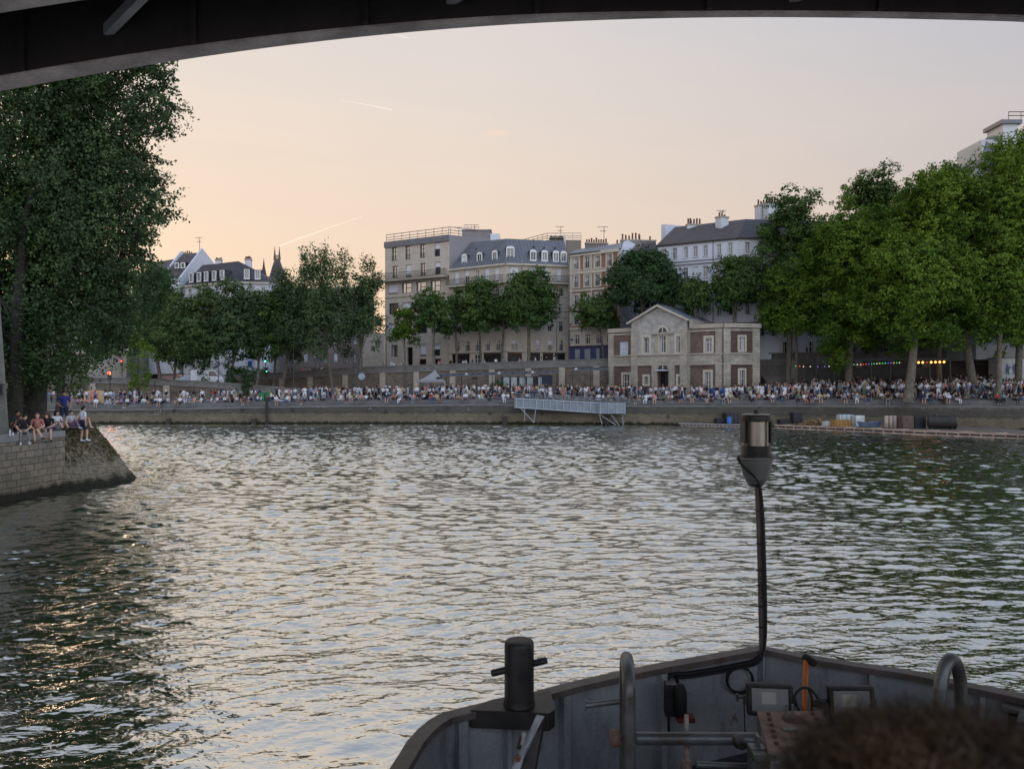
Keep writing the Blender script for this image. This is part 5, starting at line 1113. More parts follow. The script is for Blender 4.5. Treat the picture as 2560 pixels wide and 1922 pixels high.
inn = [offs(R_, i, .13) for i in range(len(R_))]; out_ = [offs(R_, i, -.03) for i in range(len(R_))]
gw_ = MB(); hl = MB(); bw_ = MB()
up = Vector((0,0,1)); DZ = .42
for i in range(len(R_)-1):
    a, b, c, d_ = out_[i], out_[i+1], inn[i+1], inn[i]; h = Vector((0,0,.07))
    gw_.add([a, b, c, d_, a-h, b-h, c-h, d_-h], [(3,2,1,0),(4,5,6,7),(0,1,5,4),(2,3,7,6)], gunm)
    m0, m1 = offs(R_, i, .03), offs(R_, i+1, .03); dn = Vector((0,0,ZR-DZ))
    bw_.quad(m1-h*.9, m0-h*.9, m0-dn, m1-dn, hullp)
    k0 = offs(R_, i, -.02); k1 = offs(R_, i+1, -.02)
    hl.quad(out_[i]-h, out_[i+1]-h, k1-Vector((0,0,ZR+.35)), k0-Vector((0,0,ZR+.35)), M('hull_outside', (.03,.032,.036), .5, var=.3, scale=1.5))
gw_.build('gunwale', bt); bw_.build('bulwark', bt); hl.build('hull', bt)
dk = MB(); dk.poly([Vector((v.x, v.y, DZ)) for v in R_][::-1], deckp); dk.build('deck', bt)
# upper deck under the passengers
ud = MB(); ud.box((2.85, -1.4, 3.25), (7.6, 6.0, .12), deckp); ud.box((2.85, 1.5, 1.9), (7.4, .08, 2.6), hullp); ud.build('upper_deck', bt)
def frame_at(px, w0, wd=.10, top=.07):      # vertical stiffeners welded to the inside of the bulwark
    s = (px-CX)/F; best = None
    for i in range(len(R_)-1):
        a, b = offs(R_, i, .03), offs(R_, i+1, .03); den = (b.x-a.x)-s*(b.y-a.y)
        if abs(den) < 1e-6: continue
        t = (s*a.y-a.x)/den
        if 0 <= t <= 1 and a.y+t*(b.y-a.y) > 5: best = (a+(b-a)*t, (b-a).normalized())
    p, t = best; n = Vector((t.y, -t.x, 0)); m_ = MB(); zc_ = (ZR-top+DZ)/2
    m_.box(p+n*wd/2+Vector((0,0,zc_-ZR)), (w0, wd, ZR-top-DZ-.01), hullp, rz=math.atan2(t.y, t.x)); m_.build('bulwark_frame', bt)
    return p, t, n
for px, w0 in ((1148,.10), (1262,.05), (1405,.09), (1649,.08), (1896,.025), (2182,.07), (2460,.05)): frame_at(px, w0)
# bollards
def bollard(cx, cy, label):
    e = empty('bollard', (cx, cy, ZR), label=label, cat='bollard')
    m_ = MB(); m_.lathe((cx, cy, ZR+.02), [(.165,0),(.158,.03),(.152,.08),(.152,.605),(.148,.635),(.136,.648),(.0,.650)], blk, 32); m_.build('post', e)
    m_ = MB(); a = Vector((cx-.29, cy-.03, ZR+.34)); b = Vector((cx+.29, cy+.02, ZR+.46)); m_.tube([a, a+(b-a)*.02, a+(b-a)*.98, b], [.025,.036,.036,.025], blk, 12); m_.build('cross_pin', e)
    m_ = MB(); m_.prism([(cx-.50, cy-.14), (cx+.30, cy-.22), (cx+.36, cy-.12), (cx+.34, cy+.35), (cx-.28, cy+.12)], ZR-.17, ZR+.015, blk); m_.build('base', e, bevel=.012)
bollard(XP(1298,7.82), 7.82, 'black bollard with cross pin on the bow, whole in view'); bollard(XP(2642,7.55), 7.55, 'black bollard at the frame edge, only its pin showing')
# hoop frames
Yh = 7.0
def hoop(pts, r, label, extra=None):
    c = pts[0]; e = empty('steel_hoop', (c[0], c[1], DZ), label=label, cat='hoop'); m_ = MB(); m_.tube(pts, r*.9, galv, 14); m_.build('tube', e); return e
a = np.linspace(0, math.pi, 15)
xl = XP(1568, Yh); pl = [(xl-.03, Yh-.30, DZ)]+[(xl-.03+.03*(1-math.cos(t))/2*2, Yh-.30*math.cos(t), ZP(1705,Yh)+.20*math.sin(t)) for t in a]+[(xl+.03, Yh+.30, DZ)]
h1 = hoop(pl, .065, 'grey steel hoop seen edge-on beside the bollard')
xr = XP(2376, Yh); pr_ = [(xr-.19, Yh-.10, DZ)]+[(xr-.155*math.cos(t), Yh-.10*math.cos(t), ZP(1745,Yh)+.36*math.sin(t)) for t in a]+[(xr+.19, Yh+.10, DZ)]
h2 = hoop(pr_, .064, 'grey steel hoop seen open at the starboard side')
m_ = MB(); m_.tube([W(1548,1752,Yh-.1), W(1464,1762,Yh-.1)], .027, galv, 10); m_.tube([W(1466,1750,Yh-.1), W(1465,1774,Yh-.1)], .014, galv, 6); m_.build('side_arm', h1)
m_ = MB(); m_.lathe(W(1538,1845,Yh-.22), [(.03,-.05),(.075,-.04),(.075,.04),(.03,.05)], rust, 9, axis=(1,0,0)); m_.tube([W(1530,1845,Yh-.22), W(1560,1845,Yh-.22)], .025, galv, 8); m_.build('clamp_wheel', h1)
# pipe railing between the hoop and the winch
wn_ = empty('deck_winch', (XP(1975,6.6), 6.6, DZ), label='rusty pale winch housing with bolts and grey pipe bar', cat='winch')
m_ = MB(); m_.tube([W(1590,1845,7.05), W(1895,1846,7.05)], .058, galv, 14); m_.build('pipe_bar', wn_)
m_ = MB(); 
zt = ZP(1780, 7.4); A = [W(1903,1779,7.4), W(2045,1779,7.4), None, None]; A = [Vector((v.x, v.y, zt)) if v else None for v in A]; Yf = F*(CAMH-zt)/(1872-CY)
A[2] = Vector((XP(2110,Yf), Yf, zt)); A[3] = Vector((XP(1926,Yf), Yf, zt)); 
m_.prism([(v.x, v.y) for v in (A[3], A[2], A[1], A[0])], DZ, zt-.03, hullp); m_.build('housing', wn_)
m_ = MB(); g2 = .03; m_.prism([(A[3].x-g2, A[3].y-g2), (A[2].x+g2, A[2].y-g2), (A[1].x+g2, A[1].y+g2), (A[0].x-g2, A[0].y+g2)], zt-.028, zt, rust)
for k in range(6):
    q = A[0]+(A[3]-A[0])*(k+.4)/6.2+Vector((.065,0,0)); m_.lathe(q, [(.022,0),(.022,.018),(.012,.022)], M('rust_bolt', (.09,.04,.035), .8), 6)
    q = A[1]+(A[2]-A[1])*(k+.4)/6.2-Vector((.065,0,0)); m_.lathe(q, [(.022,0),(.022,.018),(.012,.022)], MATS['rust_bolt'], 6)
q0 = A[0]+(A[1]-A[0])*.45+Vector((0,-.15,0)); m_.lathe(q0, [(.10,0),(.10,.012),(.02,.016)], MATS['rust_bolt'], 16)
for dx in (-.06, .0): m_.tube([q0+Vector((dx,0,0)), q0+Vector((dx,0,.14))], .012, galv, 8)
m_.box(A[3]+(A[1]-A[3])*.42+Vector((0,.05,.01)), (.13,.06,.02), galv); m_.build('top_plate', wn_)
m_ = MB(); m_.lathe(W(1850,1856,6.95), [(.055,-.06),(.06,.0),(.04,.06)], blk, 14, axis=(0,-1,0)); m_.tube([W(1855,1856,6.95), W(1905,1866,6.95)], .045, galv, 12); m_.box(W(1893,1866,6.85), (.03,.1,.22), galv); m_.box(W(1892,1903,6.8), (.13,.12,.28), galv); m_.box(W(1905,1880,6.75), (.2,.2,.05), galv); m_.build('crank', wn_)
m_ = MB(); m_.tube([W(1716,1785,7.3), W(1716,1840,7.25), W(1718,1925,7.2)], [.022,.026,.03], M('worn_white_rod', (.33,.31,.28), .6, scale=6, col2=(.15,.09,.06)), 10); m_.lathe(W(1716,1915,7.2), [(.05,-.05),(.06,0),(.05,.06)], rust, 10); m_.build('rod', wn_)
m_ = MB(); m_.tube([W(1740,1910,7.1), W(1900,1916,7.1)], .03, galv, 8); m_.build('lower_bar', wn_)
# electric box with red clamp and cable along the bulwark
eb = empty('cable_box', W(1705,1750,8.6), label='black cylindrical junction box with red clamp on the bulwark', cat='junction box')
m_ = MB(); c = W(1701,1750,8.55); m_.lathe(c+Vector((0,0,-.17)), [(.055,0),(.075,.02),(.075,.26),(.05,.33),(.03,.36)], rub, 16); m_.box(c+Vector((-.09,.1,-.02)), (.12,.14,.36), blk); m_.build('body', eb)
m_ = MB(); m_.box(c+Vector((.05,-.02,-.19)), (.19,.14,.055), M('red_clamp', (.16,.02,.018), .5)); m_.build('clamp', eb)
cb = MB()
def on_bul(px, py, inset=.05):
    s = (px-CX)/F
    for i in range(len(R_)-1):
        a, b = offs(R_, i, .03), offs(R_, i+1, .03); den = (b.x-a.x)-s*(b.y-a.y); t = (s*a.y-a.x)/den if abs(den) > 1e-6 else -1
        if 0 <= t <= 1 and a.y+t*(b.y-a.y) > 5:
            p = a+(b-a)*t; k = (p.y-inset)/p.y; return Vector((p.x*k, p.y*k, ZP(py, p.y*k)))
def smooth(P, n=4):
    P = [Vector(p) for p in P]; out = []
    for i in range(len(P)-1):
        p0, p1, p2, p3 = P[max(0,i-1)], P[i], P[i+1], P[min(len(P)-1,i+2)]
        for k in range(n):
            t = k/n; out.append(.5*((2*p1)+(p2-p0)*t+(2*p0-5*p1+4*p2-p3)*t*t+(3*p1-p0-3*p2+p3)*t**3))
    return out+[P[-1]]
path = [on_bul(*p, .09) for p in ((1670,1830),(1668,1760),(1664,1706),(1672,1688),(1690,1684),(1720,1683),(1790,1672),(1850,1660),(1885,1652),(1903,1636))]
cb.tube(smooth(path), .026, rub, 8); path2 = [p+Vector((0,-.02,-.035)) for p in path[4:]]; cb.tube(smooth(path2), .018, rub, 8)
cb.tube(smooth([on_bul(1697,1722,.1), on_bul(1692,1695,.08), on_bul(1684,1684,.1), on_bul(1668,1700,.1)]), .02, rub, 8)
cb.build('power_cable', label='black power cables clipped along the inside of the bulwark', cat='cable')
ring = [on_bul(1848+32*math.cos(t), 1697+33*math.sin(t), .07) for t in np.linspace(-math.pi*.5, math.pi*1.75, 30)]
cb = MB(); cb.tube(ring, .013, rub, 7); cb.tube([p+Vector((.012,-.015,-.012)) for p in ring], .012, rub, 7); cb.build('cable_coil', label='round loop of black cable hanging under the bow tip', cat='cable')
# floodlights
def flood(px0, px1, py0, py1, Y, label, tilt=.0):
    cx = XP((px0+px1)/2, Y); w_ = (px1-px0)*Y/F; h_ = (py1-py0)*Y/F; cz = ZP((py0+py1)/2, Y); e = empty('floodlight', (cx, Y, cz), label=label, cat='floodlight')
    Rr = Matrix.Rotation(tilt, 3, 'Z') @ Matrix.Rotation(-.12, 3, 'X'); c = Vector((cx, Y, cz))
    def B(m_, p, d, mt): m_.box(c+Rr @ Vector(p), d, mt, M=Rr)
    m_ = MB(); t = .05
    for s in (-1, 1): B(m_, (s*(w_/2-t/2), 0, 0), (t, .09, h_), blk); B(m_, (0, 0, s*(h_/2-t/2)), (w_-.002, .088, t), blk)
    m_.build('housing_frame', e, bevel=.018)
    m_ = MB(); B(m_, (0, .06, 0), (w_-t, .03, h_-t), M('flood_back', (.035,.037,.04), .4)); 
    for s in (-1, 1): m_.quad(c+Rr@Vector((s*(w_/2-t), -.01, -h_/2+t)), c+Rr@Vector((s*(w_/2-t), -.01, h_/2-t)), c+Rr@Vector((s*w_*.2, .04, h_*.2)), c+Rr@Vector((s*w_*.2, .04, -h_*.2)), M('flood_reflector', (.07,.07,.07), .2, .8))
    for s in (-1, 1): m_.quad(c+Rr@Vector((-w_/2+t, -.01, s*(h_/2-t))), c+Rr@Vector((w_/2-t, -.01, s*(h_/2-t))), c+Rr@Vector((w_*.2, .04, s*h_*.2)), c+Rr@Vector((-w_*.2, .04, s*h_*.2)), MATS['flood_reflector'])
    B(m_, (0, .035, 0), (w_*.3, .012, h_*.36), M('led_panel', (.24,.24,.17), .5)); m_.build('reflector', e)
    m_ = MB(); B(m_, (0, -.03, 0), (w_-t*1.5, .006, h_-t*1.5), MATS['clear_glass']); m_.build('glass', e)
    m_ = MB()
    for s in (-1, 1): B(m_, (s*(w_/2+.02), .02, -.02), (.025, .03, .09), blk)
    B(m_, (-w_/2-.06, .02, 0), (.06, .02, .02), blk); B(m_, (-w_/2-.09, .02, 0), (.02, .05, .07), blk); B(m_, (0, .08, -h_/2-.25), (.05, .05, .5), galv); B(m_, (-w_/2-.02, .03, -h_*.5-.12), (.012, .012, .42), blk); m_.build('bracket', e)
gm_, t, b = pbase('clear_glass', .03, 0, .5); b.inputs['Base Color'].default_value = (1,1,1,1); b.inputs['Alpha'].default_value = .12
flood(1868, 1980, 1708, 1786, 7.9, 'black floodlight with bright reflector left of the orange handle', -.1)
flood(2070, 2184, 1714, 1792, 7.9, 'black floodlight half hidden by the brown hair', .0)
# orange-handled broom
bm_ = empty('orange_pole', W(2012,1775,8.0), label='orange pole with black crosswise handle leaning on the bow', cat='tool')
m_ = MB(); m_.tube([W(2015,1652,8.25), W(2011,1780,7.8), W(2009,1850,7.5)], [.028,.027,.027], M('orange_plastic', (.55,.13,.015), .45), 12); m_.build('shaft', bm_)
m_ = MB(); m_.tube([W(2008,1645,8.3), W(2014,1643,8.28), W(2034,1656,8.2), W(2040,1661,8.18)], [.03,.045,.042,.03], rub, 12); m_.build('grip', bm_)
m_ = MB(); m_.tube(smooth([W(1982,1795,7.75), W(1985,1745,7.85), W(2000,1722,7.9), W(2022,1720,7.9), W(2045,1745,7.85), W(2062,1790,7.75)]), .014, rub, 7); m_.tube(smooth([W(1985,1735,7.9), W(1995,1770,7.85), W(2010,1790,7.7)]), .012, rub, 7)
m_.tube(smooth([W(2021,1716,7.95), W(2030,1750,7.9), W(2028,1790,7.8)]), .012, rub, 7); m_.build('rope_cable', label='tangled black cable behind the orange pole', cat='cable')
m_ = MB(); m_.lathe(W(2052,1768,7.8), [(.05,-.07),(.075,-.04),(.075,.05),(.04,.08)], rub, 12); m_.box(W(2045,1775,7.75), (.10,.05,.05), galv); m_.build('searchlight_motor', label='small black fitting between the two floodlights', cat='fitting')
# white davit plate at lower left
dv = empty('folding_davit', W(1320,1860,6.7), label='white and black folding metal arm below the bollard', cat='arm')
m_ = MB(); p = [W(1340,1789,6.9), W(1359,1793,6.9), W(1312,1880,6.75), W(1300,1922,6.7), W(1276,1928,6.7), W(1283,1905,6.7), W(1316,1840,6.8)]
def plate(m_, p, th, mt): o = Vector((th*.4, th, 0)); n = len(p); m_.add(p+[v+o for v in p], [tuple(range(n))[::-1], tuple(range(n, 2*n))]+[(i, (i+1)%n, (i+1)%n+n, i+n) for i in range(n)], mt)
plate(m_, p, .03, M('worn_white_paint', (.42,.46,.52), .5, scale=5, col2=(.28,.27,.26), fine=.15)); m_.build('white_plate', dv)
m_ = MB(); p = [W(1357,1805,6.95), W(1359,1798,6.95), W(1352,1845,6.9), W(1336,1930,6.8), W(1290,1930,6.8), W(1310,1895,6.85)]; plate(m_, p, .05, blk); m_.build('black_plate', dv)
m_ = MB(); m_.tube([W(1311,1832,6.65), W(1306,1860,6.65)], .022, MATS['worn_white_paint'], 8); m_.tube([W(1305,1840,6.66), W(1296,1870,6.66)], .02, blk, 8); m_.lathe(W(1294,1894,6.6), [(.03,-.015),(.03,.015)], rust, 8, axis=(0,-1,0)); m_.build('latch', dv)
# box under the rail at the right edge
m_ = MB(); p = [(XP(2505,8.0),8.0), (XP(2620,7.7),7.7), (XP(2640,8.1),8.1), (XP(2515,8.25),8.25)]; m_.prism(p, ZP(1778,8), ZR-.08, M('grey_box', (.15,.14,.13), .6)); bx_ = m_.build('rail_box', label='grey box fixed under the gunwale at the right frame edge', cat='box', bevel=.02)
m_ = MB(); m_.prism([(XP(2520,7.9),7.9), (XP(2640,7.6),7.6), (XP(2640,8.05),8.05), (XP(2525,8.15),8.15)], ZP(1835,8), ZP(1779,8), blk); m_.build('lower_case', bx_)

# bow light mast
mst = empty('light_mast', (XP(1905,9.45), 9.45, ZR), label='slim bow mast carrying a round navigation lamp on a bowl bracket', cat='mast')
Ym = 9.42; pa = [(1906,1640), (1905,1600), (1903,1500), (1901,1400), (1898,1300), (1894,1200), (1892,1150)]
m_ = MB(); m_.tube([W(*p, Ym) for p in pa], .038, M('mast_paint', (.12,.10,.10), .5, var=.4, scale=3), 16); m_.build('pole', mst)
m_ = MB()
m_.tube(smooth([W(1904,1640,Ym-.05), W(1913,1600,Ym-.05), W(1914,1520,Ym-.06), W(1912,1420,Ym-.06), W(1909,1330,Ym-.06), W(1905,1260,Ym-.06), W(1899,1215,Ym-.08), W(1890,1180,Ym-.12), W(1888,1150,Ym-.14)]), .02, rub, 8)
m_.tube(smooth([W(1911,1500,Ym-.08), W(1909,1400,Ym-.08), W(1907,1320,Ym-.08), W(1902,1240,Ym-.08), W(1893,1200,Ym-.12), W(1862,1170,Ym-.18), W(1848,1152,Ym-.16), W(1846,1142,Ym-.1)]), .016, rub, 8)
for py in (1276,1358,1424,1462,1514,1566): m_.tube([W(1890,py,Ym-.02), W(1902,py+2,Ym-.1), W(1914,py,Ym-.02)], .008, rub, 5)
m_.build('cable', mst)
cx_ = XP(1890, Ym); s_ = Ym/F; zz = lambda py: ZP(py, Ym)
m_ = MB(); m_.lathe((cx_, Ym, 0), [(.03,zz(1218)),(22*s_,zz(1207)),(31*s_,zz(1190)),(37*s_,zz(1168)),(42*s_,zz(1145))], M('bracket_grey', (.12,.125,.125), .5, scale=4, col2=(.10,.10,.10)), 20); m_.build('bowl_bracket', mst)
m_ = MB(); m_.lathe((cx_, Ym, 0), [(.02,zz(1218)),(18*s_,zz(1213)),(27*s_,zz(1198))], blk, 18); m_.build('bracket_drain', mst)
m_ = MB(); m_.box((cx_, Ym, zz(1143)), (92*s_, .42, .022), MATS['bracket_grey']); m_.build('shelf', mst, bevel=.006)
m_ = MB(); m_.lathe((cx_+.0, Ym, 0), [(42*s_,zz(1141)),(42*s_,zz(1138)),(36*s_,zz(1133)),(36*s_,zz(1117)),(33*s_,zz(1113))], blk, 28); m_.build('lamp_base', mst)
m_ = MB(); m_.lathe((cx_, Ym, 0), [(31.5*s_,zz(1115)),(31.5*s_,zz(1050))], M('brass_cylinder', (.20,.19,.165), .3, .85, var=.2, scale=2), 32); m_.build('lamp_cylinder', mst)
m_ = MB()
for s in (-1, 1): m_.box((cx_+s*33*s_, Ym, zz(1078)), (.02, .16, 56*s_), blk)
m_.lathe((cx_, Ym, 0), [(35*s_,zz(1053)),(36*s_,zz(1050)),(36*s_,zz(1040)),(34*s_,zz(1036))], blk, 28); m_.lathe((cx_, Ym, 0), [(34.5*s_,zz(1036)),(33*s_,zz(1034.5))], M('cap_white', (.5,.5,.47), .5), 28); m_.lathe((cx_, Ym, 0), [(6*s_,zz(1035)),(6*s_,zz(1028)),(5*s_,zz(1025)),(2*s_,zz(1024))], blk, 12); m_.build('lamp_cap', mst)

# contrails and a small pink cloud
ct = M('contrail_vapour', (1,.86,.72), 1, var=.02)
def trail(pts, r, label, a=.6, col=(1,.84,.68)):
    m, t, b = pbase('vapour_%d' % len(MATS), 1); b.inputs['Base Color'].default_value = (*col, 1); b.inputs['Emission Color'].default_value = (*col, 1); b.inputs['Emission Strength'].default_value = .95  # vapour glows by itself, standing in for sunlight on the trail
    lw = N(t, 'ShaderNodeLayerWeight'); lw.inputs[0].default_value = .5; r_ = ramp(t, [(.25, (a,)*3), (.95, (0,0,0))], lw.outputs['Facing']); t.links.new(r_.outputs[0], b.inputs['Alpha'])
    m_ = MB(); m_.tube(pts, r, m, 10, cap=False); o = m_.build('contrail', label=label, cat='contrail'); return o
trail([W(698,616,3000), W(760,592,3000), W(830,567,3000), W(905,541,3000)], [1.6,1.3,1.0,.5], 'long slanting contrail rising from the tower spires', .2)
trail([W(850,251,3000), W(915,262,3000), W(980,275,3000)], [.3,.7,.9], 'short contrail high in the middle of the sky', .2)
trail([W(978,87,3000), W(1000,91,3000), W(1022,96,3000)], [.3,.8,.7], 'tiny contrail just under the bridge arch', .2)
# ---------------------------------------------------------------- people
def V3(*a): return Vector(a)
def stand(**o):
    J = dict(pel=V3(0,0,.95), wst=V3(0,0,1.10), chs=V3(0,.01,1.30), nek=V3(0,.01,1.46), hed=V3(0,-.015,1.61), sl=V3(-.18,.01,1.41), sr=V3(.18,.01,1.41),
             el=V3(-.24,.03,1.13), er=V3(.24,.03,1.13), wl=V3(-.25,-.06,.88), wr=V3(.25,-.06,.88), hl=V3(-.09,0,.92), hr=V3(.09,0,.92),
             kl=V3(-.11,-.02,.50), kr=V3(.11,-.02,.50), al=V3(-.12,.03,.09), ar=V3(.12,.03,.09), tl=V3(-.14,-.13,.035), tr=V3(.14,-.13,.035)); J.update(o); return J
def sit(lean=0.05, **o):      # seated on an edge, origin at the seat; thighs forward (-y), shins hanging
    J = dict(pel=V3(0,.0,.11), wst=V3(0,lean*.5,.27), chs=V3(0,lean,.46), nek=V3(0,lean,.61), hed=V3(0,lean-.03,.76), sl=V3(-.18,lean,.56), sr=V3(.18,lean,.56),
             el=V3(-.26,lean-.05,.30), er=V3(.26,lean-.05,.30), wl=V3(-.16,-.25,.20), wr=V3(.16,-.25,.20), hl=V3(-.1,-.02,.10), hr=V3(.1,-.02,.10),
             kl=V3(-.13,-.46,.07), kr=V3(.13,-.46,.07), al=V3(-.12,-.50,-.36), ar=V3(.12,-.48,-.36), tl=V3(-.13,-.65,-.41), tr=V3(.13,-.63,-.41)); J.update(o); return J
def mixj(a, **o): J = dict(a); J.update(o); return J
def ground_sit(**o):
    J = sit(.12, kl=V3(-.13,-.38,.46), kr=V3(.13,-.38,.46), al=V3(-.12,-.68,.08), ar=V3(.12,-.68,.08), tl=V3(-.13,-.84,.04), tr=V3(.13,-.84,.04), wl=V3(-.1,-.46,.42), wr=V3(.1,-.46,.42)); J.update(o); return J
def icos(): 
    bm = bmesh.new(); bmesh.ops.create_icosphere(bm, subdivisions=2, radius=1); v = [x.co.copy() for x in bm.verts]; f = [[y.index for y in x.verts] for x in bm.faces]; bm.free(); return v, f
ICO = icos()
def bones_of(J, hair='short', fine=False):
    B = []      # (a, b, ra, rb, region)
    A = B.append
    A((J['hl'], J['hr'], .105, .105, 'bot')); A((J['pel'], J['wst'], .125, .115, 'bot')); A((J['wst'], J['chs'], .118, .135, 'top')); A((J['chs'], (J['sl']+J['sr'])/2, .13, .10, 'top'))
    A((J['sl']*.85+J['sr']*.15, J['sr']*.85+J['sl']*.15, .075, .075, 'top')); A(((J['sl']+J['sr'])/2, J['nek'], .07, .052, 'skin')); A((J['nek'], J['hed'], .05, .055, 'skin'))
    d = (J['hed']-J['nek']).normalized(); fwd = J.get('face', V3(0,-1,0)); A((J['hed']-d*.045+fwd*.02, J['hed']+d*.035, .072, .086, 'skin')); A((J['hed']+d*.02-fwd*.032, J['hed']+d*.058-fwd*.012, .092, .091, 'hair'))
    if hair in ('long', 'curly'):
        k = 1.0 if hair == 'long' else 1.35
        A((J['hed']+d*.03-fwd*.05, J['nek']-fwd*.09+V3(0,0,-.05), .085*k, .06*k, 'hair'))
        for s in (-1, 1): side = d.cross(fwd).normalized()*s; A((J['hed']+side*.06-fwd*.02, J['nek']+side*.09-fwd*.03+V3(0,0,-.04), .045*k, .035*k, 'hair'))
    if hair == 'hat': A((J['hed']+d*.05, J['hed']+d*.10, .105, .07, 'hair')); A((J['hed']+d*.06+fwd*.09, J['hed']+d*.06-fwd*.09, .10, .10, 'hair'))
    if hair == 'bun': A((J['hed']+d*.10-fwd*.06, J['hed']+d*.12-fwd*.07, .04, .04, 'hair'))
    if fine:
        sd = d.cross(fwd).normalized(); c = J['hed']
        A((c+fwd*.085-d*.0, c+fwd*.108-d*.028, .010, .016, 'skin')); A((c+fwd*.06-d*.085, c+fwd*.066-d*.085, .032, .032, 'skin'))
        for s in (-1, 1): A((c+sd*s*.086-d*.01, c+sd*s*.09-d*.035-fwd*.01, .016, .012, 'skin')); A((c+sd*s*.028+fwd*.075+d*.028, c+sd*s*.045+fwd*.068+d*.026, .012, .010, 'skin'))
        A((c+fwd*.083-d*.055-sd*.015, c+fwd*.083-d*.055+sd*.015, .011, .011, 'lip'))
    for s in 'lr':
        S, E, Wr = J['s'+s], J['e'+s], J['w'+s]; m = S+(E-S)*.62
        A((S, m, .062, .052, 'top')); A((m-(E-S)*.1, E, .044, .038, 'arm')); A((E, Wr, .039, .026, 'arm'))
        h = (Wr-E).normalized(); hd = J.get('hd'+s); h = hd.normalized() if hd else h
        if not fine: A((Wr, Wr+h*.09, .03, .028, 'skin')); A((Wr+h*.09, Wr+h*.15, .024, .014, 'skin'))
        else:
            pn = J.get('pn'+s, V3(0, -.3, -1)); wd = h.cross(pn).normalized(); pn = wd.cross(h).normalized()
            A((Wr, Wr+h*.05, .024, .03, 'skin'))
            for k, (o, L) in enumerate(((-.030, .062), (-.010, .074), (.011, .069), (.031, .052))):
                b0 = Wr+h*.045+wd*o*.8; b1 = Wr+h*.092+wd*o; A((b0, b1, .0175, .0125, 'skin')); b2 = b1+(h*.8-pn*.25).normalized()*L*.5; A((b1, b2, .0115, .0105, 'skin')); b3 = b2+(h*.5-pn*(.6+.1*k)).normalized()*L*.5; A((b2, b3, .0105, .009, 'skin'))
            ts = -1 if s == 'l' else 1; t0 = Wr+h*.025-wd*.026*ts*-1; t1 = t0+(h*.7+wd*ts*.75).normalized()*.038; t2 = t1+(h*.95-pn*.3).normalized()*.03; A((t0, t1, .0145, .0125, 'skin')); A((t1, t2, .012, .0095, 'skin'))
        H, K, An, T = J['h'+s], J['k'+s], J['a'+s], J['t'+s]; m = H+(K-H)*.7
        A((H, m, .098, .075, 'bot')); A((m, K, .066, .056, 'shin')); A((K, K+(An-K)*.35, .055, .056, 'shin')); A((K+(An-K)*.35, An, .056, .036, 'shin')); A((An, An+(T-An)*.2+V3(0,0,-.0), .04, .04, 'shoe')); A((An+V3(0,.01,-.03), T, .038, .034, 'shoe'))
    if J.get('dress'):
        for s in 'lr': A((J['h'+s], J['h'+s]+(J['k'+s]-J['h'+s])*.8, .12, .15, 'bot'))
    return B
REG = ['skin', 'hair', 'top', 'bot', 'shin', 'arm', 'shoe', 'lip']
def body_mesh(name, J, voxel, hair='short', fine=False, extra=()):
    B = bones_of(J, hair, fine)+list(extra); V = []; Fc = []
    def ball(c, r): k = len(V); V.extend([v*r+c for v in ICO[0]]); Fc.extend([[i+k for i in f] for f in ICO[1]])
    for a, b, ra, rb, _ in B:
        ball(a, ra); ball(b, rb); d = b-a
        if d.length < 1e-4: continue
        d.normalize(); x = d.cross(V3(0,0,1) if abs(d.z) < .9 else V3(1,0,0)).normalized(); y = d.cross(x); n = 12; k = len(V)
        for c, r in ((a, ra), (b, rb)):
            for i in range(n): t = 2*math.pi*i/n; V.append(c+(x*math.cos(t)+y*math.sin(t))*r*.995)
        Fc.extend([[k+i, k+n+i, k+n+(i+1)%n, k+(i+1)%n] for i in range(n)]); Fc.append([k+i for i in range(n)]); Fc.append([k+n+i for i in range(n)][::-1])
    me = bpy.data.meshes.new(name); me.from_pydata(V, [], Fc)
    o = bpy.data.objects.new('tmp', me); COL.objects.link(o); r = o.modifiers.new('r', 'REMESH'); r.mode = 'VOXEL'; r.voxel_size = voxel; r.use_smooth_shade = True
    sm = o.modifiers.new('s', 'SMOOTH'); sm.factor = .5; sm.iterations = 2 if not fine else 1
    bpy.context.view_layer.update(); dg = bpy.context.evaluated_depsgraph_get(); out = bpy.data.meshes.new_from_object(o.evaluated_get(dg)); bpy.data.objects.remove(o); bpy.data.meshes.remove(me)
    out.name = name; out.materials.clear()
    nf = len(out.polygons); co = np.empty(nf*3); out.polygons.foreach_get('center', co); co = co.reshape(-1, 3); best = np.full(nf, 1e9); reg = np.zeros(nf, dtype=np.int32)
    for a, b, ra, rb, g_ in B:
        a_, d = np.array(a), np.array(b-a); L = float(d@d); t = np.clip(((co-a_)@d)/max(L, 1e-9), 0, 1); dist = np.linalg.norm(co-a_-t[:, None]*d, axis=1)-(ra+(rb-ra)*t); m = dist < best; best[m] = dist[m]; reg[m] = REG.index(g_)
    out.polygons.foreach_set('material_index', reg); out.polygons.foreach_set('use_smooth', np.ones(nf, dtype=bool))
    return out
CL = {}
for n_, c in dict(white=(.62,.63,.66), black=(.012,.012,.014), grey=(.20,.20,.21), navy=(.02,.028,.07), beige=(.42,.33,.23), pink=(.50,.20,.20), red=(.33,.035,.03), blue=(.16,.23,.34), green=(.07,.13,.07), brown=(.11,.06,.04), yellow=(.42,.36,.2), orange=(.42,.17,.10), teal=(.13,.22,.23), mauve=(.24,.16,.24)).items(): CL[n_] = M('cloth_'+n_, c, .9, var=.15, scale=9)
JEANS = {'blue jeans': M('denim', (.06,.10,.19), .9, scale=9), 'black trousers': CL['black'], 'white trousers': CL['white'], 'beige shorts': CL['beige'], 'black shorts': CL['black'], 'denim shorts': MATS['denim'], 'navy skirt': CL['navy'], 'grey trousers': CL['grey']}
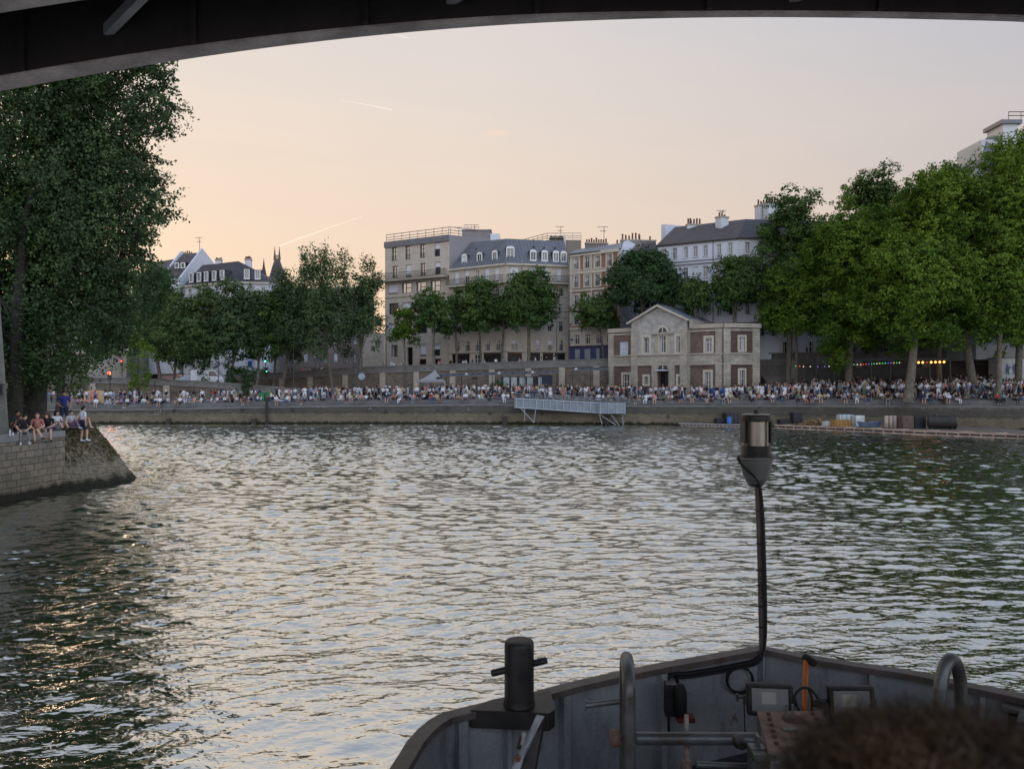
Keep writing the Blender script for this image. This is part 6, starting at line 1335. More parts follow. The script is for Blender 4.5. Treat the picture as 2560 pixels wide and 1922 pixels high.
HAIRC = {'dark': M('hair_dark', (.012,.009,.007), .8), 'brown': M('hair_brown', (.06,.032,.018), .8), 'blond': M('hair_blond', (.30,.20,.09), .8), 'ginger': M('hair_ginger', (.16,.055,.02), .8)}
HAT = {'white cap': CL['white'], 'straw hat': M('straw', (.42,.32,.16), .9)}
lipm = M('lip', (.30,.10,.08), .5)
shoes = [CL['white'], CL['black'], CL['brown'], CL['grey']]
def raised(J, s='r'): return mixj(J, **{'e'+s: V3(.25 if s == 'r' else -.25, -.10, 1.16), 'w'+s: V3(.13 if s == 'r' else -.13, -.30, 1.28)})
POSES = {}
def add_pose(key, J, kinds):
    for h in kinds: POSES[(key, h)] = body_mesh('person', J, .030, h)
s0 = stand(); s1 = stand(kl=V3(-.10,-.08,.50), al=V3(-.14,-.02,.09), tl=V3(-.18,-.16,.035), pel=V3(.03,0,.95), wst=V3(.02,0,1.1))
add_pose('stand_a', s0, ['short', 'long', 'hat']); add_pose('stand_b', raised(s1), ['short', 'long', 'bun'])
add_pose('stand_c', mixj(raised(s1), el=V3(-.27,.02,1.16), wl=V3(-.14,-.10,1.02)), ['short', 'long']); add_pose('stand_d', mixj(s0, el=V3(-.24,-.06,1.14), er=V3(.24,-.06,1.14), wl=V3(.06,-.20,1.16), wr=V3(-.06,-.22,1.20)), ['short', 'long'])
add_pose('stand_e', mixj(raised(s1, 'l'), dress=True), ['long', 'bun'])
add_pose('walk', mixj(s0, kl=V3(-.09,-.16,.52), al=V3(-.09,-.22,.12), tl=V3(-.09,-.38,.06), kr=V3(.09,.06,.50), ar=V3(.09,.30,.14), tr=V3(.1,.20,.04), wl=V3(-.24,.16,.92), wr=V3(.24,-.22,.95)), ['short', 'long'])
g0_ = ground_sit(); add_pose('ground_a', g0_, ['short', 'long']); add_pose('ground_b', ground_sit(kl=V3(-.36,-.30,.12), kr=V3(.36,-.30,.12), al=V3(.10,-.40,.06), ar=V3(-.10,-.44,.07), tl=V3(.22,-.44,.05), tr=V3(-.22,-.48,.05), wl=V3(-.2,-.3,.18), wr=V3(.14,-.34,.32)), ['short', 'long', 'hat'])
add_pose('ground_c', ground_sit(wst=V3(0,.06,.25), chs=V3(0,.17,.42), nek=V3(0,.23,.55), hed=V3(0,.22,.70), sl=V3(-.18,.2,.5), sr=V3(.18,.2,.5), el=V3(-.26,.36,.28), er=V3(.26,.36,.28), wl=V3(-.28,.45,.06), wr=V3(.28,.45,.06), kr=V3(.14,-.45,.12), ar=V3(.15,-.86,.08), tr=V3(.17,-.92,.17)), ['short', 'long'])
add_pose('edge_a', sit(), ['short', 'long']); add_pose('edge_b', sit(-.08, el=V3(-.22,-.2,.28), er=V3(.22,-.2,.28), wl=V3(-.05,-.36,.24), wr=V3(.05,-.36,.24)), ['short', 'long', 'hat']); add_pose('edge_c', sit(.14, el=V3(-.27,.16,.32), er=V3(.27,.16,.32), wl=V3(-.28,.18,.06), wr=V3(.28,.18,.06), ar=V3(.10,-.62,-.30), tr=V3(.10,-.78,-.28)), ['short', 'long'])
for me in POSES.values():
    for _ in REG: me.materials.append(CL['grey'])
used_labels = set()
TOPS = ['white']*9+['black']*7+['grey','grey','navy','navy','beige','beige','pink','red','blue','blue','green','brown','teal','mauve','yellow','orange']
BOTS = list(JEANS)
ZONES = [(260,'by the painted hoarding'),(380,'near the willow'),(520,'below the ramp wall'),(640,'under the ivy trunks'),(720,'near the green bins'),(840,'by the ramp foot'),(960,'under the poplars'),(1060,'left of the white tent'),(1160,'under the tent awning'),(1270,'before the black kiosk'),(1400,'behind the grey gangway'),(1530,'between kiosk and pavilion'),(1620,"by the shuttered wing"),(1720,'before the pavilion door'),(1800,'beside the blue skip'),(1900,"by the pavilion corner"),(2020,'below the stairs'),(2160,'under the coloured bulbs'),(2260,'left of the thick trunk'),(2380,'under the orange bulbs'),(2480,'near the pale trunk'),(2700,'by the white truck')]
def zone(px):
    for a, b in ZONES:
        if px < a: return b
    return ZONES[-1][1]
def person_at(x, y, z, pose, face=0, scale=None, group='people gathered on the lower quay'):
    key = random.choice([k for k in POSES if k[0].startswith(pose)]); me = POSES[key]; hk = key[1]
    px = CX+x/y*F; zn = zone(px); act = {'stand':'standing', 'walk':'walking', 'ground':'sitting', 'edge':'on the quay edge'}[pose.split('_')[0]]
    row_ = '' 
    for _ in range(900):
        tp = random.choice(TOPS); bt_ = random.choice(BOTS)
        if key[0] == 'stand_e': bt_ = 'dress'
        hc = random.choice(list(HAT)) if hk == 'hat' else random.choice(['dark','dark','brown','brown','blond','ginger'])+' '+{'short':'short hair','long':'long hair','bun':'bun'}[hk]
        lab = ('%s, %s' % (hc, tp+' dress' if bt_ == 'dress' else tp+' top, '+bt_))+', '+act+' '+zn
        if lab not in used_labels and len(lab.replace('-', ' ').split()) <= 13: break
    used_labels.add(lab)
    o = bpy.data.objects.new('person', me); COL.objects.link(o); o.location = (x, y, z); o.rotation_euler = (0, 0, face); s = scale or random.choice([random.uniform(.9, 1.0), random.uniform(.96, 1.09)]); o.scale = (s*1.04, s*1.04, s)
    sk = random.choice([skins[0], skins[0], skins[1], skins[1], skins[2]]); b = CL[tp] if bt_ == 'dress' else JEANS[bt_]; shortb = 'shorts' in bt_ or 'skirt' in bt_ or bt_ == 'dress'
    hm = HAT[hc] if hk == 'hat' else HAIRC[hc.split()[0]]
    mats = dict(skin=sk, hair=hm, top=CL[tp], bot=b, shin=sk if shortb else b, arm=sk if random.random() < .78 else CL[tp], shoe=random.choice(shoes), lip=lipm)
    for i, r in enumerate(REG): o.material_slots[i].link = 'OBJECT'; o.material_slots[i].material = mats[r]
    tag(o, lab, 'person', group); return o
# density along the quay in photograph pixels: (px0, px1, sitting on edge, on ground, standing front)
DENS = [(190,300,2,7,3),(300,430,3,9,5),(430,560,2,11,5),(560,700,3,7,7),(700,860,2,10,6),(860,1000,3,8,12),(1000,1110,6,7,9),(1110,1260,3,9,14),(1260,1500,0,10,22),(1500,1640,3,9,11),(1640,1800,5,11,9),(1800,1960,5,8,8),(1960,2120,5,3,15),(2120,2280,3,3,14),(2280,2440,5,3,15),(2440,2570,3,2,13)]
placed = []
def free(x, y, r=.42):
    for (a, b) in placed:
        if abs(a-x) < r and (a-x)**2+(b-y)**2 < r*r: return False
    placed.append((x, y)); return True
blocks = [(14.3, 33, 97.2, 120)]        # keep people out of the pavilion
def inpav(x, y):
    if 12.5 < x < 39:
        p = Vector((x, y, 0)); 
        if x < 27.5: q = K0+dK*(p-K0).dot(dK); return (p-q).dot(nK) < 1.5 
        return y > 97.3
    return False
def put(n, a, b, d0, d1, pose, faces):
    k = 0
    for _ in range(n*30):
        if k >= n: break
        px = random.uniform(a, b); Y = 95.0; 
        for __ in range(3): Y = qy(XP(px, Y))
        if pose == 'edge': y = Y+.02; x = XP(px, y); z = qz(x)+.03
        else: y = Y+random.uniform(d0, d1); x = XP(px, y); z = ground_z(x, y)
        if inpav(x, y) or (abs(px-1790) < 20 and 0): continue
        if not free(x, y, .6 if pose != 'stand' else .45): continue
        person_at(x, y, z+(.0), pose, random.choice(faces)+random.uniform(-.5, .5)); k += 1
for a, b, ne, ng, ns in DENS:
    put(ne, a, b, 0, 0, 'edge', [0, 0, .15, -.15]); put(int(ng*.7), a, b, .7, 2.6, 'ground', [0, .8, -.8, 2.5, 3.1]); put(int(ns*.9), a, b, 1.4, 4.0 if a < 1900 else 3.0, random.choice(['stand','stand']), [0, .7, -.7, 1.6, -1.6, 3.1]); put(max(1, ns-int(ns*.9)), a, b, 1.2, 4, 'walk', [1.57, -1.57])
# the deeper rows of the crowd: one uncounted mass of real figures
def crowd(name, label, items):
    Vs, Fs, Ms, k = [], [], [], 0; mats = [CL[c] for c in ('white','white','black','grey','beige','navy','pink','white','blue','white','white','black')]+[skins[0], skins[1], HAIRC['dark'], HAIRC['brown'], MATS['denim'], CL['grey']]
    for (x, y, z, rot, s), lowres in items:
        v, f, r = random.choice(lowres); c, sn = math.cos(rot), math.sin(rot); q = v*s; q = np.stack([q[:,0]*c-q[:,1]*sn+x, q[:,0]*sn+q[:,1]*c+y, q[:,2]+z], 1)
        tp = random.randrange(12); bt2 = random.choice([2,3,5,16,1,4,17]); sk = 12+random.randrange(2); hr_ = 14+random.randrange(2); sh = random.random() < .4
        mp_ = np.array([sk, hr_, tp, bt2, sk if sh else bt2, sk, 17, sk]); Vs.append(q); Fs.append(f+k); Ms.append(mp_[r]); k += len(v)
    V = np.concatenate(Vs); Q = np.concatenate(Fs); Mi = np.concatenate(Ms)
    me = bpy.data.meshes.new(name); me.vertices.add(len(V)); me.vertices.foreach_set('co', V.ravel()); me.loops.add(Q.size); me.loops.foreach_set('vertex_index', Q.ravel().astype(np.int32)); me.polygons.add(len(Q)); me.polygons.foreach_set('loop_start', np.arange(0, Q.size, 4, dtype=np.int32))
    for m in mats: me.materials.append(m)
    me.polygons.foreach_set('material_index', Mi.astype(np.int32)); me.polygons.foreach_set('use_smooth', np.ones(len(Q), dtype=bool)); me.update()
    o = bpy.data.objects.new(name, me); COL.objects.link(o); tag(o, label, 'crowd', kind='stuff')
def lowres_of(J, h):
    me = body_mesh('low', J, .05, h); n = len(me.vertices); v = np.empty(n*3); me.vertices.foreach_get('co', v); f = np.array([list(p.vertices) for p in me.polygons if len(p.vertices) == 4]); r = np.array([p.material_index for p in me.polygons if len(p.vertices) == 4]); bpy.data.meshes.remove(me); return v.reshape(-1, 3), f, r
LOW = [lowres_of(stand(), 'short'), lowres_of(raised(s1), 'long'), lowres_of(mixj(s0, el=V3(-.24,-.06,1.14), er=V3(.24,-.06,1.14), wl=V3(.06,-.20,1.16), wr=V3(-.06,-.22,1.20)), 'short'), lowres_of(stand(dress=True), 'long')]
LOWS = [lowres_of(ground_sit(), 'short'), lowres_of(ground_sit(kl=V3(-.36,-.30,.12), kr=V3(.36,-.30,.12), al=V3(.10,-.40,.06), ar=V3(-.10,-.44,.07), tl=V3(.22,-.44,.05), tr=V3(-.22,-.48,.05)), 'long')]
it = []
for a, b, n, d0, d1 in ((860,1100,45,2.5,8),(1100,1270,55,2.5,8),(1270,1520,75,2.2,8),(1520,1640,30,2.2,7),(1640,1900,46,2,6),(1900,2100,110,2.2,10),(2100,2300,110,2.2,10),(2300,2580,170,2.2,10),(560,860,40,2.5,9),(300,560,30,2.2,8),(90,300,24,2.2,8)):
    k = 0
    for _ in range(n*20):
        if k >= n: break
        cxx = a+(b-a)*random.Random(int(a)+k//7).random() if random.random() < .6 else random.uniform(a, b); px = min(b, max(a, random.gauss(cxx, 14))); Y = 95.0
        for __ in range(3): Y = qy(XP(px, Y))
        y = Y+random.uniform(d0, d1); x = XP(px, y)
        if inpav(x, y) or y > by(x)-.8: continue
        if not free(x, y, .38): continue
        it.append((x, y, ground_z(x, y), random.uniform(0, 6.28), random.choice([random.uniform(.88, .98), random.uniform(.97, 1.1)]))); k += 1
its = []
for a, b, n in ((200,560,26),(560,860,24),(860,1280,50),(1500,1640,14),(1640,1960,34),(1960,2560,40)):
    k = 0
    for _ in range(n*20):
        if k >= n: break
        px = random.uniform(a, b); Y = 95.0
        for __ in range(3): Y = qy(XP(px, Y))
        y = Y+random.uniform(.8, 3.2); x = XP(px, y)
        if inpav(x, y) or not free(x, y, .42): continue
        its.append((x, y, ground_z(x, y), random.uniform(-1.2, 1.2), random.uniform(.9, 1.05))); k += 1
all_items = [(q, LOWS) for q in its]+[(q, LOW) for q in it]
it = []
for px in list(np.random.default_rng(2).uniform(440, 560, 16))+list(np.random.default_rng(3).uniform(700, 830, 8))+list(np.random.default_rng(4).uniform(920, 1400, 26))+list(np.random.default_rng(5).uniform(1900, 2080, 16)):
    x = XP(px, 118); y = by(x)+random.uniform(1.0, 3.0) if px > 600 else 111.5+random.random()*3; x = XP(px, y); z = bz(x)-1.05 if px > 600 else float(np.interp(x, [r[0] for r in RP], [r[2] for r in RP]))-.8
    it.append((x, y, z, random.uniform(0, 6.28), random.uniform(.95, 1.05)))
crowd('crowd', 'the rest of the dense crowd, back rows of the quay and passers-by above', all_items+[(q, LOW) for q in it])

# ---- the group on the island tip
def near(label, x, y, face, J, tp, bt_, shin, arm, sk, hairk, hairc, shoe, scale=1.0, z=None, group='friends on the island tip'):
    B = bones_of(J, hairk, True); me = body_mesh('person', J, .0085, 'none', True)
    o = bpy.data.objects.new('person', me); COL.objects.link(o); mats = dict(skin=sk, hair=hairc, top=tp, bot=bt_, shin=shin or bt_, arm=arm or sk, shoe=shoe, lip=lipm)
    for r in REG: me.materials.append(mats[r])
    o.location = (x, y, isl_top+.01 if z is None else z); o.rotation_euler = (0, 0, face); o.scale = (scale,)*3; tag(o, label, 'person', group)
    # hair as a child piece: shell behind and above the face
    hm = [b for b in B if b[4] == 'hair']; V = []; Fc = []
    for a, b, ra, rb, _ in hm:
        for q in np.linspace(0, 1, 4):
            c = a+(b-a)*q; r = (ra+(rb-ra)*q)*1.05; k = len(V); V.extend([v*r+c+Vector((math.sin(v.x*19+c.z*30), math.sin(v.y*23+c.x*9), math.sin(v.z*21)))*(.012 if hairk == 'curly' else .005) for v in ICO[0]]); Fc.extend([[i+k for i in f] for f in ICO[1]])
    hme = rawmesh('hair', V, Fc, [hairc], smooth=True, uv=False); ho = bpy.data.objects.new('hair', hme); COL.objects.link(ho); ho.parent = o
    return o
ex = lambda px, d=0: None
def edge_pt(px, inset=.12):
    P0, P1 = Vector((-21.5,31,0)), Vector((-20.95,35.6,0)); s = (px-CX)/F; t = (s*P0.y-P0.x)/((P1.x-P0.x)-s*(P1.y-P0.y)); p = P0+(P1-P0)*t; return p.x-inset, p.y
FE = 1.45      # facing the water, a little towards the camera
kx_ = lambda J: J
x, y = edge_pt(66); near('young man in black t-shirt and grey trousers with white trainers on the wall edge', x, y, .55, sit(-.06, wl=V3(-.12,-.30,.17), wr=V3(.08,-.34,.16), al=V3(-.10,-.50,-.36), ar=V3(.20,-.46,-.36), tl=V3(-.10,-.66,-.40), tr=V3(.26,-.62,-.38), kl=V3(-.10,-.46,.06), kr=V3(.16,-.46,.07), hed=V3(.05,-.10,.74), nek=V3(.02,-.06,.60), face=V3(.6,-.8,0)), CL['black'], M('trouser_grey', (.17,.165,.17), .9, scale=6), None, None, skins[0], 'short', HAIRC['dark'], CL['white'], 1.0)
x, y = edge_pt(62, .85); near('woman in pink-brown top behind the man in black', x+.1, y+.9, .6, ground_sit(hed=V3(-.02,.04,.74), face=V3(-.2,-1,0)), M('dusty_pink', (.24,.10,.10), .9), CL['brown'], None, None, skins[0], 'long', HAIRC['brown'], CL['white'], .95)
x, y = edge_pt(78, 1.6); near('dark-clothed man seated behind, looking over the water', x, y+1.6, .9, ground_sit(), M('slate_green', (.03,.045,.045), .9), CL['navy'], None, None, skins[1], 'short', HAIRC['dark'], CL['black'], 1.08)
x, y = edge_pt(100); near('woman in pink top with bare crossed legs on the wall edge', x, y, .45, sit(.04, kl=V3(-.08,-.46,.08), kr=V3(.06,-.45,.14), al=V3(-.04,-.50,-.36), ar=V3(.26,-.62,-.18), tl=V3(-.05,-.64,-.42), tr=V3(.36,-.72,-.22), wl=V3(-.08,-.26,.18), wr=V3(.06,-.28,.20), hed=V3(0,.03,.77), face=V3(.1,-1,.15)), M('coral_top', (.36,.14,.11), .9), CL['brown'], skins[0], None, skins[0], 'curly', M('auburn_hair', (.10,.03,.02), .8), CL['brown'], 1.0)
x, y = edge_pt(137, .3); near('person with big curly brown hair and denim shorts, legs hanging', x, y, .35, sit(-.10, hed=V3(-.03,-.18,.72), nek=V3(0,-.13,.58), face=V3(-.3,-1,-.2), wl=V3(-.12,-.36,.16), wr=V3(.05,-.36,.2), al=V3(.0,-.50,-.36), ar=V3(.20,-.52,-.36), tl=V3(.04,-.68,-.42), tr=V3(.28,-.68,-.40), kl=V3(-.02,-.46,.07), kr=V3(.18,-.46,.08)), CL['black'], MATS['denim'], skins[0], None, skins[0], 'curly', M('chestnut_hair', (.055,.028,.018), .85), CL['black'], 1.02)
x, y = edge_pt(150, .9); near('woman in maroon and white leaning forward with outstretched legs', x-.1, y+.45, 1.15, sit(-.02, kl=V3(-.08,-.45,.10), kr=V3(.10,-.45,.12), al=V3(-.06,-.86,.05), ar=V3(.10,-.88,.07), tl=V3(-.06,-.98,.14), tr=V3(.12,-1.0,.16), wl=V3(-.05,-.24,.36), wr=V3(.04,-.3,.2), hed=V3(0,-.05,.75), face=V3(-.6,-.8,0)), M('maroon', (.09,.02,.035), .9), MATS['maroon'], None, None, skins[0], 'short', HAIRC['brown'], CL['grey'], 1.0)
near('woman in white top and shorts sitting beside the bush, dark curls', -22.1, 37.0, 1.0, ground_sit(wst=V3(0,.05,.26), kl=V3(-.14,-.40,.34), kr=V3(.12,-.40,.38), al=V3(-.12,-.74,.06), ar=V3(.12,-.74,.06), tl=V3(-.12,-.9,.05), tr=V3(.12,-.9,.05)), CL['white'], CL['white'], skins[0], None, skins[0], 'curly', HAIRC['dark'], CL['black'], 1.0)
near('person in pale t-shirt and mauve trousers sitting with knees up', -21.75, 37.6, 1.15, ground_sit(kl=V3(-.12,-.42,.42), kr=V3(.14,-.40,.42)), M('pale_tee', (.45,.46,.48), .9), CL['mauve'], None, None, skins[0], 'short', HAIRC['dark'], CL['white'], 1.0)
near('pink-skinned person with bare shoulders beyond the two in pale tops', -21.6, 38.2, .9, ground_sit(), skins[0], CL['beige'], skins[0], None, skins[0], 'bun', HAIRC['blond'], CL['white'], 1.0)
near('person standing upright in purple-blue shirt, hand on hip', -23.1, 39.2, .7, mixj(stand(), el=V3(-.30,.05,1.14), wl=V3(-.14,-.04,1.0), er=V3(.26,-.08,1.12), wr=V3(.22,-.24,.98)), M('ultramarine_tee', (.035,.03,.20), .9), CL['navy'], None, None, skins[1], 'short', HAIRC['dark'], CL['black'], 1.05)
near('man in loose white t-shirt and navy shorts walking down the cutwater', -21.05, 37.3, 2.6, mixj(stand(), kl=V3(-.09,-.14,.52), al=V3(-.10,-.12,.12), tl=V3(-.1,-.28,.05), wl=V3(-.26,.02,.90), wr=V3(.28,-.12,.88), el=V3(-.25,.05,1.14), er=V3(.27,.04,1.14)), CL['white'], CL['navy'], skins[0], None, skins[0], 'short', HAIRC['dark'], CL['white'], 1.0, z=isl_top-.62)
for px, hh, lb, mt, Y in ((25,.30,'clear water bottle standing on the island wall', M('plastic_bottle', (.45,.47,.5), .2), 32.2), (32,.13,'white cup beside the bottle on the wall', CL['white'], 32.4)):
    x = XP(px, Y); m_ = MB(); m_.lathe((x, Y, isl_top), [(.04,0),(.042,hh*.7),(.018,hh*.88),(.018,hh)] if hh > .2 else [(.03,0),(.038,hh)], mt, 12); m_.build('bottle' if hh > .2 else 'cup', label=lb, cat='bottle' if hh > .2 else 'cup')

# ---- the passenger right in front of the camera
px0, Yp = 2325, 1.02; hx = XP(px0, Yp); zt = ZP(1784, Yp)
pz = zt-.155; seat = pz-.76
Jp = sit(.05, face=V3(0,1,0)); Jp = {k: (V3(v.x, -v.y, v.z) if isinstance(v, Vector) else v) for k, v in Jp.items()}
me = body_mesh('person', Jp, .012, 'none', True); po = bpy.data.objects.new('person', me); COL.objects.link(po)
for r in REG: me.materials.append(dict(skin=skins[0], hair=HAIRC['brown'], top=CL['black'], bot=MATS['denim'], shin=MATS['denim'], arm=CL['black'], shoe=CL['black'], lip=lipm)[r])
po.location = (hx, Yp+.0, seat-.0); tag(po, 'person with bushy brown hair seated close in the corner, seen from behind', 'person')
hairf = M('passenger_hair', (.10,.058,.03), .55, scale=14, col2=(.03,.018,.011)); hrng = np.random.default_rng(8)
nS = 15000; d = hrng.normal(size=(nS, 3)); d /= np.linalg.norm(d, axis=1)[:, None]; d = d[(d[:, 2] > -.55)]; nS = len(d)
hc_ = np.array([0, -Jp['hed'].y*0+Jp['hed'].y, Jp['hed'].z+.01]); Vh = []; Fh = []
axr = np.array([.105, .115, .115]); k = 0
up_ = np.array([0, 0, 1.])
for i in range(nS):
    n = d[i]; root = hc_+n*axr*.93; a = hrng.normal(size=3); t = np.cross(n, a); t /= np.linalg.norm(t)+1e-9; b = np.cross(n, t)
    L = hrng.uniform(.022, .055)*(1.15 if abs(n[0]) > .4 else 1); ph = hrng.uniform(0, 6.28); r = hrng.uniform(.004, .010); turns = hrng.uniform(2, 5); wd = .0012; grav = hrng.uniform(0, .03)
    prev = None
    for j in range(7):
        q = j/6; p = root+n*L*q+(t*math.cos(ph+turns*q*3)+b*math.sin(ph+turns*q*3))*r*q**.5*1.6-up_*grav*q*q+t*q*.02
        sd = t*wd*(1-.6*q); Vh.append(p-sd); Vh.append(p+sd); 
        if j: Fh.append((k, k+1, k+3, k+2)); k += 2
    k += 2
hm_ = bpy.data.meshes.new('hair'); hm_.from_pydata([tuple(v) for v in Vh], [], Fh); hm_.materials.append(hairf); ho = bpy.data.objects.new('hair', hm_); COL.objects.link(ho); ho.parent = po; ho.scale = (1.55, 1.3, 1.08); ho.location = tuple(float(hc_[i]*(1-ho.scale[i])) for i in range(3))
cap = MB(); cap.lathe((0,0,0), [(max(.001, math.cos(a))*.112, math.sin(a)*.115) for a in np.linspace(-.9, 1.56, 12)], hairf, 24); co_ = cap.build('scalp_hair'); co_.parent = po; co_.location = (0, float(hc_[1]), float(hc_[2])); co_.scale = (1.33, 1.12, .96)
sb = MB(); sb.box((hx, Yp-.02, seat-.03), (1.6, .42, .05), M('bench_wood', (.16,.09,.05), .6, scale=3)); 
for s in (-.7, .7): sb.box((hx+s, Yp-.02, (seat-.05+3.3)/2), (.05, .36, max(.05, seat-.05-3.3)), galv)
sb.build('bench', label='passenger bench under the person in the corner', cat='bench')
# ---------------------------------------------------------------- things on the quay
def Q(px, dback=0):      # point on the quay, dback metres behind its edge
    Y = 95.0
    for _ in range(4): Y = qy(XP(px, Y))+dback
    x = XP(px, Y); return x, Y, (ground_z(x, Y) if dback >= 0 else 0)
# grey gangway hung along the quay wall
gwp = M('gangway_paint', (.20,.225,.25), .55, scale=1.2, col2=(.16,.18,.20), fine=.05); gwr = M('gangway_rib_paint', (.34,.37,.40), .5); ga = empty('gangway', (*Q(1290)[:2], 2), label='grey steel gangway sloping along the quay wall to a raised platform', cat='gangway')
Yg = 93.2; a = Vector((XP(1286,Yg), Yg, ZP(995,Yg))); b = Vector((XP(1500,Yg), Yg, ZP(1006,Yg))); c_ = Vector((XP(1562,Yg-.4), Yg-.4, ZP(1008,Yg)))
m_ = MB()
for dy in (0, 1.5): m_.add([a+V3(0,dy,0), b+V3(0,dy,0), b+V3(0,dy,-1.30), a+V3(0,dy,-1.12), a+V3(0,dy+.06,0), b+V3(0,dy+.06,0), b+V3(0,dy+.06,-1.30), a+V3(0,dy+.06,-1.12)], [(3,2,1,0),(4,5,6,7),(0,1,5,4),(2,3,7,6)], gwp)
m_.quad(a+V3(0,0,-.5), b+V3(0,0,-.5), b+V3(0,1.5,-.5), a+V3(0,1.5,-.5), M('grating', (.12,.12,.13), .7)); m_.quad(a+V3(0,0,-1.1), a+V3(0,1.5,-1.1), b+V3(0,1.5,-1.25), b+V3(0,0,-1.25), MATS['grating']); m_.build('walkway', ga)
m_ = MB()
for k in range(13): p = a+(b-a)*(k+.3)/12.7; m_.box(p+V3(0,-.07,-.58), (.09,.10,1.18), gwr)
for k in range(2): m_.bar(a+V3(0,-.06,-.03-k*1.08), b+V3(0,-.06,-.03-k*1.24), .1, .12, gwr)
m_.build('girder_rib', ga)
m_ = MB()
for dy in (0, 1.5):
    for h in (.55, .28): m_.tube([a+V3(0,dy,h), b+V3(0,dy,h)], .03, gwp, 6)
    for k in range(12): p = a+(b-a)*k/11; m_.tube([p+V3(0,dy,0), p+V3(0,dy,.56)], .025, gwp, 5)
for h in (.75, .45):
    m_.tube([b+V3(0,-.3,h), c_+V3(0,0,h), c_+V3(0,2,h)], .03, gwp, 6)
for k in range(5): p = b+V3(0,-.3,0)+(c_-b+V3(0,.3,0))*k/4; m_.tube([p, p+V3(0,0,.78)], .028, gwp, 5)
m_.build('handrail', ga)
m_ = MB(); m_.prism([(b.x-.25, Yg-.5), (c_.x, Yg-.55), (c_.x, Yg+1.9), (b.x-.25, Yg+1.9)], b.z-1.35, b.z-.02, gwp)
for k in range(4): m_.box((b.x+(c_.x-b.x)*k/3, Yg-.57, b.z-.68), (.09,.08,1.4), gwr)
m_.build('platform', ga)
m_ = MB(); lt = M('strut_steel', (.23,.24,.25), .6)
for p, q in (((1300,1018),(1335,1056)), ((1311,1018),(1312,1050)), ((1340,1018),(1335,1056)), ((1498,1035),(1541,1063)), ((1527,1035),(1548,1063)), ((1556,1035),(1558,1063)), ((1498,1035),(1505,1060))):
    m_ = MB(); m_.bar(W(*p, Yg), W(*q, Yg+.1), .11, .11, lt); m_.build('support_strut', ga)
# posts in the water by the quay
for px, lb, y0, w_ in ((421,'short timber fender post left, near the white chalk mark',1046,.45),(635,'short timber fender post beside the tall dark pile',1046,.5),(1262,'short timber fender post left of the gangway',1041,.6),(1517,'dark fender post hidden behind the gangway struts',1036,.5)):
    x, Y, _ = Q(px, 0); Y -= .85; m_ = MB(); m_.box((XP(px,Y), Y, (ZP(y0,Y)-.6)/2), (w_, .4, ZP(y0,Y)+.6), M('wet_timber', (.045,.035,.028), .8, scale=3)); m_.box((XP(px,Y), Y, ZP(y0,Y)+.03), (w_+.08, .46, .07), M('rusty_cap', (.13,.08,.055), .8)); m_.build('fender_post', label=lb, cat='post', group='fender posts along the quay wall')
m_ = MB(); x, Y, _ = Q(667, 0); Y -= .95; m_.tube([(XP(667,Y), Y, -.6), (XP(667,Y), Y, ZP(998,Y))], .17, M('pile_black', (.03,.028,.026), .8), 10); m_.tube([(XP(667,Y), Y, ZP(998,Y)), (XP(667,Y), Y, ZP(995,Y))], .20, MATS['pile_black'], 10); m_.build('mooring_pile', label='tall dark mooring pile rising in front of the quay', cat='post')
m_ = MB(); Y = 93.3; c = W(1672, 1053, Y); m_.lathe(c, [(.2,-.15),(.42,-.12),(.42,.12),(.2,.15)], rub, 16, axis=(0,1,0)); m_.build('tyre_fender', label='black tyre fender hanging at the waterline', cat='tyre')
# floating pontoon and its load
pn = empty('pontoon', (XP(2200,82), 82, 0), label='long floating wooden pontoon with pale edge boards moored at the quay', cat='pontoon')
pd = M('pontoon_deck', (.20,.155,.125), .9, scale=1.5, col2=(.12,.09,.075), fine=.3); pe_ = M('pontoon_edge', (.42,.31,.25), .8, scale=1, col2=(.28,.19,.15), fine=.2)
front = [(1935,86.5), (2100,81.5), (2300,75.5), (2560,69.5), (2760,65)]
F_ = [Vector((XP(p, y), y, 0)) for p, y in front]; Bk = [Vector((v.x+1.2, qy(v.x+1.2)-.75, 0)) for v in F_]
m_ = MB()
for i in range(len(F_)-1):
    m_.quad(F_[i]+V3(0,0,.42), F_[i+1]+V3(0,0,.42), Bk[i+1]+V3(0,0,.42), Bk[i]+V3(0,0,.42), pd); m_.quad(F_[i]+V3(0,.12,-.3), F_[i+1]+V3(0,.12,-.3), F_[i+1]+V3(0,.12,.32), F_[i]+V3(0,.12,.32), M('pontoon_floats', (.05,.05,.05), .6))
m_.quad(Bk[0]+V3(0,0,.42), Bk[0]+V3(0,0,-.3), F_[0]+V3(0,0,-.3), F_[0]+V3(0,0,.42), pd); m_.build('deck', pn)
m_ = MB()
for i in range(len(F_)-1):
    for z_, h in ((.38,.16), (.06,.13)): m_.bar(F_[i]+V3(0,-.03,z_), F_[i+1]+V3(0,-.03,z_), .1, h, pe_)
    L = (F_[i+1]-F_[i]).length
    for k in range(int(L/.9)): p = F_[i]+(F_[i+1]-F_[i])*(k+.5)/int(L/.9); m_.box(p+V3(0,.02,.2), (.12,.1,.3), pe_)
    for k in range(int(L/2.6)): p = F_[i]+(F_[i+1]-F_[i])*(k+.5)/int(L/2.6); m_.box(p+V3(.1,.75,.445), (1.1,.4,.05), M('pale_board', (.55,.42,.34), .8))
m_.build('edge_boards', pn)
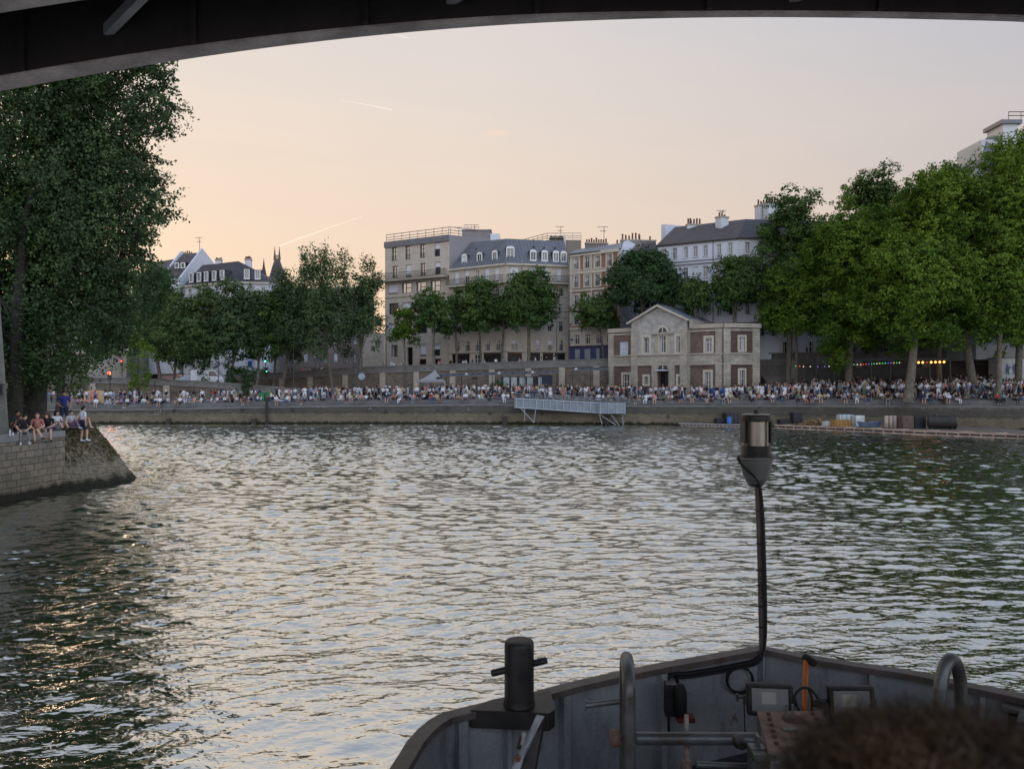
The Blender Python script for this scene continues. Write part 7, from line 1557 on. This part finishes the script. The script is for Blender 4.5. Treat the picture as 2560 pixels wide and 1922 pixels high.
m_ = MB(); p0 = Vector((XP(1700,91.5), 91.5, 0)); p1 = Vector((XP(1930,86.8), 86.8, 0)); m_.bar(p0+V3(0,.4,.3), p1+V3(0,.4,.3), 1.2, .12, M('thin_jetty', (.28,.26,.25), .8)); m_.bar(p0+V3(0,-.1,.08), p1+V3(0,-.1,.08), .1, .1, pe_)
for k in range(24): m_.box(p0+(p1-p0)*(k+.5)/24+V3(0,-.12,.15), (.1,.1,.34), MATS['thin_jetty'])
m_.build('narrow_walkway', pn)
def PD(px, Y): return Vector((XP(px, Y), Y, .43))
def crate(name, px, Y, d, mat, label, rz=.1, lid=None, slats=0):
    c = PD(px, Y); m_ = MB(); m_.box(c+V3(0,0,d[2]/2+.003), d, mat, rz=rz); o = m_.build(name, bevel=.03, label=label, cat=name.replace('_', ' '))
    if slats:
        m_ = MB(); R = Matrix.Rotation(rz, 3, 'Z')
        for k in range(slats): q = c+R @ V3(d[0]*((k+.5)/slats-.5), -d[1]/2-.02, d[2]/2); m_.box(q, (d[0]/slats*.35, .05, d[2]), lid, rz=rz)
        m_.build('ribs', o)
    return o
dk_ = M('dark_box', (.02,.02,.022), .6)
crate('dark_crate', 1802, 90.2, (1.3,1.0,.55), dk_, 'low black crate on the narrow walkway, left of the blue drum'); crate('dark_crate', 1834, 90.2, (2.3,1.2,1.15), dk_, 'large black crate behind the blue drum', slats=5, lid=M('dark_trim', (.04,.04,.045), .5))
for o_ in [q for q in COL.objects if q.name.startswith('dark_crate')]: pass
m_ = MB(); c = PD(1823, 88.9); m_.lathe(c, [(.26,0),(.29,.05),(.27,.12),(.29,.4),(.27,.43),(.29,.75),(.26,.8)], M('blue_plastic', (.03,.12,.42), .4), 18); m_.build('drum', label='bright blue plastic drum before the black crates', cat='drum')
crate('dark_crate', 1962, 87.4, (1.5,.9,.55), dk_, 'low dark crate right of the mast lamp'); crate('dark_crate', 1990, 87.2, (1.05,1.0,1.35), dk_, 'upright dark crate right of the mast lamp'); 
P, Nn, S, T = [], [], [], []
st = RNG.normal(size=(900, 3))*[1.0,.35,.16]; c = PD(2043, 85.4); st[:, 2] = np.abs(st[:, 2])*(1.6-np.abs(st[:, 0])*.6).clip(.3); nn = RNG.normal(size=(900,3)); nn /= np.linalg.norm(nn, axis=1)[:, None]
so = leafmesh('straw', st+np.array(c), nn, RNG.uniform(.2,.5,900), RNG.random(900), leafmat('straw_blades', (.16,.11,.05), (.34,.25,.13), .1), None); tag(so, 'heap of tangled straw-coloured rope and reeds on the pontoon', 'heap', kind='stuff')
crate('ochre_crate', 2103, 82.6, (1.9,1.1,.72), M('ochre_paint', (.36,.20,.06), .8, scale=2), 'ochre wooden crate on the pontoon', lid=M('ochre_dark', (.25,.13,.04), .8), slats=6)
crate('white_crate', 2068, 83.6, (.85,.8,.5), M('white_plastic', (.55,.56,.56), .5), 'small white crate left of the ochre crate'); crate('white_crate', 2112, 84.0, (1.6,.8,1.25), MATS['white_plastic'], 'white stacked crate behind the ochre crate', slats=3, lid=M('pale_blue', (.3,.4,.5), .5)); crate('white_crate', 2146, 82.8, (1.0,.8,1.2), MATS['white_plastic'], 'white crate beside the little blue dinghy')
m_ = MB(); c = PD(2172, 81.2)
prof = [(-1.3,.0),(-.9,.34),(0,.42),(.8,.4),(1.5,.0)]; top_ = [c+V3(x, yy, .5+.12*abs(x)) for x, yy in prof]+[c+V3(x, -yy, .5+.12*abs(x)) for x, yy in prof[::-1]]; bot_ = [c+V3(x*.75, yy*.5, .02) for x, yy in prof]+[c+V3(x*.75, -yy*.5, .02) for x, yy in prof[::-1]]
n = len(top_); m_.add(top_+bot_, [(i, (i+1)%n, (i+1)%n+n, i+n) for i in range(n)]+[tuple(range(n, 2*n))], M('dinghy_blue', (.12,.17,.26), .6)); m_.build('dinghy', label='small grey-blue dinghy lying on the pontoon', cat='boat')
for k in range(4):
    c = PD(2216+k*10.5, 80.0); m_ = MB(); m_.lathe(c, [(.17,0),(.2,.04),(.2,1.24),(.17,1.28)], M('tan_canister', (.42,.36,.29), .6, scale=2, col2=(.28,.22,.17)), 14); m_.build('canister', label='%s of four tan canisters on the pontoon' % ('leftmost','second from left','third from left','rightmost')[k], cat='canister', group='four tan canisters')
crate('rusty_tank', 2264, 79.4, (1.25,1.0,1.3), M('rusty_tank_paint', (.13,.09,.07), .8, scale=2, col2=(.07,.05,.045)), 'rust-brown square tank beside the tan canisters'); crate('dark_crate', 2294, 79.6, (1.2,1.0,1.3), dk_, 'tall dark crate beside the cylindrical tank')
m_ = MB(); c = PD(2318, 78.6)+V3(0,0,.72); q = V3(.93,-.36,0); m_.lathe(c, [(.05,0),(.5,.04),(.66,.14),(.66,2.5),(.70,2.52),(.70,2.62),(.5,2.7),(.05,2.72)], M('tank_black', (.05,.05,.052), .45, scale=2), 26, axis=q); tk = m_.build('tank', label='big black cylindrical tank lying on the pontoon', cat='tank')
m_ = MB(); 
for t in (.4, 2.2): p = c+q.normalized()*t; m_.box((p.x, p.y, .52), (.2,1.1,.2), dk_, rz=-.37)
m_.build('cradle', tk); m_ = MB(); p = c+q.normalized()*.8; m_.tube([p+V3(0,0,.6), p+V3(0,0,.82)], .16, MATS['tank_black'], 12); m_.build('hatch', tk)

# long awning along the embankment wall
aw = empty('awning', (0, 104, 3.3), label='long thin dark awning on slim posts along the embankment wall', cat='awning')
def awn(px0, px1, Y0, Y1, yp0, yp1, e, nm='canopy'):
    m_ = MB(); A = W(px0, yp0, Y0); B = W(px1, yp1, Y1); dv_ = V3(.35, 2.3, .35); m_.add([A, B, B+dv_, A+dv_, A+V3(0,0,.12), B+V3(0,0,.12), B+dv_+V3(0,0,.12), A+dv_+V3(0,0,.12)], [(3,2,1,0),(4,5,6,7),(0,1,5,4),(2,3,7,6),(1,2,6,5),(3,0,4,7)], M('awning_metal', (.10,.105,.12), .6)); m_.build(nm, e)
    m_ = MB(); n = int((B-A).length/2.2)
    for k in range(n+1): p = A+(B-A)*k/n; m_.tube([V3(p.x, p.y, ground_z(p.x, p.y)), p], .045, iron, 6)
    m_.build('posts', e)
    for k in range(int((B-A).length/.95)): p = A+(B-A)*(k+.5)/int((B-A).length/.95)+V3(0,.3,.12); m_ = MB(); m_.add([p+V3(-.3,0,0), p+V3(.3,0,0), p+V3(0,.05,.34), p+V3(-.3,.2,0), p+V3(.3,.2,0), p+V3(0,.15,.34)], [(0,1,2),(5,4,3),(0,3,4,1),(1,4,5,2),(2,5,3,0)], M('bunting_slate', (.05,.055,.07), .8) if k % 5 else MATS['white_plastic']); m_.build('pennant', e)
awn(1078, 1392, 108.2, 103.0, 942, 933, aw); awn(1432, 1521, 104.6, 103.4, 927, 925, aw, 'small_canopy')
m_ = MB(); 
for px in (1098, 1187, 1515): Y = 106.5 if px < 1300 else 103.2; m_.box(W(px, 946 if px < 1300 else 937, Y-.3), (.75,.1,.42), blk)
m_.build('hanging_sign', aw)
# white tent
te = empty('tent', (XP(1090,106),106,3.2), label='pale peaked party tent at the awning end', cat='tent'); Yt = 106.3; zb_ = ZP(952,Yt); zt_ = ZP(924,Yt); c = W(1088,924,Yt+1.4)
m_ = MB(); pts = [(XP(1040,Yt-.2),Yt-.2), (XP(1112,Yt-.8),Yt-.8), (XP(1114,Yt+2.2),Yt+2.2), (XP(1046,Yt+2.8),Yt+2.8)]; ring_ = []
tm = M('tent_cloth', (.25,.24,.255), .8, var=.12)
for i in range(4):
    a_, b_ = pts[i], pts[(i+1) % 4]; prev = None
    for q in range(7):
        t = q/6; f_ = (1-t)**1.0; zq = zb_+(c.z-zb_)*(t**1.5); A = V3(c.x+(a_[0]-c.x)*f_, c.y+(a_[1]-c.y)*f_, zq); B = V3(c.x+(b_[0]-c.x)*f_, c.y+(b_[1]-c.y)*f_, zq)
        if prev: m_.quad(prev[0], prev[1], B, A, tm)
        prev = (A, B)
    m_.quad(V3(*a_, zb_-.25), V3(*b_, zb_-.25), V3(*b_, zb_), V3(*a_, zb_), tm)
m_.build('roof', te)
for p in pts: m_ = MB(); m_.tube([V3(*p, ground_z(*p)), V3(*p, zb_)], .03, frame_w, 6); m_.build('leg', te)
# black kiosk with pale panels
Yk = 105; kx0, kx1 = XP(1253,Yk), XP(1380,Yk); ki = empty('kiosk', ((kx0+kx1)/2, Yk, 3.3), label='black kiosk with four pale poster panels under the awning', cat='kiosk'); zg = ground_z((kx0+kx1)/2, Yk)
m_ = MB(); m_.prism([(kx0,Yk), (XP(1352,Yk),Yk-.6), (XP(1352,Yk),Yk+2.6), (kx0,Yk+2.6)], zg-.1, ZP(941,Yk), blk); m_.prism([(XP(1346,Yk-1),Yk-1.1), (kx1,Yk-1.3), (kx1,Yk+1.6), (XP(1346,Yk),Yk+1.6)], zg-.1, ZP(938,Yk), M('navy_cabin', (.012,.018,.04), .5)); m_.build('cabin', ki)
for k, px in enumerate((1266,1285,1306,1325,1350)): t = (px-1253)/99*.6 if k < 4 else 1.28; m_ = MB(); m_.box(W(px, 960, Yk-t-.06), (.8 if k < 4 else .45, .04, 1.9), M('poster_panel', (.34,.36,.37), .7, scale=3, col2=(.24,.27,.27))); m_.build('panel', ki)
m_ = MB(); cl = [(XP(1247,Yk-2)+random.uniform(-.4,.4), Yk-1.6+random.uniform(-.3,.3), zg+.6+k*.22, .5, .4, 1) for k in range(7)]; e = empty('potted_plant', (XP(1247,Yk-2), Yk-1.6, zg), label='leafy potted plant at the kiosk corner', cat='plant'); leafmesh('foliage', *clumpleaves(cl, 230, .25, np.array([XP(1247,Yk), Yk, zg])), LD, e); m_.lathe((XP(1247,Yk-2), Yk-1.6, zg), [(.22,0),(.3,.45)], pot, 12); m_.build('flower_pot', e)
# blue skip, green bins
x, Y, z = Q(1794, 3.6); sk_ = MB(); P = [(x-.95,Y-.6),(x+.95,Y-.6),(x+.95,Y+.7),(x-.95,Y+.7)]; sk_.prism([(p[0]*.97+x*.03, p[1]) for p in P], z+.12, z+1.25, M('skip_blue', (.02,.11,.33), .5, scale=2)); so_ = sk_.build('skip', label='bright blue waste skip beside the pavilion corner', cat='skip', bevel=.03); m_ = MB(); m_.prism([(x-1.02,Y-.66),(x+1.02,Y-.66),(x+1.02,Y+.76),(x-1.02,Y+.76)], z+1.25, z+1.37, M('skip_rim', (.03,.14,.38), .5)); m_.build('rim', so_)
m_ = MB()
for dx in (-.8, .8):
    for dy in (-.5, .6): m_.lathe((x+dx, Y+dy-.05, z+.1), [(.1,-.04),(.1,.04)], rub, 10, axis=(1,0,0))
m_.build('wheel', so_)
for k, px in enumerate((657, 670.5)):
    x, Y, z = Q(px, 4.2); m_ = MB(); m_.prism([(x-.3,Y-.32),(x+.3,Y-.32),(x+.3,Y+.35),(x-.3,Y+.35)], z+.05, z+.98, M('bin_green', (.03,.22,.08), .45)); o_ = m_.build('wheelie_bin', bevel=.03, label=('left' if k == 0 else 'right')+' one of two bright green wheelie bins', cat='bin', group='green wheelie bins'); m_ = MB(); m_.prism([(x-.33,Y-.36),(x+.33,Y-.36),(x+.33,Y+.4),(x-.33,Y+.4)], z+.98, [z+1.03,z+1.03,z+1.16,z+1.16], M('bin_lid', (.02,.16,.06), .45)); m_.build('lid', o_)
# painted hoarding on the left (abstract panels)
Yh2 = 103; m_ = MB()
def hoard():
    m, t, b = pbase('painted_hoarding', .7); n1 = noise(t, .35, 4); r = ramp(t, [(.30, (.10,.26,.36)), (.42, (.42,.16,.22)), (.50, (.55,.34,.12)), (.58, (.45,.42,.28)), (.68, (.50,.14,.26)), (.78, (.14,.22,.42))], n1); t.links.new(r.outputs[0], b.inputs['Base Color']); return m
hm2 = hoard()
for k, (x0, x1) in enumerate(((190,216),(216.3,262))): m_.prism([(XP(x0,Yh2),Yh2), (XP(x1,Yh2),Yh2-.2), (XP(x1,Yh2),Yh2-.1), (XP(x0,Yh2),Yh2+.1)], ground_z(XP(226,Yh2), Yh2)-.05, ZP(978-k*2,Yh2), hm2)
ho_ = m_.build('hoarding', label='brightly painted pink and blue hoarding on the far left quay', cat='hoarding'); m_ = MB(); m_.box(W(262.5, 990, Yh2-.25), (.12,.12,1.9), frame_d); m_.build('post', ho_)
# white van and a pale car on the ramp
def vehicle(name, px, Y, z, L, H, label, mat, rz, cat, van=True):
    x = XP(px, Y); e = empty(name, (x, Y, z), rz, label=label, cat=cat); w_ = 1.9
    pr = [(-L/2,.35),(-L/2,H*.9),(-L/2+.1,H),(L*.22,H),(L*.38,H*.58),(L/2-.1,H*.48),(L/2,.7),(L/2,.35)] if van else [(-L/2,.3),(-L/2,.8),(-L*.36,.92),(-L*.24,H),(L*.12,H),(L*.27,.95),(L/2-.1,.8),(L/2,.55),(L/2,.3)]
    n = len(pr); V = [(a, -w_/2, b) for a, b in pr]+[(a, w_/2, b) for a, b in pr]; m_ = MB(); m_.add(V, [tuple(range(n))[::-1], tuple(range(n, 2*n))]+[(i, (i+1)%n, (i+1)%n+n, i+n) for i in range(n)], mat); m_.build('body', e, bevel=.06, local=True)
    m_ = MB(); gl_ = glass_d
    m_.poly([(L*.05,-w_/2-.012,H*.58),(L*.34,-w_/2-.012,H*.58),(L*.215,-w_/2-.012,H*.92),(L*.05,-w_/2-.012,H*.92)] if van else [(-L*.3,-w_/2-.012,.92),(L*.24,-w_/2-.012,.92),(L*.11,-w_/2-.012,H*.95),(-L*.22,-w_/2-.012,H*.95)], gl_)
    m_.build('side_window', e, local=True)
    for a in (-L*.31, L*.32):
        for s in (-1, 1): m_ = MB(); m_.lathe((a, s*(w_/2-.05), .33), [(.2,-.1),(.33,-.09),(.33,.09),(.2,.1)], rub, 18, axis=(0,1,0)); wo2 = m_.build('wheel', e, local=True); m_ = MB(); m_.lathe((a, s*(w_/2+.055), .33), [(.19,-.01),(.19,.01)], galv, 14, axis=(0,1,0)); m_.build('rim', wo2, local=True)
zr = lambda x: float(np.interp(x, [r[0] for r in RP], [r[2] for r in RP]))-.82
vehicle('white_van', 524, 112.2, zr(XP(524,112))+.25, 4.9, 2.15, 'white van parked on the ramp between ivy-clad trunks', M('car_white', (.62,.64,.68), .3), .0, 'van'); vehicle('parked_car', 478, 112.8, zr(XP(478,112.8))+.2, 4.1, 1.45, 'pale blue-white car on the ramp left of the white van', M('car_pale', (.42,.47,.52), .3), 3.14, 'car', False)
# white truck at the right frame edge with plain blue figures
Yt = 88.5; x0, x1 = XP(2503,Yt), XP(2700,Yt); zg = ground_z((x0+x1)/2, Yt); tr_ = empty('food_truck', ((x0+x1)/2, Yt, zg), label='white box truck with dark blue painted figures beneath the right trees', cat='truck')
m_ = MB(); m_.prism([(x0,Yt),(x1,Yt),(x1,Yt+2.4),(x0,Yt+2.4)], zg+.6, ZP(896,Yt), MATS['white_plastic']); m_.build('box_body', tr_, bevel=.05); m_ = MB(); m_.prism([(x0-.05,Yt-.05),(x1+.05,Yt-.05),(x1+.05,Yt+2.45),(x0-.05,Yt+2.45)], ZP(896,Yt), ZP(893,Yt), galv); m_.build('roof', tr_)
for px in (2519, 2536, 2546, 2572, 2600):
    c = W(px, 922, Yt-.03); m_ = MB(); fb = M('mural_blue', (.12,.16,.26), .7); m_.box(c, (.42,.03,.62), fb, M=Matrix.Rotation(random.uniform(-.3,.3), 3, 'Y')); m_.box(c+V3(-.1,0,-.45), (.12,.03,.4), fb, M=Matrix.Rotation(.3, 3, 'Y')); m_.box(c+V3(.12,0,-.45), (.12,.03,.4), fb, M=Matrix.Rotation(-.35, 3, 'Y')); m_.lathe(c+V3(0,0,.42), [(.13,-.015),(.13,.015)], fb, 12, axis=(0,1,0)); m_.box(c+V3(.28,0,.1), (.4,.03,.09), fb, M=Matrix.Rotation(-.5, 3, 'Y')); m_.build('mural_figure', tr_)
for px in (2525, 2660): m_ = MB(); m_.lathe((XP(px,Yt), Yt+.2, zg+.42), [(.25,-.15),(.42,-.13),(.42,.13),(.25,.15)], rub, 18, axis=(0,1,0)); m_.build('wheel', tr_)
# bar canopy with string lights
bar_ = empty('bar_canopy', (XP(2180,92), 92, 4), label='dark canopy of the open-air bar under the plane trees', cat='canopy'); A = W(2040, 903, 95); B = W(2375, 900, 88.5)
m_ = MB(); m_.add([A, B, B+V3(1,3,.1), A+V3(1,3,.1), A+V3(0,0,.25), B+V3(0,0,.25), B+V3(1,3,.35), A+V3(1,3,.35)], [(3,2,1,0),(4,5,6,7),(0,1,5,4),(2,3,7,6),(1,2,6,5),(3,0,4,7)], M('canopy_teal', (.05,.07,.085), .7)); m_.build('canopy_sheet', bar_)
for k in range(8): p = A+(B-A)*k/7; m_ = MB(); m_.box((p.x, p.y, (p.z+ground_z(p.x, p.y))/2), (.14,.14,p.z-ground_z(p.x, p.y)), frame_d); m_.build('post', bar_)
m_ = MB(); p = (A+B)/2; m_.box(p+V3(.5,2.4,-1.9), ((B-A).length*.9, .2, 2.2), blk, rz=math.atan2(B.y-A.y, B.x-A.x)); m_.build('back_panel', bar_)
BC = {'green': (.05,.9,.3), 'red': (1,.12,.05), 'white': (1,.85,.65), 'violet': (.3,.15,1), 'orange': (1,.42,.08), 'yellow': (1,.75,.15)}
GM = {k: glow('bulb_'+k, v, .55 if k != 'orange' else 3.0) for k, v in BC.items()}
def lights(pts, cols, label):
    e = empty('string_lights', pts[0], label=label, cat='string lights'); m_ = MB(); m_.tube(pts, .025, blk, 5); m_.build('cord', e)
    L = len(cols)
    for k, c in enumerate(cols):
        t = (k+.5)/L*(len(pts)-1); i = int(t); p = pts[i]+(pts[i+1]-pts[i])*(t-i)-V3(0,.05,.12); m_ = MB(); r = .075 if c != 'orange' else .13; m_.lathe(p, [(.03,-r),(r*.8,-r*.6),(r,0),(r*.7,r*.7),(.03,r)], GM[c], 10); m_.build('bulb', e)
pts = [W(1984,912,97), W(2010,914,96.5), W(2060,914,95.2), W(2075,913,94.8)]; lights(pts, ['green','red','white','white','violet','violet','violet','white'], 'sparse coloured string lights left of the bar canopy')
pts = [W(2088,908,94.3), W(2150,909,92.8), W(2200,906,91.8), W(2252,904,90.6)]; lights(pts, ['white','green','violet','orange','violet','green','white','white','red','red','violet','green','green','white','yellow','green','green','violet','violet','yellow','green','white'], 'dense multicoloured string lights along the bar canopy')
pts = [W(2280,904,90.0), W(2365,902,88.6)]; lights(pts, ['orange','orange','orange','red','orange','orange','orange','orange'], 'warm orange string lights at the right end of the canopy')
# stairs beside the pavilion
x0, x1 = 34.8, 42; stp = MB()
for k in range(18): y0 = 97.6+k*.34; stp.box(((x0+x1)/2-1.2, y0, 3.4+k*.15), (6.4,.36,.32), coping); 
for k in range(18): y0 = 97.6+k*.34; stp.box(((x0+x1)/2-1.2, y0+.02, (3.2+k*.15)/2+1.6-.15), (6.38,.34,max(.05, k*.15+.1)), wallupper)
so2 = stp.build('stairs', label='stone stairs climbing from the quay beside the pavilion', cat='stairs'); m_ = MB(); m_.add([(x1-1.1,97.2,3.2),(x1-1.1,104,3.2),(x1-1.1,104,7.6),(x1-1.1,97.2,4.4),(x1-.7,97.2,3.2),(x1-.7,104,3.2),(x1-.7,104,7.6),(x1-.7,97.2,4.4)], [(3,2,1,0),(4,5,6,7),(0,4,7,3),(3,7,6,2),(1,2,6,5)], coping); m_.build('side_wall', so2)
# lamp posts, traffic lights, signs
def post(px, Y, ytop, zb, label, r=.07, arms=0, nm='street_lamp', cat='street lamp'):
    x = XP(px, Y); e = empty(nm, (x, Y, zb), label=label, cat=cat); zt = ZP(ytop, Y); m_ = MB(); m_.tube([(x,Y,zb-.1),(x,Y,zb+.8),(x,Y,zb+.85),(x,Y,zt)], [r*2,r*1.8,r*1.1,r*.6], M('post_green', (.035,.04,.04), .6), 8); m_.build('pole', e)
    for s in range(arms): q = 1 if s == 0 else -1; m_ = MB(); m_.tube([(x,Y,zt-.1),(x+q*.5,Y,zt+.15),(x+q*1.1,Y,zt+.1)], .035, MATS['post_green'], 6); m_.box((x+q*1.3,Y,zt+.07), (.6,.22,.12), MATS['post_green']); m_.build('lamp_head', e)
    return e
for px, Y, yt, zb, lb, a_ in ((734,111,858,4.4,'tall grey lamp post at the foot of the ramp',1), (883,112,882,4.0,'slender double lamp post left of the awning trees',2), (965,121,798,6.9,'tall street lamp post against the limestone block',0), (1200,115.5,830,7.2,'lamp post standing in the awning plane trees',1), (1392,111.5,782,7.7,'tall lamp post before the cream block and brick block boundary',1), (546,110.4,892,4.4,'thin lamp post beside the white van',0), (387,105.5,950,3.0,'short dark lamp post under the ramp wall',1), (182,118,870,5,'lamp post behind the far left quay trees',1), (2208,92,868,3.9,'lamp post half hidden by the bar canopy',1), (1755,103.5,775,8.4,'lamp post rising behind the pavilion roof',0)): post(px, Y, yt, zb, lb, arms=a_)
def tlight(px, Y, py, zb, col, label, r=.11, s=1.0):
    x = XP(px, Y); z = ZP(py, Y); e = empty('traffic_light', (x, Y, zb), label=label, cat='traffic light'); m_ = MB(); m_.tube([(x,Y,zb),(x,Y,z+.5)], .06, MATS['post_green'], 8); m_.build('pole', e); m_ = MB(); m_.box((x,Y-.1,z+(-.25 if col == 'red' else .25)), (.34*s,.2,.95*s), blk); m_.build('signal_head', e, bevel=.02)
    m_ = MB(); m_.lathe((x,Y-.215,z), [(.02,-.02),(r*.9,-.01),(r,.02)], glow('signal_%s%d' % (col, int(px)), (1,.05,.02) if col == 'red' else (.1,1,.55), 22 if s > 1 else 5), 16, axis=(0,1,0)); m_.build('lens', e)
tlight(275, 100, 933, 3.2, 'red', 'bright red traffic light on the ramp', .21, 1.3); tlight(305, 118, 903, 5.6, 'red', 'smaller dimmer red traffic light higher up the ramp', .12); tlight(664, 124, 903, 6.2, 'green', 'green traffic light above the ramp', .12); tlight(667.5, 123.7, 928, 6.0, 'green', 'small green pedestrian signal under the green traffic light', .08, .7)
m_ = MB(); c = W(625, 909, 126); m_.box(c, (1.5,.08,2.1), blind); m_.box(c+V3(0,-.06,0), (.65,.03,.9), M('blue_sign', (.03,.12,.4), .6)); m_.tube([c+V3(0,.06,-1), c+V3(0,.06,-3)], .06, MATS['post_green'], 6); m_.build('info_panel', label='white street panel with a blue square', cat='sign')
m_ = MB(); c = W(522, 912, 128); m_.box(c, (.9,.08,1.6), M('poster_frame', (.42,.40,.34), .7)); m_.box(c+V3(0,-.06,0), (.55,.03,1.0), frame_d); m_.box(c+V3(0,.05,-1.6), (.1,.06,1.8), frame_d); m_.build('poster_case', label='framed poster case by the annex wall', cat='poster')
for px, lb in ((789,'left of two small street signs'),(799,'right of two small street signs')): m_ = MB(); c = W(px, 900, 124); m_.box(c, (.5,.05,.7), M('sign_grey', (.3,.3,.33), .6)); m_.tube([c+V3(0,.05,-.3), c+V3(0,.05,-2.2)], .035, MATS['post_green'], 6); m_.build('street_sign', label=lb+' above the ramp parapet', cat='sign', group='street signs')
m_ = MB(); c = W(904, 941, 112); m_.lathe(c, [(.5,-.03),(.5,.03)], M('round_sign', (.33,.36,.42), .5), 22, axis=(0,1,0)); m_.tube([c+V3(0,.06,0), V3(c.x, c.y+.06, ground_z(c.x, c.y))], .05, MATS['post_green'], 6); m_.build('round_sign', label='round grey sign left of the tent', cat='sign')
m_ = MB(); c = W(980, 912, 122); m_.box(c, (.55,.1,.95), blind); m_.build('notice_sign', label='small white panel on the parapet of the limestone block', cat='sign')
# small plaques on the facades
for px, py, P_, Q_, lb in ((1430,849,C0,C1,'blue street name plaque on the brick block'), (1255,863,B0,B1,'small blue plaque on the cream block')):
    u, Y = onl(P_, Q_, px); c = W(px, py, Y-.08); m_ = MB(); m_.box(c, (.45,.05,.35), M('plaque_blue', (.05,.10,.22), .5), rz=math.atan2(Q_[1]-P_[1], Q_[0]-P_[0])); m_.build('plaque', label=lb, cat='plaque')
x, Y, z = Q(790, 6.0); m_ = MB(); m_.prism([(x-1.4,Y-.4),(x+1.4,Y-.4),(x+1.2,Y+1.0),(x-1.2,Y+1.0)], z, [z+1.3,z+1.5,z+1.5,z+1.3], M('tarp_grey', (.09,.09,.10), .8)); m_.build('covered_stall', label='dark covered stall by the poplar trunk', cat='stall', bevel=.1)
